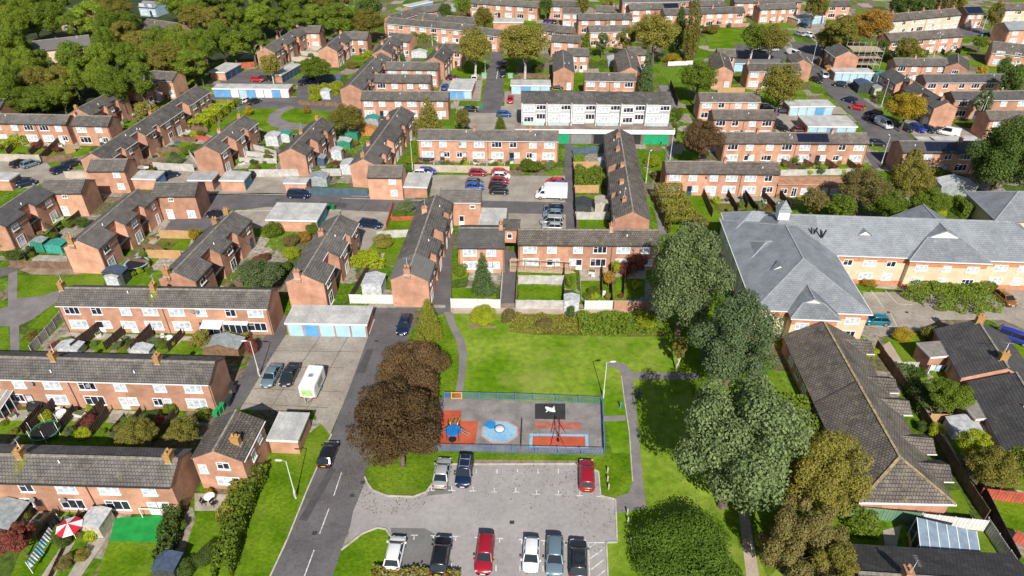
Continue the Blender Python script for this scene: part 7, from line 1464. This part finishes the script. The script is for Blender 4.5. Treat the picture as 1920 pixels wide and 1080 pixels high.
# hedges
HG = [('tall clipped yellow green hedge before the curtained terrace', [(5, 283), (62, 262)], 3, 2.0, 'lime'), ('long dark hedge bank at the foot of the wood', [(40, 205), (150, 195)], 6, 3, 'green'), ('rough hedge bank beside the longest notched row', [(372, 245), (425, 205)], 4, 2.2, 'lime'), ('clipped yellow hedge beside the street wall', [(425, 206), (455, 194)], 1.5, 1.4, 'green'), ('flowering hedge along the alley of the lowest gable house', [(455, 915), (425, 985)], 1.4, 1.7, 'olive'), ('tall dark hedge between roadside lawn and gable garden', [(484, 898), (446, 985), (420, 1085)], 1.9, 2.2, 'green'), ('thin green hedge beside the artificial turf', [(335, 950), (312, 1060)], 1.6, 1.8, 'dark'), ('clipped rose hedge before the white conservatory', [(418, 640), (468, 640)], 1.2, 1.2, 'olive'), ('bramble bank behind the playing field', [(1085, 611), (1150, 611), (1235, 608)], 4.6, .95, 'green'), ('low scrub bank in the middle behind the playing field', [(960, 606), (1085, 611)], 4, .45, 'olive'),
 ('long distant hedge before the first distant row', [(775, 75), (910, 78)], 6, 2.6, 'green'), ('low hedge in the car yard gardens', [(660, 497), (720, 500)], 1.2, 1.4, 'lime'), ('dense garden hedge behind the mural garden', [(1078, 340), (1140, 342)], 5, 2.4, 'green'), ('brown green hedge row beside the end on row and back lawns', [(1248, 372), (1280, 440)], 5, 3.2, 'olive'), ('clipped hedge below the curved drive of the care home', [(1705, 545), (1745, 562), (1800, 570), (1850, 566)], 5.5, 1.6, 'green'), ('planted island hedge at the far side of the drive', [(1760, 545), (1830, 540), (1860, 552)], 3, 1.4, 'green'), ('square clipped hedge by the white roofed shed', [(1790, 400), (1822, 400)], 4, 2.6, 'green'), ('hedge beneath the shaded solar terrace', [(1740, 320), (1800, 358)], 2.4, 1.6, 'green'), ('clipped green hedge behind the court terrace', [(1105, 126), (1138, 126)], 3, 1.6, 'green'), ('hedge before the distant end gable', [(962, 28), (990, 30)], 2, 2, 'lime'), ('lime hedge garden beside the plain gable row', [(585, 182), (645, 172)], 5, 2.2, 'lime'), ('dark scrub hedge at the bungalow row shaded side', [(1480, 760), (1500, 820)], 4, 1.8, 'green'), ('hedge inside the green panel fence', [(1585, 985), (1640, 995)], 2.6, 1.8, 'green'), ('long scrub along the shaded path fence', [(1690, 700), (1735, 780)], 2, 1.6, 'dark'), ('low hedge at the wood foot by the curving wood road', [(215, 190), (300, 152)], 3, 2, 'green'), ('hedge below the dark conifer court', [(1640, 110), (1730, 105)], 4, 2.2, 'green'), ('mossy hedge bottom edge below the lower bays', [(700, 1080), (860, 1089)], 1.3, .7, 'olive'), ('hedge along the slantwise row front', [(1640, 190), (1680, 195)], 4, 2, 'green'), ('hedge at the end lawn by the shop block shutters', [(1252, 230), (1258, 260)], 2.5, 2.4, 'green')]
for h_ in HG: hedge(*h_)
bush('huge ivy covered mound at the bottom edge of the park', 1293, 1052, 106, 5.2, 'ivy', 'bush', 'xl', name='ivy_mound', group=None, cat='ivy mound')
BU = [('large lime green bush at the playing field fence', 905, 592, 27, 2.6, 'lime'), ('grey brown bush next to the lime green bush', 952, 592, 15, 2.2, 'brown'), ('dark weedy bush in the scrub behind the field', 1020, 606, 16, 1.6, 'brown'), ('small dark conifer bush by the pale shed', 1070, 586, 9, 2.4, 'conifer'), ('bright green bush at the bramble end', 1212, 603, 22, 2.4, 'lime'),
 ('round bush before the care home gabled bay', 1867, 527, 13, 1.6, 'green'), ('rusty round bush beside the green one at the care home', 1893, 523, 13, 1.5, 'brown'), ('low flowering shrub at the care home entrance', 1625, 528, 16, 1.2, 'orange'), ('small brown shrub before the gabled bay', 1712, 540, 13, .9, 'brown'), ('yellow flowering bush by the teal hatchback wall', 1695, 628, 20, 1.8, 'yellow'), ('tall olive bush by the grey bungalow corner', 1750, 625, 22, 2.6, 'olive'), ('yellow shrubs along the bungalow row wing', 1632, 660, 15, 1.6, 'lime'), ('reddish shrub at the head of the drive island', 1828, 540, 10, 1.6, 'red'), ('yellow green bush at the edge of the care home end', 1575, 632, 14, 1.6, 'lime'),
 ('lime shrub below the lower brick orange wall', 1755, 808, 16, 1.8, 'lime'), ('dark bush on the shaded path by the porches', 1730, 800, 12, 1.4, 'dark'), ('dark round bush by the grey extension washing', 1725, 700, 14, 1.6, 'dark'), ('green bush in the car yard terrace gardens', 998, 310, 22, 2.6, 'green'), ('pale flowering bush beside the car yard bush', 1030, 312, 10, 2, 'pale'), ('rounded green bush by the netted trampoline', 770, 300, 14, 1.6, 'lime'), ('dark shrub by the street lamp of car yard', 764, 318, 7, 1.4, 'dark'),
 ('round clipped bush beside the blue panel yard', 592, 322, 11, 2.4, 'green'), ('tall yellow green bush beneath the recess gable', 255, 385, 16, 2.2, 'green'), ('green shrub in the green shed garden', 153, 418, 15, 2, 'dark'), ('yellow shrub by the wire fence at the photo edge', 10, 455, 14, 2, 'lime'), ('large bush before the edge notched row', 40, 438, 17, 2.6, 'olive'), ('dark bush below the wire fence', 25, 478, 18, 1.8, 'dark'), ('mixed shrub left of the white arch garden'.replace('left of', 'beside'), 128, 420, 10, 1.6, 'green'),
 ('shrub over the round shrub garden fence', 365, 440, 14, 2.2, 'yellow'), ('lime bush in the hedge garden by round shrubs', 690, 478, 20, 2.6, 'lime'), ('green bush by the pale patio slabs', 720, 452, 22, 1.8, 'olive'), ('flowering bush above the low red wall', 762, 388, 18, 2.4, 'pale'), ('leafy bush in the bright garden by red fence', 748, 402, 16, 1.2, 'green'), ('tall bush behind the white corrugated garage', 510, 432, 18, 3, 'green'), ('rusty shrub beside the tall garage bush', 545, 450, 18, 2.4, 'brown'), ('golden shrub by the notched roof row', 570, 445, 12, 2, 'orange'), ('green shrub by the notched row wall', 585, 430, 12, 2.4, 'green'), ('lime shrub below the golden one', 545, 475, 16, 2, 'lime'), ('dark shrub in front of the lime one', 530, 500, 18, 2.2, 'dark'),
 ('dark shrub in the end garden by the park path', 65, 630, 16, 1.8, 'olive'), ('reddish shrub on the alley wall by lean-to', 470, 650, 15, 2.8, 'red'), ('flower bush in the pink flower garden', 300, 790, 14, 1.2, 'red'), ('green bush topmost in the flower garden', 318, 765, 13, 1.8, 'green'), ('dark green bush by the flower beds', 285, 780, 14, 1.4, 'dark'), ('pale flowering bush beside the alley bins', 378, 778, 16, 1.4, 'green'), ('green garden shrub under the flower garden tree', 225, 800, 12, 1.0, 'olive'), ('bushy plant before the dark window of second terrace', 168, 765, 7, 1.2, 'lime'),
 ('green bush by the lowest terrace greenhouse', 170, 1005, 11, 1.4, 'lime'), ('vegetable bed bush by the netted frames', 155, 1040, 16, 1, 'olive'), ('brown shrub along the washing line path', 120, 1055, 18, 1.2, 'brown'), ('flower pots bush at the gable house door', 392, 922, 8, .9, 'orange'), ('yellow flowering pot bush by the gable house', 440, 918, 8, 1.3, 'lime'), ('dark shrub by the lowest terrace end', 335, 985, 15, 1.6, 'green'), ('shrub at the photo edge by the dark grey shed', 45, 968, 14, 1.6, 'olive'), ('dark shrub by the hedge foot garden', 385, 1040, 26, 1.8, 'dark'), ('small shrub by the bottom edge lawn', 345, 1070, 22, 1.6, 'dark'),
 ('green bush in the fir garden corner', 862, 506, 16, 2.2, 'green'), ('grey green shrub below the fir', 920, 545, 16, 1.4, 'blue'), ('tall narrow shrub in the passage plot', 1068, 528, 9, 2.2, 'green'), ('purple leaved shrub by the terrace end window', 1170, 505, 16, 2, 'red'), ('hedge bush beside the decking plot wall', 1128, 490, 8, 1.6, 'green'),
 ('dark bush by the curving street hut', 1560, 112, 20, 3, 'green'), ('yellow round shrub by the white arbour', 1258, 108, 16, 3, 'yellow'), ('golden flowering shrub beside the yellow round one', 1272, 114, 8, 2.4, 'yellow'), ('round lime shrub by the wide olive tree', 1040, 88, 11, 4, 'lime'), ('round green bush on the distant green', 1333, 54, 17, 3.4, 'olive'), ('green climbing bush beside the shop block', 1268, 215, 13, 4, 'green'), ('shrubs at the passage by shop block end', 1240, 330, 18, 2.4, 'brown'), ('lone shrub by the end on row lamp', 1222, 302, 17, 2.4, 'lime'), ('brown bush below the hedge row by back lawns', 1310, 420, 22, 3, 'brown'), ('dark shrub between the care home and lawns', 1405, 400, 12, 1.8, 'green'), ('green shrub in the solar terrace front garden', 1485, 298, 14, 2.4, 'green'), ('small shrub before the solar terrace', 1378, 285, 12, 2, 'green'), ('white shrub by the olive clump', 1760, 400, 13, 2.4, 'lime'), ('bright clipped cone by the square hedge', 1752, 388, 8, 3.2, 'lime'), ('dark clipped dome by the square hedge', 1770, 382, 14, 3.4, 'green'),
 ('low weeds at the notched row foot', 440, 300, 14, 1.2, 'lime'), ('grey garden shrub at the white dish row', 505, 292, 12, 1.6, 'olive'), ('garden bush by the red toned wall', 352, 282, 16, 1.8, 'green'), ('rock garden bush beside the longest row', 330, 298, 18, 1.4, 'pale'), ('bush by the pale plot fence', 380, 300, 10, 1.2, 'green'), ('flower shrub before the four window house', 208, 262, 8, 1.2, 'olive'), ('yellowing street sapling on the looping lawn', 465, 208, 8, 2.6, 'yellow'), ('small shrub on the far looping lawn', 575, 206, 8, 2.2, 'orange'), ('green shrub by the white arch playhouse', 590, 184, 12, 2, 'lime'), ('dark shrub by the stepped row with pink roof', 660, 122, 14, 2, 'olive'), ('garden shrub beneath the short stepped row', 700, 135, 16, 2, 'olive'), ('dark conifer bush by brick end door', 755, 108, 6, 3, 'conifer'), ('green bushes behind brick end houses', 775, 95, 18, 3, 'green'), ('low shrub before the pink brick wall court', 1160, 110, 14, 2, 'dark'), ('dark bush behind the court cars', 1005, 130, 12, 2.4, 'green')]
for b_ in BU: bush(b_[0], b_[1], b_[2], b_[3], b_[4], b_[5])

# ================================================================ garden plots along the rows
ORD = od + ['twenty-' + x for x in od[:9]] + ['thirtieth'] + ['thirty-' + x for x in od[:9]]
def tub(label, u, v, c):
    p = P(u, v, 0); o = thing('garden_tub', label, 'garden tub', p, random.random() * 3, 'tubs and boxes in the gardens'); s_ = random.uniform(.35, .7)
    m = MB(); m.loft([[(-s_, -.3, 0), (s_, -.3, 0), (s_, .3, 0), (-s_, .3, 0)], [(-s_ * 1.15, -.38, .55), (s_ * 1.15, -.38, .55), (s_ * 1.15, .38, .55), (-s_ * 1.15, .38, .55)]], 0, False)
    m.build('tub_body', mat('tub_' + c, {'terracotta': (.4, .16, .08), 'white': (.65, .66, .66), 'blue': (.08, .2, .4), 'dark': (.04, .04, .045), 'timber': (.3, .2, .11)}[c], .7, .15, 2), o)
    f = MB(); f.box(-s_, s_, -.3, .3, .55, .6); f.build('filling', mat('tub_soil', (.1, .12, .03), 1, .5, 6), o)
def gardens(where, a, b, c, d, n, fc='dark', seed=1, ends=False, far=False, fh=1.5):
    rg = random.Random(seed); L = lambda s, t: tuple((a[i] * (1 - s) + b[i] * s) * (1 - t) + (d[i] * (1 - s) + c[i] * s) * t for i in (0, 1))
    ns = nt_ = nh = 0
    for i in range(n):
        s0, s1 = i / n, (i + 1) / n; e = .06 / n; lw = rg.uniform(.28, .45)
        sheet('lawn', [L(s0 + e, lw), L(s1 - e, lw), L(s1 - e, .95), L(s0 + e, .95)], GRASS if rg.random() < .75 else ROUGH, .05 + .0005 * (i % 9))
        sheet('patio', [L(s0 + e, .03), L(s1 - e, .03), L(s1 - e, lw), L(s0 + e, lw)], PAVE if rg.random() < .7 else CONC, .052 + .0005 * (i % 9))
        if 0 < i or ends: fence('%s fence between plots, %s along the gardens of %s' % ({'dark': 'dark', 'pale': 'pale', 'brown': 'brown', 'grey': 'grey'}[fc], ORD[nh], where), [L(s0, .04), L(s0, .97)], fc, fh, name='garden_fence'); nh += 1
        for q in range(rg.choice((2, 3, 3))):
            k = rg.choice(['green', 'green', 'olive', 'dark', 'lime', 'pale', 'red']); kd = {'green': 'green', 'olive': 'olive', 'dark': 'dark green', 'lime': 'lime green', 'pale': 'grey green', 'red': 'reddish'}[k]
            u, v = L(s0 + (s1 - s0) * rg.uniform(.12, .88), rg.uniform(.25, .95)); rr = rg.uniform(.5, 1.15)
            bush('%s shrub, %s along the gardens of %s' % (kd, ORD[ns], where), u, v, rr / mpp(u, v), rr * rg.uniform(1.0, 1.9), k); ns += 1
        for q in range(rg.choice((1, 2, 2))):
            u, v = L(s0 + (s1 - s0) * rg.uniform(.15, .85), rg.uniform(.08, .5)); c_ = rg.choice(['terracotta', 'white', 'blue', 'dark', 'timber', 'white'])
            tub('%s tub, %s along the gardens of %s' % (c_, ORD[nt_], where), u, v, c_); nt_ += 1
    if far: fence('%s fence closing the gardens of %s' % (fc, where), [L(0, 1), L(1, 1)], fc, fh)
gardens('the car yard terrace', (785, 299), (1045, 302), (1045, 319), (780, 316), 8, 'grey', 1, fh=1.2)
gardens('the back lawn terrace', (1330, 365), (1458, 367), (1495, 400), (1345, 403), 4, 'dark', 2)
gardens('the solar terrace', (1400, 299), (1620, 300), (1640, 322), (1465, 326), 5, 'brown', 3)
gardens('the cream and brick terrace', (1668, 93), (1800, 84), (1830, 102), (1680, 106), 5, 'dark', 4)
gardens('the notched row under the wood', (200, 240), (338, 160), (352, 172), (228, 252), 4, 'brown', 5, fh=1.3)
gardens('the longest notched row', (232, 332), (412, 196), (438, 212), (300, 322), 6, 'brown', 6, fh=1.3)
gardens('the row before the looping path', (434, 318), (486, 266), (520, 286), (522, 314), 4, 'grey', 7, fh=1.3)
gardens('the row with the white dish', (592, 318), (638, 252), (672, 262), (652, 314), 3, 'dark', 8, fh=1.3)
gardens('the copper gable row', (206, 522), (296, 436), (340, 452), (255, 525), 3, 'brown', 9, fh=1.4)
gardens('the row by the white flowers', (388, 578), (486, 476), (520, 470), (425, 570), 3, 'brown', 10, fh=1.4)
gardens('the pink roofed row', (528, 126), (600, 82), (640, 88), (568, 126), 4, 'pale', 11)
gardens('the distant row of six windows', (1085, 50), (1182, 48), (1185, 56), (1088, 58), 5, 'brown', 12, fh=1.2)
gardens('the long row behind the dome tree', (1248, 40), (1400, 34), (1402, 49), (1255, 54), 6, 'brown', 13, fh=1.2)
gardens('the hedge fronted distant row', (735, 60), (888, 72), (884, 84), (735, 72), 6, 'grey', 14, fh=1.2)
gardens('the curtained terrace', (0, 262), (128, 268), (100, 296), (-30, 290), 3, 'brown', 15)
gardens('the slantwise row', (1650, 150), (1745, 205), (1730, 232), (1640, 172), 4, 'dark', 16)
gardens('the dark roofed terrace', (1735, 168), (1885, 168), (1880, 180), (1735, 180), 5, 'dark', 17)
gardens('the edge notched row', (28, 478), (108, 400), (135, 412), (60, 488), 3, 'dark', 18, fh=1.2)
gardens('the lowest terrace', (15, 965), (205, 972), (175, 1020), (-30, 1015), 4, 'brown', 19)
gardens('the second terrace', (20, 768), (395, 782), (365, 822), (-20, 815), 6, 'dark', 20)
gardens('the conservatory terrace', (125, 622), (400, 632), (375, 662), (80, 655), 5, 'dark', 21)
gardens('the decking terrace', (1085, 500), (1215, 502), (1210, 560), (1088, 560), 3, 'brown', 22)
gardens('the corner by the corner pink walls', (1830, 100), (1920, 125), (1925, 150), (1840, 128), 3, 'pale', 23) if False else None

def litter(spots):
    rg = random.Random(3); vs, fs = [], []
    for u, v, r_, n in spots:
        c = P(u, v)
        for q in range(n):
            a, d = rg.uniform(0, 6.283), r_ * math.sqrt(rg.random()); leaf_quad(vs, fs, Vector((c.x + math.cos(a) * d, c.y + math.sin(a) * d, .085)), Vector((rg.gauss(0, .25), rg.gauss(0, .25), 1)).normalized(), rg.uniform(.05, .11), rg)
    me = bpy.data.meshes.new('fallen_leaves'); me.from_pydata(vs, [], fs); me.materials.append(LEAF['brown']); o = link('fallen_leaves', me); o['kind'] = 'stuff'; o['label'] = 'scattered dry brown leaves under the trees and along the grass edges'
litter([(745, 880, 6.5, 900), (700, 860, 5, 250), (800, 700, 5, 250), (1385, 900, 9, 700), (1290, 580, 7, 400), (1240, 720, 9, 300), (985, 866, 7, 220), (1050, 867, 6, 220), (1180, 980, 6, 150), (560, 900, 7, 150), (1330, 660, 7, 300), (1450, 960, 7, 400), (900, 605, 6, 200)])
